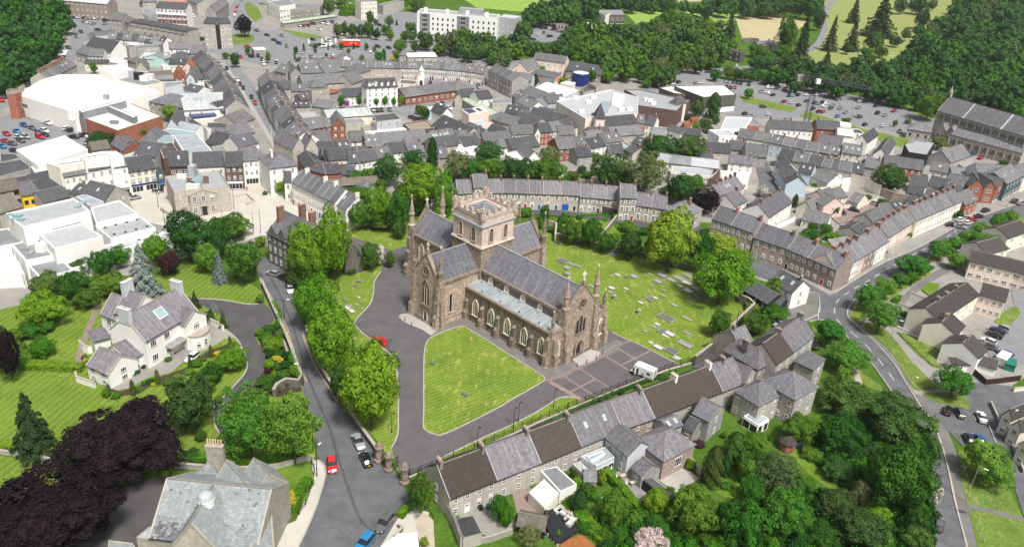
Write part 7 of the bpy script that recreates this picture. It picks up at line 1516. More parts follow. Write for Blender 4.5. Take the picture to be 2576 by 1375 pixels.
q=MB();q.lathe(0,0,[(.55,0),(.6,.7),(.5,1.1),(.2,1.3)],10,'iron');tag(q.build('barbecue',None,tuple(G(345,1060,1.2))),'round black covered barbecue on the deck corner','barbecue')
person(330,1300,(300,1280),'cloth_dark','cloth_blue','person in dark top and light blue trousers standing by the log stools')
for x,y in((322,1275),(365,1270),(398,1305),(425,1335),(455,1370)):q=MB();q.lathe(0,0,[(.3,0),(.3,.45)],10,'trim_pale');reg('around the garden lawn',q.build('log_stool',None,at(x,y)),'round sawn log stool','stool')
H(45,1150,330,1210,2.4,4,1.2,'wood_dark','roof_mossy',st=1,n=0,label='weathered garden cabin with a bark-brown roof left of the deck',cat='shed',name='shed')
for x,y in((845,905),(875,880),(905,915)):q=MB();q.lathe(0,0,[(.25,0),(.04,.05),(.04,.6),(.35,.65),(.35,.7)],10,'frame_white');reg('in the hedged garden',q.build('garden_table',None,at(x,y)),'small round white garden table','table')
tile(1,3)
o=P([(1985,1092),(2182,1055),(2272,1228),(2085,1278)],3.2,'w_render','roof_felt','yard shed with a corrugated black roof at the terrace end',par=.05,cat='shed',name='shed')
for i in range(18):
 a,b=G(1985+197*i/17.5,1092-37*i/17.5,3.27),G(2085+187*i/17.5,1278-50*i/17.5,3.27);q=MB();q.tube(a-Vector(o.location),b-Vector(o.location),.05,.05,'slate_dark',4);q.build('roof_rib',o)
P([(1430,1236),(1622,1225),(1645,1440),(1180,1420)],4.2,'w_white','roof_white','white-roofed building corner at the bottom edge beside the pavement',par=.1,cat='building')
wall([(1905,1045),(1990,1200),(2060,1400)],3.2,.4,'stone_grey','tall rendered side wall with ivy left of the yard shed',cap='chimney');wall([(2110,1385),(2350,1330),(2574,1255)],1.6,.3,'stone_grey','yard boundary wall below the first terraced house');wall([(1430,1180),(1470,1215),(1400,1300)],1.1,.4,'stone_wall','low stone garden wall beside the gravel drive')
for x,y,m in((2335,965,'door_green'),(2290,975,'steel'),(2255,975,'iron')):q=MB();q.box(-.3,-.35,0,.3,.35,1.0,m);q.box(-.34,-.4,1.0,.34,.38,1.08,m);reg('behind the first terraced house',q.build('wheelie_bin',None,at(x,y+35),.5),{'door_green':'green','steel':'grey','iron':'black'}[m]+' wheeled bin','bin')
for x,y,h in((1235,520,4.2),(1335,610,4.2),(1492,740,4.4)):
 o=empty('gate_pier',at(x,y));q=MB();q.lathe(0,0,[(1.0,0),(1.0,.5),(.72,.7),(.72,h-1),(.95,h-.8),(.95,h-.5),(.6,h-.4)],8,'church_dark',PI/8);q.build('shaft',o);q=MB();q.lathe(0,0,[(.6,h-.4),(.62,h),(.4,h+.5),(.12,h+.75)],8,'church_trim');q.build('cap',o);reg('at the churchyard gates',o,'octagonal brown stone gate pier','gate pier')
def gate(a,b,h,lab):
 A,B=G(*a),G(*b);v=B-A;o=empty('iron_gate',(A.x,A.y,LAY[0]),math.atan2(v.y,v.x),lab,'gate');L=v.length;q=MB()
 for z in(.15,h*.5,h-.2):q.box(0,-.03,z,L,.03,z+.1,'iron')
 q.build('rail',o)
 for i in range(int(L/.22)+1):m=MB();m.box(i*.22-.025,-.02,.05,i*.22+.025,.02,h,'iron');m.build('bar',o)
gate((1355,625),(1435,575),2.8,'black iron gate leaf standing open beside the middle pier');gate((1265,545),(1300,580),2.6,'small black iron wicket gate between the left piers');gate((1535,690),(1540,640),2.6,'black iron gate leaf folded back beside the right pier')
def railing(pts,h,lab,z0=0.0,post=2.6):
 P_=gpts(pts);o0=P_[0].copy();P_=[p-o0 for p in P_];o=empty('iron_railing',(o0.x,o0.y,z0),0,lab,'railing');q=MB()
 for z in(.15,h-.15):ribbon(q,P_,.05,z,z+.05,'iron')
 q.build('rail',o);R_=resample(P_,.3);q=MB();[q.box(p.x-.018,p.y-.018,.05,p.x+.018,p.y+.018,h,'iron')for p in R_];tag(q.build('bars',o),kind='stuff')
 for p in resample(P_,post):m=MB();m.lathe(0,0,[(.09,0),(.06,h+.15),(.12,h+.2),(.02,h+.45)],6,'iron');m.build('post',o,(p.x,p.y,0))
RL=[(-1030,670+0),(-700,515),(-310,330),(0,190),(200,110),(560,0)]
tile(2,3);railing([(-1030,680),(-700,545),(-310,385),(0,250),(280,120),(560,10)],1.5,'long black iron railing between the close drive and the near terrace',.5);wall([(-1040,690),(-700,555),(-310,392),(0,257),(280,127),(560,15)],.5,.5,'stone_wall','low stone kerb wall carrying the church railings')
tile(2,2);railing([(560,1375),(900,1235),(1300,1075),(1560,975),(1800,905)],1.5,'black iron railing behind the parked motorhome',.5);wall([(555,1382),(900,1242),(1300,1082),(1560,982),(1800,912)],.5,.5,'stone_wall','low stone wall below the railing behind the motorhome')
full()
hedge([(1160,1168),(1290,1108),(1420,1045),(1500,1010),(1600,970),(1700,935)],.8,.9,'leaf_dark','dark low planting strip along the near terrace railings',dens=6)
tile(3,2);PL='at the stone villa group'
H(-60,1075,275,1265,7.6,9,3.4,'stone_grey','slate',t='h',n=4,side='R',sn=2,place=PL,desc='large hip-roofed grey villa');H(-330,1180,-90,1330,6.4,8,3,'w_render','slate',t='h',n=3,side='R',sn=2,place=PL,desc='hip-roofed rendered villa wing');H(-420,1030,-240,1105,5.6,7,2.5,'w_render','slate',n=2,place=PL,side='R');H(-250,800,-110,745,5.5,10,4,'w_render','slate_light',n=2,place=PL,ch=(.1,));H(-105,960,5,905,6.2,10,4,'stone_grey','slate_light',t='h',n=2,place=PL,ch=(.1,),cw=1.7)
H(85,908,250,787,8,9,3.6,'stone_grey','tile_brown',n=2,place=PL,desc='brown-tiled tall stone house',ch=(.97,),cw=1.7);H(252,785,470,617,8,9,3.6,'stone_grey','slate_light',n=3,side='R',place=PL,desc='slate-roofed tall stone house',ch=(.95,),cw=1.7);H(272,882,462,970,6,5.5,.9,'stone_grey','slate',t='l',n=0,side='R',place=PL,desc='grey stone rear wing')
H(20,78,245,197,5.5,8,3,'w_white','slate_dark',n=2,side='R',label='white gabled house with a dark roof at the road junction',cat='house',ch=(.93,));H(-240,165,-5,302,3.2,8,2,'w_black','slate_dark',st=1,n=3,label='black timber house with a grey slate roof beyond the churchyard wall',cat='house');H(5,275,125,322,2.8,5,1.2,'w_black','slate_dark',st=1,n=0,label='small dark shed left of the white gabled house',cat='shed',name='shed')
ES='in the pale housing estate';ke=dict(w='w_cream',r='tile_dark',wst='pair',ww=1.5,wh=1.1,place=ES,cat='house')
H(1720,478,2125,208,6.2,8.5,2.2,n=5,ch=(.25,.45,.7),cm='chimney',**ke);H(1892,620,1975,515,5.8,8.5,2.2,n=1,ch=(.4,),**ke);H(2115,848,2205,760,5.2,9,2.4,n=1,ch=(.3,),**dict(ke,w='w_white'))
EG=H(2128,212,2388,284,6,9,2.2,n=4,side='R',sn=0,**dict(ke,w='w_peach'));H(1850,905,2035,915,2.4,2,.5,st=1,n=1,**dict(ke,t='l',w='w_white'));H(2112,905,2300,955,2.5,5,1.3,st=1,n=0,**dict(ke,w='w_white'))
H(2350,-60,2640,25,6,9,2.2,n=4,**dict(ke,w='w_peach'));H(2300,830,2400,870,2.2,4,.3,'w_white','roof_white',st=1,n=0,t='l',place=ES,cat='shed',name='shed',desc='white garden shed');H(2390,900,2495,930,2.0,3,.3,'door_green','door_green',st=1,n=0,t='l',place=ES,cat='shed',name='shed',desc='green oil tank shed',eav=False)
tile(3,1);H(2035,1250,2640,1392,6,9,2.2,n=7,**dict(ke,w='w_peach'));H(2410,1020,2640,940,6,9,2.2,n=2,**dict(ke,w='w_cream'));H(2200,1180,2420,1120,5.5,9,2.2,n=2,**ke)
tile(3,2);wall([(1310,320),(1505,405)],1,.3,'w_white','white garden wall left of the estate row, upper');wall([(1245,545),(1430,620),(1600,690),(1720,745)],1,.3,'w_white','long white garden wall below the estate row');wall([(1420,205),(1640,300)],1,.3,'w_white','white stepped wall beside the small green lawn');hedge([(1300,400),(1470,470)],1.4,1.4,'leaf_dark','dark green hedge between two estate walls');hedge([(1270,300),(1310,260)],1.6,1.8,'leaf_hedge','bright green hedge block beside the street trees');wall([(2000,955),(2180,1120),(2530,1075)],1.7,.12,'wood_dark','dark brown board fence round the estate corner garden',cap=None,name='board_fence',cat='fence');sheet('garden',[(1540,170),(1600,95),(1725,110),(1700,190),(1620,230)],'grass');sheet('garden',[(1290,590),(1420,620),(1720,770),(1660,860),(1750,950),(1640,920),(1450,740)],'grass_verge')
wall([(2460,1190),(2700,1160)],1.2,.3,'w_cream','cream low wall near the right edge')
tile(3,3)
for a in((2362,35,2452,88),(2448,140,2545,205),(2530,330,2640,400)):H(*a,5.2,12,2,w='w_cream',r='tile_dark',wst='pair',ww=1.1,wh=1.1,t='x',st=2,n=1,sky=-1,place='at the right-hand edge',cat='house')
bays('road_marking',(1860,40),(2060,60),2,(1885,95));bays('road_marking',(2210,150),(2215,152),1,(2290,345));wall([(2230,-60),(2330,160),(2470,420),(2560,640)],1,.3,'w_grey','low wall along the right-hand estate path')
full()
wall([(1745,920),(1790,885),(1830,848),(1865,812),(1893,785),(1880,772),(1858,763)],3,.6,'stone_wall','tall rubble stone wall along the right edge of the graveyard');wall([(1858,763),(1810,700),(1700,668),(1600,642),(1500,622),(1395,596)],1.6,.5,'stone_wall','rubble wall behind the graveyard trees');wall([(1335,520),(1420,525),(1500,535),(1555,548)],3.2,.6,'stone_dark','dark retaining wall below the long curved terrace',sm=2);wall([(1555,548),(1530,580),(1508,605)],2,.5,'stone_wall','stone wall dividing the terrace gardens');wall([(1380,575),(1398,580),(1395,612)],3,.5,'church_stone','stone pier wall beside the north transept')
wall([(770,830),(782,870),(800,925),(830,970),(862,1020),(900,1075),(940,1130),(953,1150)],1.7,.6,'stone_wall','long retaining wall between the street and the church close');wall([(660,722),(690,790),(722,860),(745,920),(760,962),(752,975),(720,972),(698,985),(690,1000)],2.3,.6,'stone_wall','rubble garden wall with a curved end along the street')
wall([(0,1140),(70,1150),(150,1165)],.9,.5,'stone_grey','low pale garden wall left of the copper beeches');wall([(440,1175),(560,1185),(640,1185),(700,1178),(770,1160),(790,1158)],1.2,.5,'stone_grey','curving pale garden wall below the bright hedge',sm=2);railing([(783,1160),(792,1185),(785,1225),(770,1270),(750,1300)],1.1,'black railing beside the pavement of the school')
hedge([(795,1265),(765,1215),(790,1180)]if False else[(732,1290),(752,1250),(778,1215)],2.2,1.8,'leaf_hedge','thick clipped bright green hedge beside the school pavement',dens=14)
hedge([(440,1158),(520,1160),(600,1168),(680,1168),(705,1160),(770,1145)],2.2,1.6,'leaf_hedge','long clipped bright green hedge across the garden foot',dens=14);hedge([(72,925),(140,928),(214,932)],2.6,1.6,'leaf_hedge','clipped bright hedge left of the white mansion',dens=14);hedge([(0,1125),(80,1133),(150,1150)],2,1.4,'leaf_hedge','bright hedge behind the low garden wall');hedge([(690,775),(702,800),(706,830)],1.2,2.6,'leaf_lime','bright ivy hanging on the street wall, upper');hedge([(735,900),(750,945),(755,965)],1.5,2.4,'leaf_lime','bright ivy hanging on the street wall, lower');hedge([(1520,1195),(1560,1235),(1590,1275),(1612,1300)],1.8,2.2,'leaf_hedge','bright green garden hedge beside the patio',dens=12);hedge([(1400,1250),(1450,1225),(1520,1200)],1.8,2.0,'leaf_hedge','bright green hedge below the corrugated shed',dens=12)
hedge([(1455,1300),(1490,1340),(1530,1375)],3,1.8,'leaf_hedge','broad bright hedge on the garden slope beside the deck',dens=12);hedge([(1005,1305),(1018,1290),(1035,1278)],1.5,1.6,'leaf_hedge','short bright hedge beside the gravel drive entrance',dens=12);hedge([(1340,470),(1500,440),(1600,445)],2,1.5,'leaf_hedge','overgrown bright hedge above the curved terrace');hedge([(1440,548),(1530,540),(1520,560)],1.2,.8,'leaf_hedge','low box hedges in the terrace garden')
# ------------------------------------------------------------------ mansion
tile(0,2)
kw=dict(sky=-1,w='w_white',r='slate_light',trim='stone_trim',cat='house',name='house',wst='triple',ww=1.7,wh=1.7)
M1=H(1460,682,1990,372,7.6,11,5,n=4,skip=((0,2),(1,2),(0,3),(1,3)),label='main range of the large white mansion with a slate roof and wide chimneys',**kw)
for f in(.02,.97):stack(M1,M1['_L']*f,5.5,12,'w_lilac',3.2,1.1,2.6,5,PI/2)
q=MB();L_=M1['_L'];q.slab([(L_*.40,1.9,9.6),(L_*.56,1.9,9.6),(L_*.56,3.9,11.4),(L_*.40,3.9,11.4)],.15,'frame_white');q.slab([(L_*.41,2.0,9.75),(L_*.55,2.0,9.75),(L_*.55,3.8,11.4),(L_*.41,3.8,11.4)],.1,'glass_roof');q.build('roof_light',M1)
o=H(1862,520,2068,402,7.2,6,2.4,t='x',n=1,st=2,skip=((0,0),),label='projecting gabled bay of the white mansion with a bowed ground floor',**kw);L_=o['_L'];q=MB();n=14;R_=L_*.46
A=[(L_/2-R_*math.cos(PI*i/n),-R_*.8*math.sin(PI*i/n))for i in range(n+1)];q.prism(A,0,3.6,'w_white');q.prism([(x,y*1.06)for x,y in A],3.6,4.1,'stone_trim');bw=q.build('bow_window',o)
for k in(.3,.5,.7):a=PI*k;addwin(bw,FM(L_/2-R_*1.01*math.cos(a),-R_*.81*math.sin(a),.9,PI/2-a if False else a-PI/2),1.0,1.7,'sash')
H(1008,402,1165,466,7.4,8,4,n=1,label='rear left wing of the white mansion with a parapet gable',**kw);o=H(1150,395,1345,452,8.6,9,4.2,n=1,label='rear right wing of the white mansion with a tall chimney',**kw);stack(o,.6,4.5,12,'w_lilac',3.0,1.1,3.4,5,PI/2)
H(870,915,1090,1014,4,7.6,2.8,n=2,side='R',sn=1,**dict(kw,wst='triple',ww=1.5,label='low front wing of the white mansion with a tall arched garden window'));H(1292,884,1428,800,3.9,8.5,2.6,n=1,label='low slate-roofed link between the mansion and its front wing',**kw)
o=H(945,685,1105,640,2.7,4,.9,'w_white','slate',t='l',st=1,n=0,label='small slate-roofed outhouse with black doors behind the mansion',cat='outhouse',name='outhouse');wall([(808,745),(850,790),(900,810),(935,800)],2.2,.4,'w_white','white curved yard wall of the mansion');wall([(770,1040),(780,1090),(965,1155),(960,1120)],1.6,.4,'w_white','white yard wall below the mansion front wing');wall([(2070,480),(2150,520),(2250,575)],1.6,.4,'w_white','white yard wall on the drive side of the mansion')
PO=empty('portico',tuple(G(1755,800)),M1.rotation_euler.z,'square stone entrance portico with columns and a dark red door','portico')
for x,y in((-2,-1.6),(2,-1.6),(-2,.9),(2,.9)):q=MB();q.lathe(x,y,[(.28,0),(.2,.2),(.18,3.0),(.28,3.1)],10,'stone_trim');q.build('column',PO)
q=MB();q.box(-2.5,-2.1,3.1,2.5,2.6,3.7,'stone_trim');q.box(-2.2,-1.8,3.7,2.2,2.5,3.72,'roof_grey');q.build('entablature',PO);q=MB();q.box(-2.5,-2.3,0,2.5,2.6,.15,'slab');q.build('step',PO)
q=MB();q.box(-.5,-.02,.02,.5,.1,2.2,'door_wine');q.build('door',PO,(0,2.3,0))
# ------------------------------------------------------------------ school in the bottom left corner
tile(0,3)
SC=H(1500,1270,2590,1385,8,16,5.5,'stone','slate_school',sky=-1,n=0,st=1,trim='stone_trim',label='old stone school hall with pale patched slates and a white cupola',cat='building',name='school');Ls=SC['_L']
def slates(o,L,d,h,rise,oh=.3,x0=.3,w=.5,l=.42,m='slate_school',seed=1,lim=300):
 """courses of single slates laid on the front slope"""
 rnd=random.Random(seed);k=rise/(d/2);sl=math.hypot(d/2+oh,(d/2+oh)*k);n=int(sl/l);nx=int((L-2*x0)/w);q=MB();c=math.cos(math.atan(k));s_=math.sin(math.atan(k));cnt=0
 for i in range(n):
  for j in range(nx-(i%2)):
   a=i*l+.02;x=x0+(j+.5*(i%2))*w;th=.05+rnd.random()*.03;y0=-oh+a*c;z0=h-oh*k+.12+a*s_;y1=y0+l*1.02*c;z1=z0+l*1.02*s_;e=rnd.uniform(.006,.02)
   f=[(x+e,y0,z0+th),(x+w-e,y0,z0+th),(x+w-e,y1,z1+.02),(x+e,y1,z1+.02)]
   mm='slate' if rnd.random()<.035 else m
   near=abs(j-nx*.12)<5 and i<7 and rnd.random()<.6
   b=MB()if cnt<lim else q;b.slab(f,.03,'slate' if near else mm)
   if cnt<lim:b.build('slate',o)
   cnt+=1
 if q.v:tag(q.build('slates',o),kind='stuff')
slates(SC,Ls,16,8,5.5,lim=290)
o=H(1690,1400,2235,1455,8,9,6.4,'stone','slate_school',t='x',n=3,st=1,wst='dark',ww=1.3,wh=2.6,trim='stone_trim',label='steep stone front gable of the school with arched dark windows',cat='building',name='school_gable')
H(2090,800,2240,1000,8,8,4.6,'stone_grey','slate_school',sky=-1,n=0,trim='stone_trim',label='rear gabled wing of the school beside the big chimney',cat='building',name='school_wing');H(2390,740,2540,900,8,7,4,'stone_grey','slate_school',sky=-1,n=0,trim='stone_trim',label='rear right gabled wing of the school near the lawn',cat='building',name='school_wing')
q=empty('chimney_stack',tuple(G(2195,640,6)),SC.rotation_euler.z,'wide stone chimney stack with six tall pale pots behind the school roof','chimney');p=q.location.copy();q.location.z=0;stack(q,0,0,10.5,'stone',3.2,1.0,2.2,0,0,0)
for i in range(6):m=MB();m.lathe(-1.25+.5*i,0,[(.15,12.8),(.13,14.0),(.17,14.05)],8,'pot');m.build('chimney_pot',q)
p=G(2070,895,14.2);o=empty('cupola',(p.x,p.y,13.6),0,'white round ventilator cupola with a ribbed glass dome on the school ridge','cupola');q=MB();q.lathe(0,0,[(1.25,-.6),(1.25,.6),(1.45,.7),(1.4,.9)],12,'w_white');q.build('drum',o);q=MB();q.lathe(0,0,[(1.4,.9),(1.15,1.7),(.4,2.4),(.12,2.7),(.18,2.9),(.03,3.2)],12,'roof_pale');q.build('dome',o)
P([(1370,1272),(1500,1165),(1790,1215),(1730,1330)],7.2,'stone','roof_lead','lead-roofed bay at the left end of the school',par=.3,cat='building',name='school_bay');P([(1090,1300),(1330,1330),(1420,1450),(1080,1440)],4,'stone','slate_school','low slate-roofed annexe at the bottom edge left of the school',par=.3,cat='building',name='school_annexe');H(1880,745,2080,800,6,8,3,'stone_grey','slate_school',sky=-1,n=0,t='h',label='low hipped slate roof behind the school ridge',cat='building',name='school_annexe')
tile(1,3);o=P([(-20,940),(40,935),(155,960),(190,1400),(-60,1400)],8.6,'stone','slate_school','tall stone end gable wall of the school with a many-paned window',par=.2,cat='building',name='school_end');wins(o,(155,960),(190,1400),[(3,1,3.6,4.5,'big')],z0=8.6)
wall([(160,1000),(290,1030),(285,1075)],2.5,.5,'stone_wall','rough stone step wall beside the school entrance');wall([(130,905),(250,930)],1.4,.4,'stone_wall','low wall behind the golden bush')
q=MB();[q.tube((0,0,.3),(math.cos(a)*random.uniform(.8,2),math.sin(a)*random.uniform(.6,1.5),.05),.3,.05,'bark_pale',5)for a in[i*.5 for i in range(13)]];q.lathe(0,0,[(1.6,0),(1.2,.3),(.6,.5)],10,'bark_pale');tag(q.build('tree_stump',None,at(140,720)),'broad pale tree stump on the school lawn','stump')
# ================================================================== trees and shrubs
tile(0,0);wood('in the wooded hill on the left',[(-80,-60),(380,-60),(520,20),(700,90),(715,260),(560,480),(480,600),(300,760),(160,860),(-80,980)],125,190,'hhgdg',2)
trees('in the town blocks at upper left',[(2450,255,165,190,'p'),(1710,1130,185,150,'f'),(940,680,75,105),(1060,1350,175,80,'d'),(1230,1340,110,100),(1380,1310,180,130),(2360,600,90,130),(2270,560,80,60),(2490,510,50,75),(1970,360,90,50),(1450,30,100,60,'d'),(2200,120,80,90)])
hedge([(1800,395),(1940,400),(2050,410)],3,2,'leaf_mid','dark hedge left of the twin flats')
tile(1,0);hedge([(870,165),(1100,120),(1540,45)],7,7,'leaf_lime','tall bright conifer hedge behind the car park',dens=3,s=.7)
trees('on the little street below the white building',[(860,1012,75,105),(1035,1010,62,110),(1110,1012,45,90),(1205,1020,62,82),(1295,1010,62,92),(1385,1015,52,80),(1460,1005,60,90)],'l');trees('around the central car park',[(480,475,24,75,'O'),(725,470,20,65,'O'),(980,462,22,65,'O'),(595,468,55,60,'d'),(860,462,60,70,'d'),(1110,468,52,70,'d'),(1190,492,42,55),(400,503,52,70,'d'),(388,560,20,80,'O'),(120,570,55,110),(930,508,45,50),(1240,568,95,95,'f'),(1285,550,50,115,'O'),(1065,580,65,60,'w'),(1380,590,62,52,'G'),(1420,558,85,95),(1640,1100,75,92),(1692,1132,112,122),(715,952,62,62,'d')])
trees('before the station and hotel',[(730,60,125,170,'d'),(890,290,90,130,'d'),(820,310,95,130,'d'),(970,310,95,130,'d'),(1050,315,95,125,'h'),(1130,300,110,150,'d'),(1210,340,90,110,'d'),(1300,300,95,95),(1340,215,95,120,'w'),(1150,180,85,130,'d'),(1205,222,50,55,'d'),(1415,222,38,60,'c'),(1512,235,28,40,'c'),(1555,275,110,90),(1350,350,90,100),(1500,365,95,105),(1575,375,75,90),(1655,365,80,95),(1740,380,90,95),(1830,370,90,80),(1450,460,140,130),(1600,470,90,110),(1800,312,40,42,'L'),(1850,314,42,40,'L'),(1893,316,38,38,'L'),(2207,338,45,42,'L'),(2255,342,40,40,'L'),(860,40,150,70,'h'),(1620,40,170,140,'h')])
wood('in the belt below the hotel',[(1680,430),(1900,380),(2150,360),(2420,390),(2620,400),(2640,620),(2380,640),(2180,560),(2000,520),(1820,500)],95,130,'ghhdw',5);tree(1960,420,170,260,'w','in the belt below the hotel')
tile(2,0);wood('in the belt by the retail road',[(0,380),(130,300),(170,420),(480,440),(620,300),(760,280),(860,270),(1300,280),(1500,190),(1900,220),(2150,240),(2180,560),(2000,680),(1700,640),(1640,760),(1480,840),(1360,780),(960,700),(720,600),(560,600),(200,500),(0,560)],118,175,'ghhdhgw',8)
trees('among the tall trees by the retail road',[(1960,150,110,180,'c'),(2190,290,220,360,'c'),(1950,330,260,230,'g'),(1530,330,260,200,'w'),(1500,620,190,300,'c'),(1600,640,180,330,'c'),(1640,160,190,150,'g'),(1440,770,190,170),(1350,840,120,75),(960,770,140,115),(800,760,100,115),(640,760,85,70),(1100,760,100,60,'w'),(1210,740,55,65),(2045,750,125,115)])
wood('beyond the sports fields',[(180,80),(420,20),(650,-40),(1660,-80),(1620,90),(1150,100),(840,120),(640,200),(560,230),(330,250),(180,200)],110,165,'hhd',3);wood('beyond the sports fields',[(1700,60),(2200,-60),(2560,-60),(2620,60),(2400,110),(2000,130),(1720,110)],110,165,'hhd',4)
trees('by the shopping centre',[(2030,1060,155,260,'O'),(1860,1092,165,155,'d'),(1940,1245,150,140,'w'),(2050,1212,85,65),(1850,1270,70,90,'f'),(1990,1300,90,80),(1760,1182,72,60,'s'),(230,808,95,115,'d'),(340,668,62,62,'f'),(300,702,72,72,'f'),(510,812,100,52,'L'),(2380,940,92,95)])
trees('lining the park lane',[(2180,730,130,120),(2260,745,120,110),(2340,760,120,110),(2410,770,110,100),(2480,750,120,110),(2560,790,110,110),(2470,510,170,120),(2560,560,130,110),(2470,640,200,140,'h'),(2600,620,180,130,'h')],'g')
tile(3,0);trees('in the open park',[(880,100,155,250,'c'),(655,330,175,350,'c'),(862,350,185,310,'c'),(1150,160,380,330,'c'),(1340,60,130,150,'h'),(1070,420,190,185,'d'),(1135,520,145,115,'d'),(1020,600,125,120,'d'),(800,490,100,100,'d'),(985,520,110,80),(1280,412,130,110,'d'),(1390,340,100,130,'w'),(1560,190,150,185,'d'),(1520,312,130,120,'d'),(1510,60,200,150,'d'),(1655,50,100,105,'d'),(600,575,120,145,'c'),(880,650,92,115,'d')])
trees('left of the park lane',[(370,350,190,500,'c'),(190,350,195,330),(150,530,165,140),(440,60,250,260,'h'),(300,60,230,220,'h'),(120,60,230,200,'h'),(520,200,110,200,'h'),(0,100,200,160,'h')])
wood('in the wood behind the big car park',[(1900,0),(2100,-60),(2700,-60),(2700,1220),(2300,1060),(1860,980),(1600,1080),(1500,1000),(1230,960),(1000,920),(480,880),(150,860),(0,800),(0,640),(360,640),(560,690),(1400,680),(1300,560),(1440,440),(1560,360),(1750,250)],112,180,'hhghdw',6);trees('in the wood behind the big car park',[(1340,710,200,90,'P'),(1390,880,80,130,'P'),(1630,1080,260,230,'g'),(1330,1010,220,130,'g'),(1280,1240,50,70,'s'),(1410,1220,70,50,'s'),(785,1218,95,65,'s')])
tile(0,1);trees('in the mansion garden',[(1880,990,440,500,'d'),(2170,1040,230,380,'d'),(2330,900,400,160,'g'),(2180,880,200,130),(2075,1215,245,290,'f'),(2200,1300,190,330,'b'),(2440,1260,330,400,'g'),(1560,1130,270,300,'y'),(1370,1100,180,160,'y'),(1190,1200,220,220,'y'),(1020,1270,250,250),(1420,1330,400,560,'b'),(1700,1280,215,240,'P'),(810,1310,190,200,'d'),(690,1360,230,170,'y'),(1180,630,140,110,'f')])
trees('at the square and yards',[(1010,30,260,130,'d'),(895,135,110,60),(1080,70,60,50,'L'),(100,1180,10,10,'s')][:3])
tile(0,2);trees('in the mansion garden',[(430,340,470,360,'y'),(480,120,330,260,'d'),(740,130,330,330),(960,120,330,260),(1150,90,280,250,'g'),(1380,130,60,60,'s'),(280,1260,470,460,'c'),(1885,1240,500,560,'g'),(60,790,220,520,'p'),(430,740,230,210,'y')][:6]+[(860,240,260,220),(60,790,240,540,'p'),(430,745,235,215,'S')])
trees('in the shrubberies round the mansion',[(120,640,220,170,'s'),(320,560,260,180,'s'),(450,520,200,160,'s'),(150,760,220,160,'s'),(260,820,200,130,'s'),(230,900,160,110,'s'),(270,590,130,80,'G'),(730,930,70,40,'S'),(845,840,60,50,'D'),(855,870,50,50,'G'),(1065,1195,95,110,'L'),(1165,1225,100,75,'L'),(1400,1160,66,50,'S'),(1440,1100,52,50,'S'),(1510,1078,90,55,'s'),(1545,1110,66,42,'G'),(1780,1032,75,55,'S'),(1980,900,115,95,'L'),(1900,985,110,55,'s'),(1690,1085,120,50,'D'),(1440,932,66,45,'D'),(1360,985,100,65,'D'),(1690,860,80,35,'s'),(2330,850,310,260,'y'),(2130,1000,230,220,'s'),(2060,1110,200,200,'s'),(2050,860,60,50,'s'),(2190,800,80,60,'G'),(2290,1165,90,60,'S'),(2200,1260,90,80,'s'),(2100,430,110,120,'s')])
trees('on the mansion terrace',[(1090,1160,42,115,'o'),(1330,1145,58,165,'o'),(1580,1040,52,165,'o'),(1908,900,42,150,'o'),(2120,780,46,135,'o'),(2312,680,38,115,'o')]);trees('by the mansion drive',[(1955,260,130,190,'c'),(2240,450,110,200,'c'),(2120,410,100,160,'c'),(2145,300,95,110,'b')])
full();tree(302,1112,292,215,'p',label='upper of two huge near-black copper beeches above the school',lod=3);tree(122,1288,345,225,'p',label='lower of two huge near-black copper beeches, at the bottom left corner',lod=3)
for cx,cy,w,h,k,l in((73,1062,118,175,'c','broad bushy green conifer left of the upper copper beech'),(475,1015,128,142,'d','dense round green tree below the mansion drive'),(625,1062,165,195,'W','left of two pale open sycamores beside the street'),(735,1068,150,180,'W','right of two pale open sycamores beside the street')):tree(cx,cy,w,h,k,label=l)
trees('in the row along the close wall',[(768,640,94,150),(839,612,86,165),(794,755,106,140),(834,850,128,168),(931,970,150,212),(858,962,62,95,'d'),(742,700,50,50,'d')],'y')
trees('in the garden foot by the school',[(1060,1240,64,94,'g'),(1254,1275,46,66),(1275,1296,38,60,'S'),(728,1259,40,48,'G'),(1068,1362,22,28,'L'),(484,1143,44,24,'D'),(505,1096,28,32,'s')])
tile(1,2);trees('in the border beside the street wall',[(180,700,215,170,'L'),(40,250,95,85,'L'),(140,555,125,105,'D'),(40,590,110,90,'s'),(70,557,52,42,'R'),(95,630,150,80,'S'),(245,610,110,120,'D'),(210,520,90,90,'s'),(225,800,125,95,'s'),(140,812,95,85,'D'),(205,848,90,65,'G'),(245,875,85,70,'G'),(135,905,115,105,'S'),(315,825,90,95,'D'),(205,935,100,80,'s'),(295,915,115,90,'D'),(118,975,66,62,'R'),(170,985,60,50,'R'),(270,1015,130,115,'L'),(190,1010,90,80,'S'),(90,1075,185,140,'s'),(220,1090,120,95,'D'),(110,1130,100,80,'s'),(190,1150,130,80,'s'),(320,1090,90,80,'s'),(380,980,90,120,'S'),(350,870,50,100,'S')])
tile(1,1);trees('behind the cathedral chancel',[(1660,520,420,460,'y'),(1240,690,265,430,'y'),(1060,790,265,270),(1430,745,240,400),(1330,340,280,280,'d'),(1580,240,230,220),(1890,620,250,480,'y'),(1440,935,135,185,'d'),(1650,700,230,150),(1250,840,300,160,'d'),(1480,560,200,200,'d'),(1700,330,200,160),(1130,1190,230,270),(1235,1200,150,210,'B'),(1350,1230,100,160),(1270,480,120,120,'g')])
tree(1772,175,125,340,'O',label='tall narrow ivy-green poplar behind the lime trees');trees('behind the long curved terrace',[(2030,290,310,310,'w'),(2350,155,280,185,'d'),(2180,330,270,230),(2380,335,300,240),(2560,330,280,240,'d'),(1960,380,180,120,'d')])
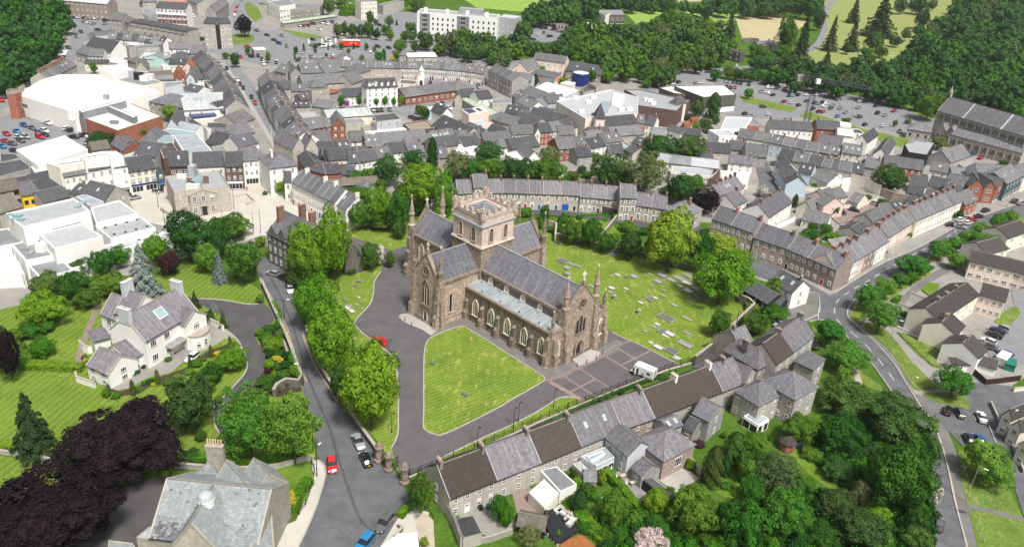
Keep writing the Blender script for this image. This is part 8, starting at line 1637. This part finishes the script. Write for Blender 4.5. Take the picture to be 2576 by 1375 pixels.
trees('in the yard gardens by the white terrace',[(240,510,130,150,'S'),(640,405,90,60,'s'),(1000,392,190,66,'s'),(1150,362,170,60,'L'),(930,520,90,66,'s'),(1050,570,220,90,'s'),(950,1350,120,60,'D'),(50,1050,110,110,'L'),(90,565,60,40,'s')])
tile(2,1);trees('behind the long curved terrace',[(120,325,300,230,'d'),(250,350,200,200),(1150,440,220,180,'d'),(1560,560,180,160,'d'),(600,390,160,90,'s'),(370,335,330,270),(985,350,410,320,'d'),(1350,370,430,450,'w'),(1500,120,400,250,'d'),(1790,120,340,260,'d'),(1680,520,270,280,'d'),(1810,500,270,230),(1960,645,295,235,'p'),(380,180,250,180,'w'),(1060,165,210,120,'w'),(830,205,130,90,'s'),(700,330,100,80,'s'),(760,380,120,70,'s'),(640,200,90,40,'L'),(2520,545,115,120,'B'),(2385,705,100,80,'R')])
trees('along the graveyard back wall',[(610,950,240,250),(795,965,210,290),(960,1065,190,200),(1190,1085,240,290,'d'),(1610,1040,510,590,'Y'),(2090,1110,340,280,'Y'),(1900,1150,260,380),(2120,1400,560,540,'y'),(1440,1090,200,200,'d'),(2290,1250,250,240,'y')]);trees('in the terrace gardens',[(140,752,155,85,'L'),(330,762,95,150),(290,870,60,110,'s'),(1170,895,185,105,'s'),(1340,950,120,80,'s'),(540,792,100,45,'s'),(675,812,80,40,'s'),(830,838,80,40,'s'),(450,880,120,60,'s'),(510,840,110,60,'s'),(430,930,130,60,'s'),(500,950,140,70,'s'),(1030,800,70,60,'s'),(1040,1010,110,90,'S'),(900,960,100,80,'s'),(50,790,80,40,'G')])
tile(3,1);tree(1240,420,345,270,'d',label='big round dark green tree in front of the brick building');trees('in the yards off the main road',[(275,642,66,135,'O'),(670,730,95,125),(1010,612,66,66,'s'),(1300,668,95,85,'P'),(420,1000,220,160),(500,1080,110,90),(590,925,130,100,'s'),(765,930,95,95,'D'),(460,900,120,80,'s'),(380,870,110,70,'s'),(1000,838,160,62,'L'),(640,1000,160,60,'L'),(590,1095,120,50,'L'),(1200,572,80,36,'G'),(1310,592,40,40,'G'),(470,495,70,60,'S'),(600,480,80,60,'s'),(1720,60,190,130,'w'),(1930,780,80,90,'D'),(1860,790,70,80,'s'),(1420,990,60,50,'S'),(840,990,60,40,'S'),(2370,262,90,50,'D'),(1160,655,120,60,'s')])
trees('along the main road verges',[(1740,1130,230,180),(1885,1080,190,140),(1990,1010,150,120),(2150,930,210,140),(2200,1060,280,160),(2330,850,170,160),(2450,800,130,120),(1460,1300,340,230),(1900,1240,190,150),(2060,1010,160,120)],'l')
tile(3,2);trees('along the road verges',[(1010,225,265,250),(1190,135,225,190),(1330,60,160,130),(1440,40,150,110),(1145,425,325,300),(620,580,295,245),(820,835,420,290),(735,1035,130,200),(90,130,210,200),(1885,1085,365,290)],'l');trees('beside the graveyard corner',[(90,400,270,180,'s'),(-485,500,210,270),(-130,505,290,230,'s'),(-160,330,160,90,'s'),(210,230,60,90,'s')])
tile(3,3);tree(2180,480,400,340,'l','along the road verges');tree(2280,610,380,300,'l','along the road verges')
BG='in the wooded gardens at lower right'
trees(BG,[(310,185,345,330,'g'),(720,235,440,390,'g'),(1330,130,680,460,'d'),(1340,680,640,680,'g'),(1600,420,260,360,'d'),(820,-120,560,330,'d'),(1250,-60,430,260,'d'),(930,830,215,290,'w'),(60,600,500,420,'w'),(200,1020,500,480,'W'),(950,1190,560,400,'d'),(1100,1040,290,130,'S'),(540,1260,330,280,'g'),(1500,1290,330,280,'d'),(700,940,360,290,'d'),(1690,880,110,260,'B'),(350,740,230,190,'s'),(720,600,330,240,'d'),(450,430,220,160,'s'),(100,1230,200,200,'s'),(60,1330,130,120,'S'),(1080,420,260,200,'d'),(330,1300,220,200,'s'),(1500,1080,240,260,'g'),(560,330,110,180,'s'),(30,290,60,50,'S'),(600,540,200,120,'s'),(660,690,80,50,'S'),(860,500,120,120,'d')])
tile(2,3);trees(BG,[(1450,910,265,290,'y'),(1840,1000,520,500,'g'),(2330,1140,470,520,'g'),(1400,1330,390,220,'k'),(2440,560,360,330,'g'),(2430,320,240,210,'L'),(2420,800,260,260,'g'),(1030,990,280,340,'g'),(2100,1350,300,130,'y'),(1500,1150,280,200,'s'),(2000,1290,250,180,'s')])
trees('in the sloping back gardens',[(2025,560,225,420,'o'),(2160,520,120,300,'O'),(2240,370,240,330,'O'),(1800,545,110,130,'L'),(680,905,195,230,'O'),(900,680,110,160,'L'),(830,860,140,120,'S'),(970,890,160,110,'S'),(760,780,160,110,'s'),(850,1060,130,120,'s'),(700,1060,150,130,'S'),(740,1180,180,130,'s'),(1240,1080,200,180,'s'),(1080,1230,170,150,'s'),(930,1250,150,150,'s'),(1180,930,140,120,'S'),(1880,340,120,90,'R'),(1350,1150,130,110,'s'),(1620,1010,190,170,'s'),(1930,900,150,110,'s'),(2160,760,120,90,'s'),(470,1240,90,80,'S'),(650,1150,60,80,'s'),(170,1250,260,240,'w'),(570,850,110,90,'L'),(500,880,100,80,'L'),(2130,250,60,80,'L'),(620,640,60,100,'s'),(1600,800,90,80,'s')])
tile(2,2);trees('in the strip by the railings',[(910,1270,80,50,'s'),(985,1245,70,50,'s'),(1100,1195,75,55,'s'),(1280,1140,90,55,'s'),(1500,1035,80,55,'s'),(1540,1030,70,50,'s')],'D')
full();GS='*undergrowth of mixed garden shrubs filling the sloping back gardens'
wood(GS,[(1505,1290),(1600,1305),(1700,1258),(1790,1270),(1850,1274),(1930,1258),(2000,1200),(2090,1245),(2200,1240),(2350,1250),(2350,1390),(1505,1390)],20,24,'sgSLsd',21);wood(GS,[(2035,1095),(2150,1045),(2330,1080),(2340,1240),(2130,1240),(2085,1160)],20,25,'sSgLs',22)
# ================================================================== vehicles
tile(3,0);bays('road_marking',(560,965),(1290,1160),22,(530,1000));bays('road_marking',(430,1075),(1130,1300),22,(400,1110));bays('road_marking',(760,1020),(1000,1065),8,(740,1050))
tile(2,0);bays('road_marking',(2130,810),(2420,850),12,(2122,842));bays('road_marking',(2290,880),(2574,905),10,(2270,925));bays('road_marking',(230,330),(330,335),6,(215,350));tile(1,0);bays('road_marking',(450,512),(1150,518),24,(446,534));bays('road_marking',(400,590),(820,580),16,(394,615));bays('road_marking',(1370,1095),(1530,1100),6,(1400,1125))
tile(0,0);bays('road_marking',(100,1290),(420,1350),10,(70,1320));tile(3,2);bays('road_marking',(2330,530),(2200,700),5,(2200,500))
tile(0,0);cars('by the courthouse',[(740,182,'n'),(795,180,'w'),(848,184,'k'),(885,186,'s'),(930,188,'s'),(970,190,'w'),(1005,193,'s'),(848,222,'s'),(898,230,'w'),(935,238,'s'),(1060,208,'k'),(1055,240,'s')],30,-4);cars('on the curving road',[(745,250,'s',40,-10),(815,322,'k',20,10),(985,302,'k',40,3),(765,368,'g',5,30),(692,482,'g',30,6),(295,857,'g',30,-6),(2380,75,'r',10,-20),(2365,118,'R',8,-20),(2360,155,'w',4,-20),(2395,45,'s',10,-20),(2490,470,'r',40,4),(2430,5,'s',10,-12)],30,0)
cars('by the white flats',[(1925,145,'w',30,6,),(1935,170,'w'),(1895,255,'w',2,20),(1925,285,'s'),(1935,300,'s'),(1945,322,'n')],30,6);cars('on the high street',[(2205,645,'s',14,22),(2280,690,'n',14,22),(2445,885,'k',12,30),(2415,850,'m',10,24),(2385,810,'w',20,20),(2530,980,'k',12,26),(2565,1035,'r',12,26),(2530,570,'k',30,4),(2415,575,'r',20,4),(2385,660,'w',30,-4)],12,26)
cars('in the retail car park',[(480,1240,'w'),(242,1262,'b'),(322,1290,'g'),(172,1325,'c'),(68,1350,'r'),(250,1368,'w'),(392,1338,'b'),(450,1322,'w'),(395,1368,'R'),(452,1355,'n'),(672,1295,'w',36,-8),(722,1312,'k',36,-8),(850,1358,'k',36,-8),(915,1368,'w',36,-8),(15,1010,'r',10,6),(45,975,'n',10,6)],30,12);tile(0,1);cars('in the retail car park',[(55,48,'r',30,8),(120,72,'g',30,6),(20,100,'c',30,8),(210,42,'g',30,10),(185,8,'w'),(262,5,'s'),(405,5,'r'),(745,3,'k',30,3),(885,72,'w',30,8),(145,145,'n')],30,8);cars('on the market square',[(1262,588,'k'),(1352,615,'s')],30,-6,False)
tile(1,0);cars('in the station car park',[(440,262,'w'),(470,265,'n'),(475,245,'r'),(512,242,'R'),(525,260,'n'),(550,240,'k'),(585,242,'k'),(660,234,'w'),(695,228,'b'),(770,224,'b'),(635,300,'w'),(710,242,'w')],26,8);cars('on the roundabout',[(110,355,'k'),(183,405,'n'),(232,438,'b'),(262,360,'s'),(305,466,'g',2,20),(570,400,'k'),(8,310,'g'),(1225,472,'k'),(1335,485,'k'),(1245,258,'k'),(560,458,'s'),(650,455,'k'),(790,472,'g')],30,6)
cars('in the central car park',[(460,532,'s'),(597,518,'k',10,10),(562,572,'s',20,6),(708,556,'k'),(776,552,'w'),(1150,520,'w',2,16),(408,608,'k'),(440,603,'m'),(476,601,'w'),(514,598,'w'),(550,600,'r'),(586,604,'w'),(621,602,'w'),(656,600,'w'),(692,602,'s'),(730,600,'s'),(765,596,'r'),(798,600,'b'),(205,605,'w'),(203,632,'m'),(60,600,'k'),(75,625,'w'),(80,645,'w'),(20,565,'k')],6,22);car(727,413,30,8,'w','van',True,'beyond the red lorry');car(690,470,-36,4,'w','van',True,'left of the red lorry');car(730,462,-36,2,'w','van',True,'left of the red lorry')
LR=empty('lorry',tuple(G(935,480)),0,'long red articulated lorry with a white roof edge and a round mark on its side','lorry');a,b=G(830,475),G(1050,478);LR.location=(a.x,a.y,.3);LR.rotation_euler.z=math.atan2(b.y-a.y,b.x-a.x);L_=(b-a).length;solid('lorry_red',(.75,.03,.01),.4)
q=MB();q.box(2.6,-1.25,.9,L_,1.25,4.1,'lorry_red');q.box(2.6,-1.27,4.1,L_,1.27,4.25,'frame_white');q.build('trailer',LR);q=MB();q.box(0,-1.2,.5,2.2,1.2,3.2,'lorry_red');q.box(-.03,-1.1,1.8,0,1.1,2.8,'glass');q.build('cab',LR)
for x in(.8,4.5,L_-3.6,L_-2.4,L_-1.2):
 for y in(-1.15,1.15):q=MB();q.tube((x,y-.15,.5),(x,y+.15,.5),.5,.5,'tyre',10);q.build('wheel',LR)
q=MB();[q.tube((L_-3+1.0*math.cos(t*.6),-1.29,2.5+.9*math.sin(t*.6)),(L_-3+1.0*math.cos(t*.6+.6),-1.29,2.5+.9*math.sin(t*.6+.6)),.12,.12,'iron',4)for t in range(6)];q.box(7,-1.28,2.4,11.5,-1.25,2.7,'frame_white');q.build('logo',LR)
cars('on the little street',[(765,1076,'n',30,-2),(855,1075,'s',30,-2),(1180,1108,'s',10,16),(1218,1110,'k',10,16),(1262,1108,'k',10,16),(1345,1105,'g',12,14),(1675,1005,'s',36,-6),(1825,993,'s',36,-6),(1835,1053,'w',30,6),(1878,1046,'b',14,16),(1940,1093,'w',30,12),(1570,1184,'k',36,4),(1615,1198,'k',36,-6),(1740,790,'w',36,4),(1755,838,'k',4,14),(2240,880,'s',14,16),(2235,860,'g',14,16)],30,0)
tile(2,0);cars('by the clubhouse',[(300,288,'k'),(342,288,'k'),(385,292,'w'),(415,298,'n'),(442,302,'m'),(465,315,'s'),(500,322,'m'),(255,350,'w'),(320,332,'k',4,12),(190,392,'n'),(225,402,'b'),(370,366,'m'),(392,368,'n'),(110,420,'r'),(140,425,'s')],26,-4);cars('on the retail road',[(1612,846,'w',34,-8),(1676,827,'k',34,-8),(1850,838,'s'),(1895,835,'w'),(1970,725,'n',36,2),(2262,665,'w',20,-16)],34,-6);cars('in the big car park',[(2150,820,'s'),(2185,828,'s'),(2222,830,'k'),(2262,835,'k'),(2300,842,'k'),(2380,855,'k'),(2160,876,'m'),(2198,884,'k'),(2243,884,'r'),(2520,925,'s',30,2),(2560,930,'w',30,2),(2523,1075,'k',36,2),(2342,1145,'k',30,-6),(2400,1168,'s',30,-6),(2030,808,'k')],8,18)
tile(3,0);cars('in the big car park',[(8,880,'w'),(48,884,'w'),(88,892,'g'),(168,900,'r',20,-8),(20,940,'w'),(50,955,'k'),(215,965,'b'),(248,962,'s'),(302,955,'k'),(392,955,'w'),(488,955,'w'),(622,972,'r'),(704,988,'w'),(162,1024,'r'),(238,1036,'w'),(308,1060,'k'),(388,1018,'g'),(470,1035,'b'),(505,1045,'s'),(550,1032,'n'),(590,1045,'w'),(565,1070,'w'),(650,1062,'s'),(632,1090,'g'),(725,1090,'s'),(455,1094,'n'),(510,1122,'m'),(554,1126,'R'),(782,1132,'s'),(700,1172,'c'),(890,1168,'s'),(927,1178,'g'),(820,1200,'s'),(926,1020,'w'),(1088,1065,'k'),(912,1084,'s'),(1102,1140,'n'),(1176,1162,'s'),(1268,1118,'r'),(974,1256,'k'),(1155,1268,'w'),(5,1150,'w'),(180,1205,'s'),(600,172,'s',20,4),(1325,1325,'g',8,16)],26,-8)
tile(3,1);cars('below the grey church',[(2015,105,'w',36,8),(2050,180,'b',20,-8),(2140,212,'r',26,-10),(2265,178,'r',36,12),(2490,245,'w',30,4)],30,0);cars('in the small court',[(1087,677,'s',24,4),(1142,706,'k',24,6),(738,762,'n',30,12),(868,742,'k',36,8),(882,845,'r',26,-14)],30,5,False);cars('queuing on the main road',[(1840,882,'k',36,-2),(1928,905,'s',36,8),(1935,838,'w',34,-6),(1988,818,'s',30,-6),(2052,838,'r',34,-4),(2008,868,'w',40,-8),(2118,803,'k',34,-4),(2190,742,'k',34,-8),(2485,650,'g',34,-8),(2545,672,'s',34,-8)],30,-6,False)
tile(3,2);cars('in the estate parking bays',[(2345,555,'s',-60,-20),(2300,580,'n',-60,-20),(2275,618,'k',-60,-24),(2215,685,'w',-60,-24),(2220,735,'g',-60,-20),(2385,810,'b',-30,-14),(115,515,'s',-36,12),(470,718,'k',-10,-30)],-60,-20,False)
tile(3,3);cars('in the parking bays at right',[(1810,8,'k',20,-50),(1925,30,'g',-30,-60),(2020,290,'k',-28,-60),(2120,300,'b',-28,-40)],0,-50,False);car(2145,75,-30,-75,'w','sedan',False,label='big white saloon car standing alone in the right-hand parking bays');car(1715,1155,6,-70,'g','hatch',False,label='dark grey hatchback with yellow plate driving beside the trees at bottom right')
tile(1,3)
for x,y,dx,dy,c,k,l in((1030,328,35,75,'s','sedan','silver saloon parked above the black hatchback by the close wall'),(1105,503,-35,-75,'k','hatch','black hatchback parked by the churchyard gate piers'),(765,558,6,95,'R','hatch','bright red car driving in the middle of the street'),(1290,1145,-60,75,'g','suv','dark grey estate car at the kerb near the gravel drive'),(1095,1345,-60,70,'c','suv','bright blue car at the bottom edge of the street')):car(x,y,dx,dy,c,k,label=l,sc=1.1)
tile(1,2);car(1238,690,-75,-35,'r','suv',label='dark red SUV standing on the close drive beside the lime trees');car(345,165,6,60,'w','hatch',label='white car part hidden under the lime trees on the street');car(275,48,-50,-24,'k','suv',label='black car parked on the upper street');car(170,5,-50,-14,'s','hatch',label='silver car parked on the upper street above the black one');tile(0,2);car(1935,850,-70,55,'w','hatch',label='white hatchback parked on the mansion paving')
tile(0,0);B_=empty('bus',tuple(G(650,600)),0,'white single-deck bus on the curving road','bus');b=G(668,560);B_.rotation_euler.z=math.atan2(b.y-B_.location.y,b.x-B_.location.x);q=MB();q.box(-1,-1.25,.4,9,1.25,3.1,'frame_white');q.box(-1.03,-1.1,1.2,-1,1.1,2.7,'glass');q.box(-.8,-1.27,1.6,8.5,1.27,2.6,'glass');q.build('body',B_)
for x in(1,7):
 for y in(-1.1,1.1):q=MB();q.tube((x,y-.15,.5),(x,y+.15,.5),.5,.5,'tyre',10);q.build('wheel',B_)
tile(2,2);a,b=G(1245,985),G(1440,1065);MHM=empty('motorhome',(b.x,b.y,LAY[0]),math.atan2(a.y-b.y,a.x-b.x),'white motorhome with an overcab and open door parked before the cathedral','motorhome')
MHM.location=(b.x+.9*math.sin(MHM.rotation_euler.z+PI),b.y-.9*math.cos(MHM.rotation_euler.z+PI),LAY[0])
q=MB();q.hexa([(0,-1.1,.5),(4.6,-1.1,.5),(4.6,1.1,.5),(0,1.1,.5)],[(-.05,-1.15,2.9),(4.6,-1.15,2.95),(4.6,1.15,2.95),(-.05,1.15,2.9)],'frame_white');q.hexa([(4.6,-1.15,1.95),(5.5,-1.05,2.1),(5.5,1.05,2.1),(4.6,1.15,1.95)],[(4.6,-1.15,2.95),(5.2,-1.0,2.85),(5.2,1.0,2.85),(4.6,1.15,2.95)],'frame_white');q.build('body',MHM)
q=MB();q.hexa([(4.6,-1,.45),(6.4,-.9,.45),(6.4,.9,.45),(4.6,1,.45)],[(4.6,-1,1.95),(5.5,-.85,1.6),(5.5,.85,1.6),(4.6,1,1.95)],'frame_white');q.box(5.1,-.97,1.05,5.5,.97,1.5,'glass');q.build('cab',MHM)
for x0,x1,z0,z1,y in((.8,1.7,1.5,2.1,1.16),(.8,1.7,1.5,2.1,-1.17),(3.9,4.5,.6,2.3,1.16)):q=MB();q.box(x0,y-.01,z0,x1,y+.01,z1,'glass');q.build('window',MHM)
for y in(1.17,):q=MB();q.box(0,y,.75,3.6,y+.02,.82,'gutter');q.build('side_stripe',MHM);q=MB();q.box(4.5,1.15,.6,4.6,1.75,2.3,'frame_white');q.build('door',MHM)
q=MB();q.box(1.6,-.3,2.93,2.4,.3,3.02,'glass_roof');q.build('roof_hatch',MHM);q=MB();q.box(-.12,-.3,.6,-.06,.3,2.9,'steel');q.build('ladder',MHM)
for x in(1.1,5.6):
 for y in(-.98,.98):q=MB();q.tube((x,y-.12,.34),(x,y+.12,.34),.34,.34,'tyre',12);q.build('wheel',MHM)
# ================================================================== street furniture, graves, people
LC='round the cathedral close'
for x,y in((415,1362),(60,1500)):lantern_post(x,y,LC)
tile(1,2);lantern_post(1335,865,LC);tile(1,3);lantern_post(1365,240,LC);lantern_post(2222,385,LC);tile(2,3);lantern_post(12,185,LC)
tile(1,3);lamp_post(615,675,7,'iron','on the cathedral street',1,-1);lamp_post(578,425,6,'iron','on the cathedral street');tile(1,2);lamp_post(478,1135,6,'iron','on the cathedral street',-10,1);lamp_post(288,470,6,'iron','on the cathedral street',10,1)
MR='beside the main road'
tile(3,2)
for x,y,h,tx in((860,380,9,10),(1195,765,9,20),(1385,1200,5,10)):lamp_post(x,y,h,'steel',MR,tx,5)
tile(3,3);lamp_post(1975,925,9,'steel',MR,10,5);lamp_post(2360,280,7,'steel',MR,10,-5);tile(3,1)
for x,y,h in((1150,1370,7),(1925,1010,8),(2380,760,8),(1975,800,7),(650,800,5)):lamp_post(x,y,h,'steel',MR)
tile(0,1)
for x,y,h in((1595,718,9),(1760,835,8),(2318,700,8),(2357,735,8),(1660,890,6),(2240,850,4),(2552,965,7)):mast(x,y,h,'on the market square')
tile(1,1);mast(50,975,8,'on the market square');mast(600,790,7,'on the market square');mast(165,100,9,'on the market square','frame_white')
tile(0,0)
for x,y,h in((755,520,9),(885,400,9),(22,1145,9),(2285,520,9),(330,840,8)):mast(x,y,h,'by the curving road','steel')
tile(1,0)
for x,y,h in((60,490,13),(858,400,10),(1052,420,9),(45,300,9)):mast(x,y,h,'round the roundabout','steel')
for x,y in((528,510),(660,505),(797,500)):flag(x,y,7,'beside the central car park')
tile(2,2)
for x,y in((653,942),(749,908),(846,866),(908,812),(1578,982),(1702,945)):bollard(x,y,'by the west door paving')
tile(1,2)
for x,y in((1496,487),(1565,530)):bollard(x,y,'by the transept door')
tile(2,2);mast(2222,665,9,'at the graveyard corner','wood_dark',r=.14)
A_,B_=G(0,0),G(10,6);gv=G(1450,455)-G(1560,400);GANG=math.atan2(gv.y,gv.x)+PI/2;GY='in the graveyard'
for x,y,w,l,m in((560,10,1,2,'slab'),(530,25,1,2,'slab_dark'),(1060,22,.9,1.9,'slab_white'),(1000,35,.8,1.6,'slab'),(1150,48,.8,1.7,'slab_dark'),(1228,38,2.2,2.4,'slab'),(1390,18,.8,1.6,'slab'),(1510,25,2.6,3,'slab'),(1600,75,2,3,'slab'),(1680,55,2.6,3.2,'slab'),(1770,30,2.4,2.6,'slab'),(1468,88,2.2,2.6,'slab'),(1685,132,1,2,'slab_white'),(1758,105,2.4,3.4,'slab_white'),(1405,132,.8,1.7,'slab'),(1530,180,.8,1.3,'slab'),(1770,185,2.4,3,'slab_white'),(1850,160,2.2,2.6,'slab'),(1820,250,2,2.4,'slab_dark'),(1885,235,2,2.4,'slab_dark'),(1000,155,1.7,2.4,'slab_white'),(985,195,.9,1.8,'slab'),(1145,162,.7,1.5,'slab_white'),(930,220,.8,2,'slab'),(1518,232,.8,1.5,'slab'),(1380,268,1.7,2.4,'slab_dark'),(1440,255,.9,1.6,'slab_white'),(1295,302,.9,1.6,'slab_white'),(1630,328,.9,1.8,'slab'),(1550,455,2.6,5,'slab_dark'),(1755,460,.9,3.4,'slab'),(1460,520,.9,1.6,'slab_white'),(1425,545,.9,1.8,'slab'),(1500,590,2,2,'slab_dark'),(1585,615,2,3,'slab_white'),(1540,635,.9,2,'slab_white'),(1335,588,.7,1.4,'slab'),(1760,610,.9,2.4,'slab'),(1395,705,.8,1.3,'slab_white'),(1470,750,2,2.8,'slab_white'),(1740,720,2.2,4.2,'slab'),(1600,790,2.4,3.6,'slab_dark'),(1660,855,.9,1.9,'slab_white'),(1635,865,.9,1.7,'slab'),(1945,600,.7,1.4,'slab_dark'),(800,135,1,2,'slab'),(1870,90,.8,2.2,'slab_white')):grave(x,y,w,l,m,GY)
for x,y in((1025,240),(1270,385)):q=MB();q.lathe(0,0,[(.55,0),(.55,.9),(.75,1.0),(.5,1.3),(.2,1.5)],8,'slab');reg(GY,q.build('tomb_urn',None,at(x,y+20)),'small round stone tomb','tomb')
tile(2,1)
for x,y,w,l,m in((510,1260,2.4,4,'slab_dark'),(600,1290,1,2.4,'slab'),(665,1310,1,2.2,'slab'),(553,1325,2,2.4,'slab'),(490,1085,.9,1.8,'slab'),(635,1125,.9,1.8,'slab_dark'),(1002,1188,2.2,3.6,'slab')):grave(x,y,w,l,m,GY)
tile(1,2)
for x,y,w,l,m in((995,135,.9,1.2,'slab_dark'),(895,275,.9,1.8,'slab_dark'),(1035,250,.6,1,'slab_white'),(950,338,1,1.5,'slab'),(915,352,1,2,'slab_white'),(1015,322,.8,1.2,'slab'),(965,388,1.6,2.2,'slab_white'),(1070,362,.5,.8,'slab'),(1772,915,.9,1.2,'slab_dark'),(2100,1225,.9,1.8,'slab_dark')):grave(x,y,w,l,m,'on the close lawns')
person(323,640,(340,560),'cloth_pink','cloth_dark','person in a pale pink top walking on the pavement by the street wall');q=MB();[q.tube((random.uniform(-.9,.9),random.uniform(-.6,.6),.1),(random.uniform(-.9,.9),random.uniform(-.6,.6),.5),.12,.1,'bark_pale',5)for _ in range(16)];tag(q.build('log_pile',None,at(1040,95)),'small heap of logs on the grass left of the cathedral','log pile')
tile(0,1);person(2484,552,(2484,600),'cloth_red','cloth_dark','person in red walking across the market square');person(1600,590,(1640,600),'cloth_white','cloth_dark','person in white walking by the benches in the square')
for x in(1560,1620):q=MB();q.box(-1,-.25,.4,1,.25,.48,'iron');q.box(-.9,-.2,0,-.8,.2,.4,'iron');q.box(.8,-.2,0,.9,.2,.4,'iron');q.box(-1,.2,.48,1,.26,.9,'iron');reg('in the square',q.build('bench',None,at(x,565),.1),'black street bench','bench')
flag(1668,640,5,'at the market house corner','cloth_pink')
tile(3,3);o=empty('garden_summerhouse',at(180,400),.3,'small octagonal red-brown summerhouse with a dark pointed roof','summerhouse');q=MB();q.lathe(0,0,[(1.7,0),(1.7,2.3)],8,'brick');q.build('wall',o);q=MB();q.lathe(0,0,[(2.1,2.2),(1.2,3.0),(.1,3.6)],8,'tile_dark');q.build('roof',o);o=empty('oil_tank',at(335,400),-.5,'dark green oil tank beside the summerhouse','tank');q=MB();q.box(-1.3,-.6,.3,1.3,.6,1.5,'w_teal');q.build('body',o)
o=empty('road_sign',at(2030,1080),0,'grey back of a rectangular road sign on two posts','sign');q=MB();q.tube((-.5,0,0),(-.5,0,3.2),.05,.05,'steel',6);q.tube((.5,0,0),(.5,0,3.2),.05,.05,'steel',6);q.build('post',o);q=MB();q.box(-.9,-.03,2.1,.9,.03,3.4,'steel');q.build('panel',o)
o=empty('road_sign',at(1945,670),0,'triangular road sign seen from behind on the verge','sign');q=MB();q.tube((0,0,0),(0,0,2.6),.05,.05,'steel',6);q.build('post',o);q=MB();q.slab([(-.5,-.05,2.6),(.5,-.05,2.6),(0,-.05,1.8)][::-1],.05,'steel');q.build('panel',o)
for i in range(9):q=MB();q.box(-.08,-.08,0,.08,.08,1.0,'trim_pale');t=i/8;reg('along the right-hand footway',q.build('wooden_post',None,at(1900+260*t**.8 if i else 1930,470+870*t)),'short pale wooden post','post')
finish_woods()
b=MB();b.box(-1790,-290,-1,2590,3590,117,'iron');hz=b.build('haze');hz.data.materials.clear()
m=bpy.data.materials.new('air');m.use_nodes=True;nt=m.node_tree;nt.nodes.remove(nt.nodes['Principled BSDF']);v=nt.nodes.new('ShaderNodeVolumePrincipled');v.inputs['Density'].default_value=.00007;v.inputs['Color'].default_value=(.9,.93,.97,1);v.inputs['Anisotropy'].default_value=.2
nt.links.new(v.outputs[0],nt.nodes['Material Output'].inputs['Volume']);hz.data.materials.append(m);tag(hz,kind='stuff')
finish_labels()
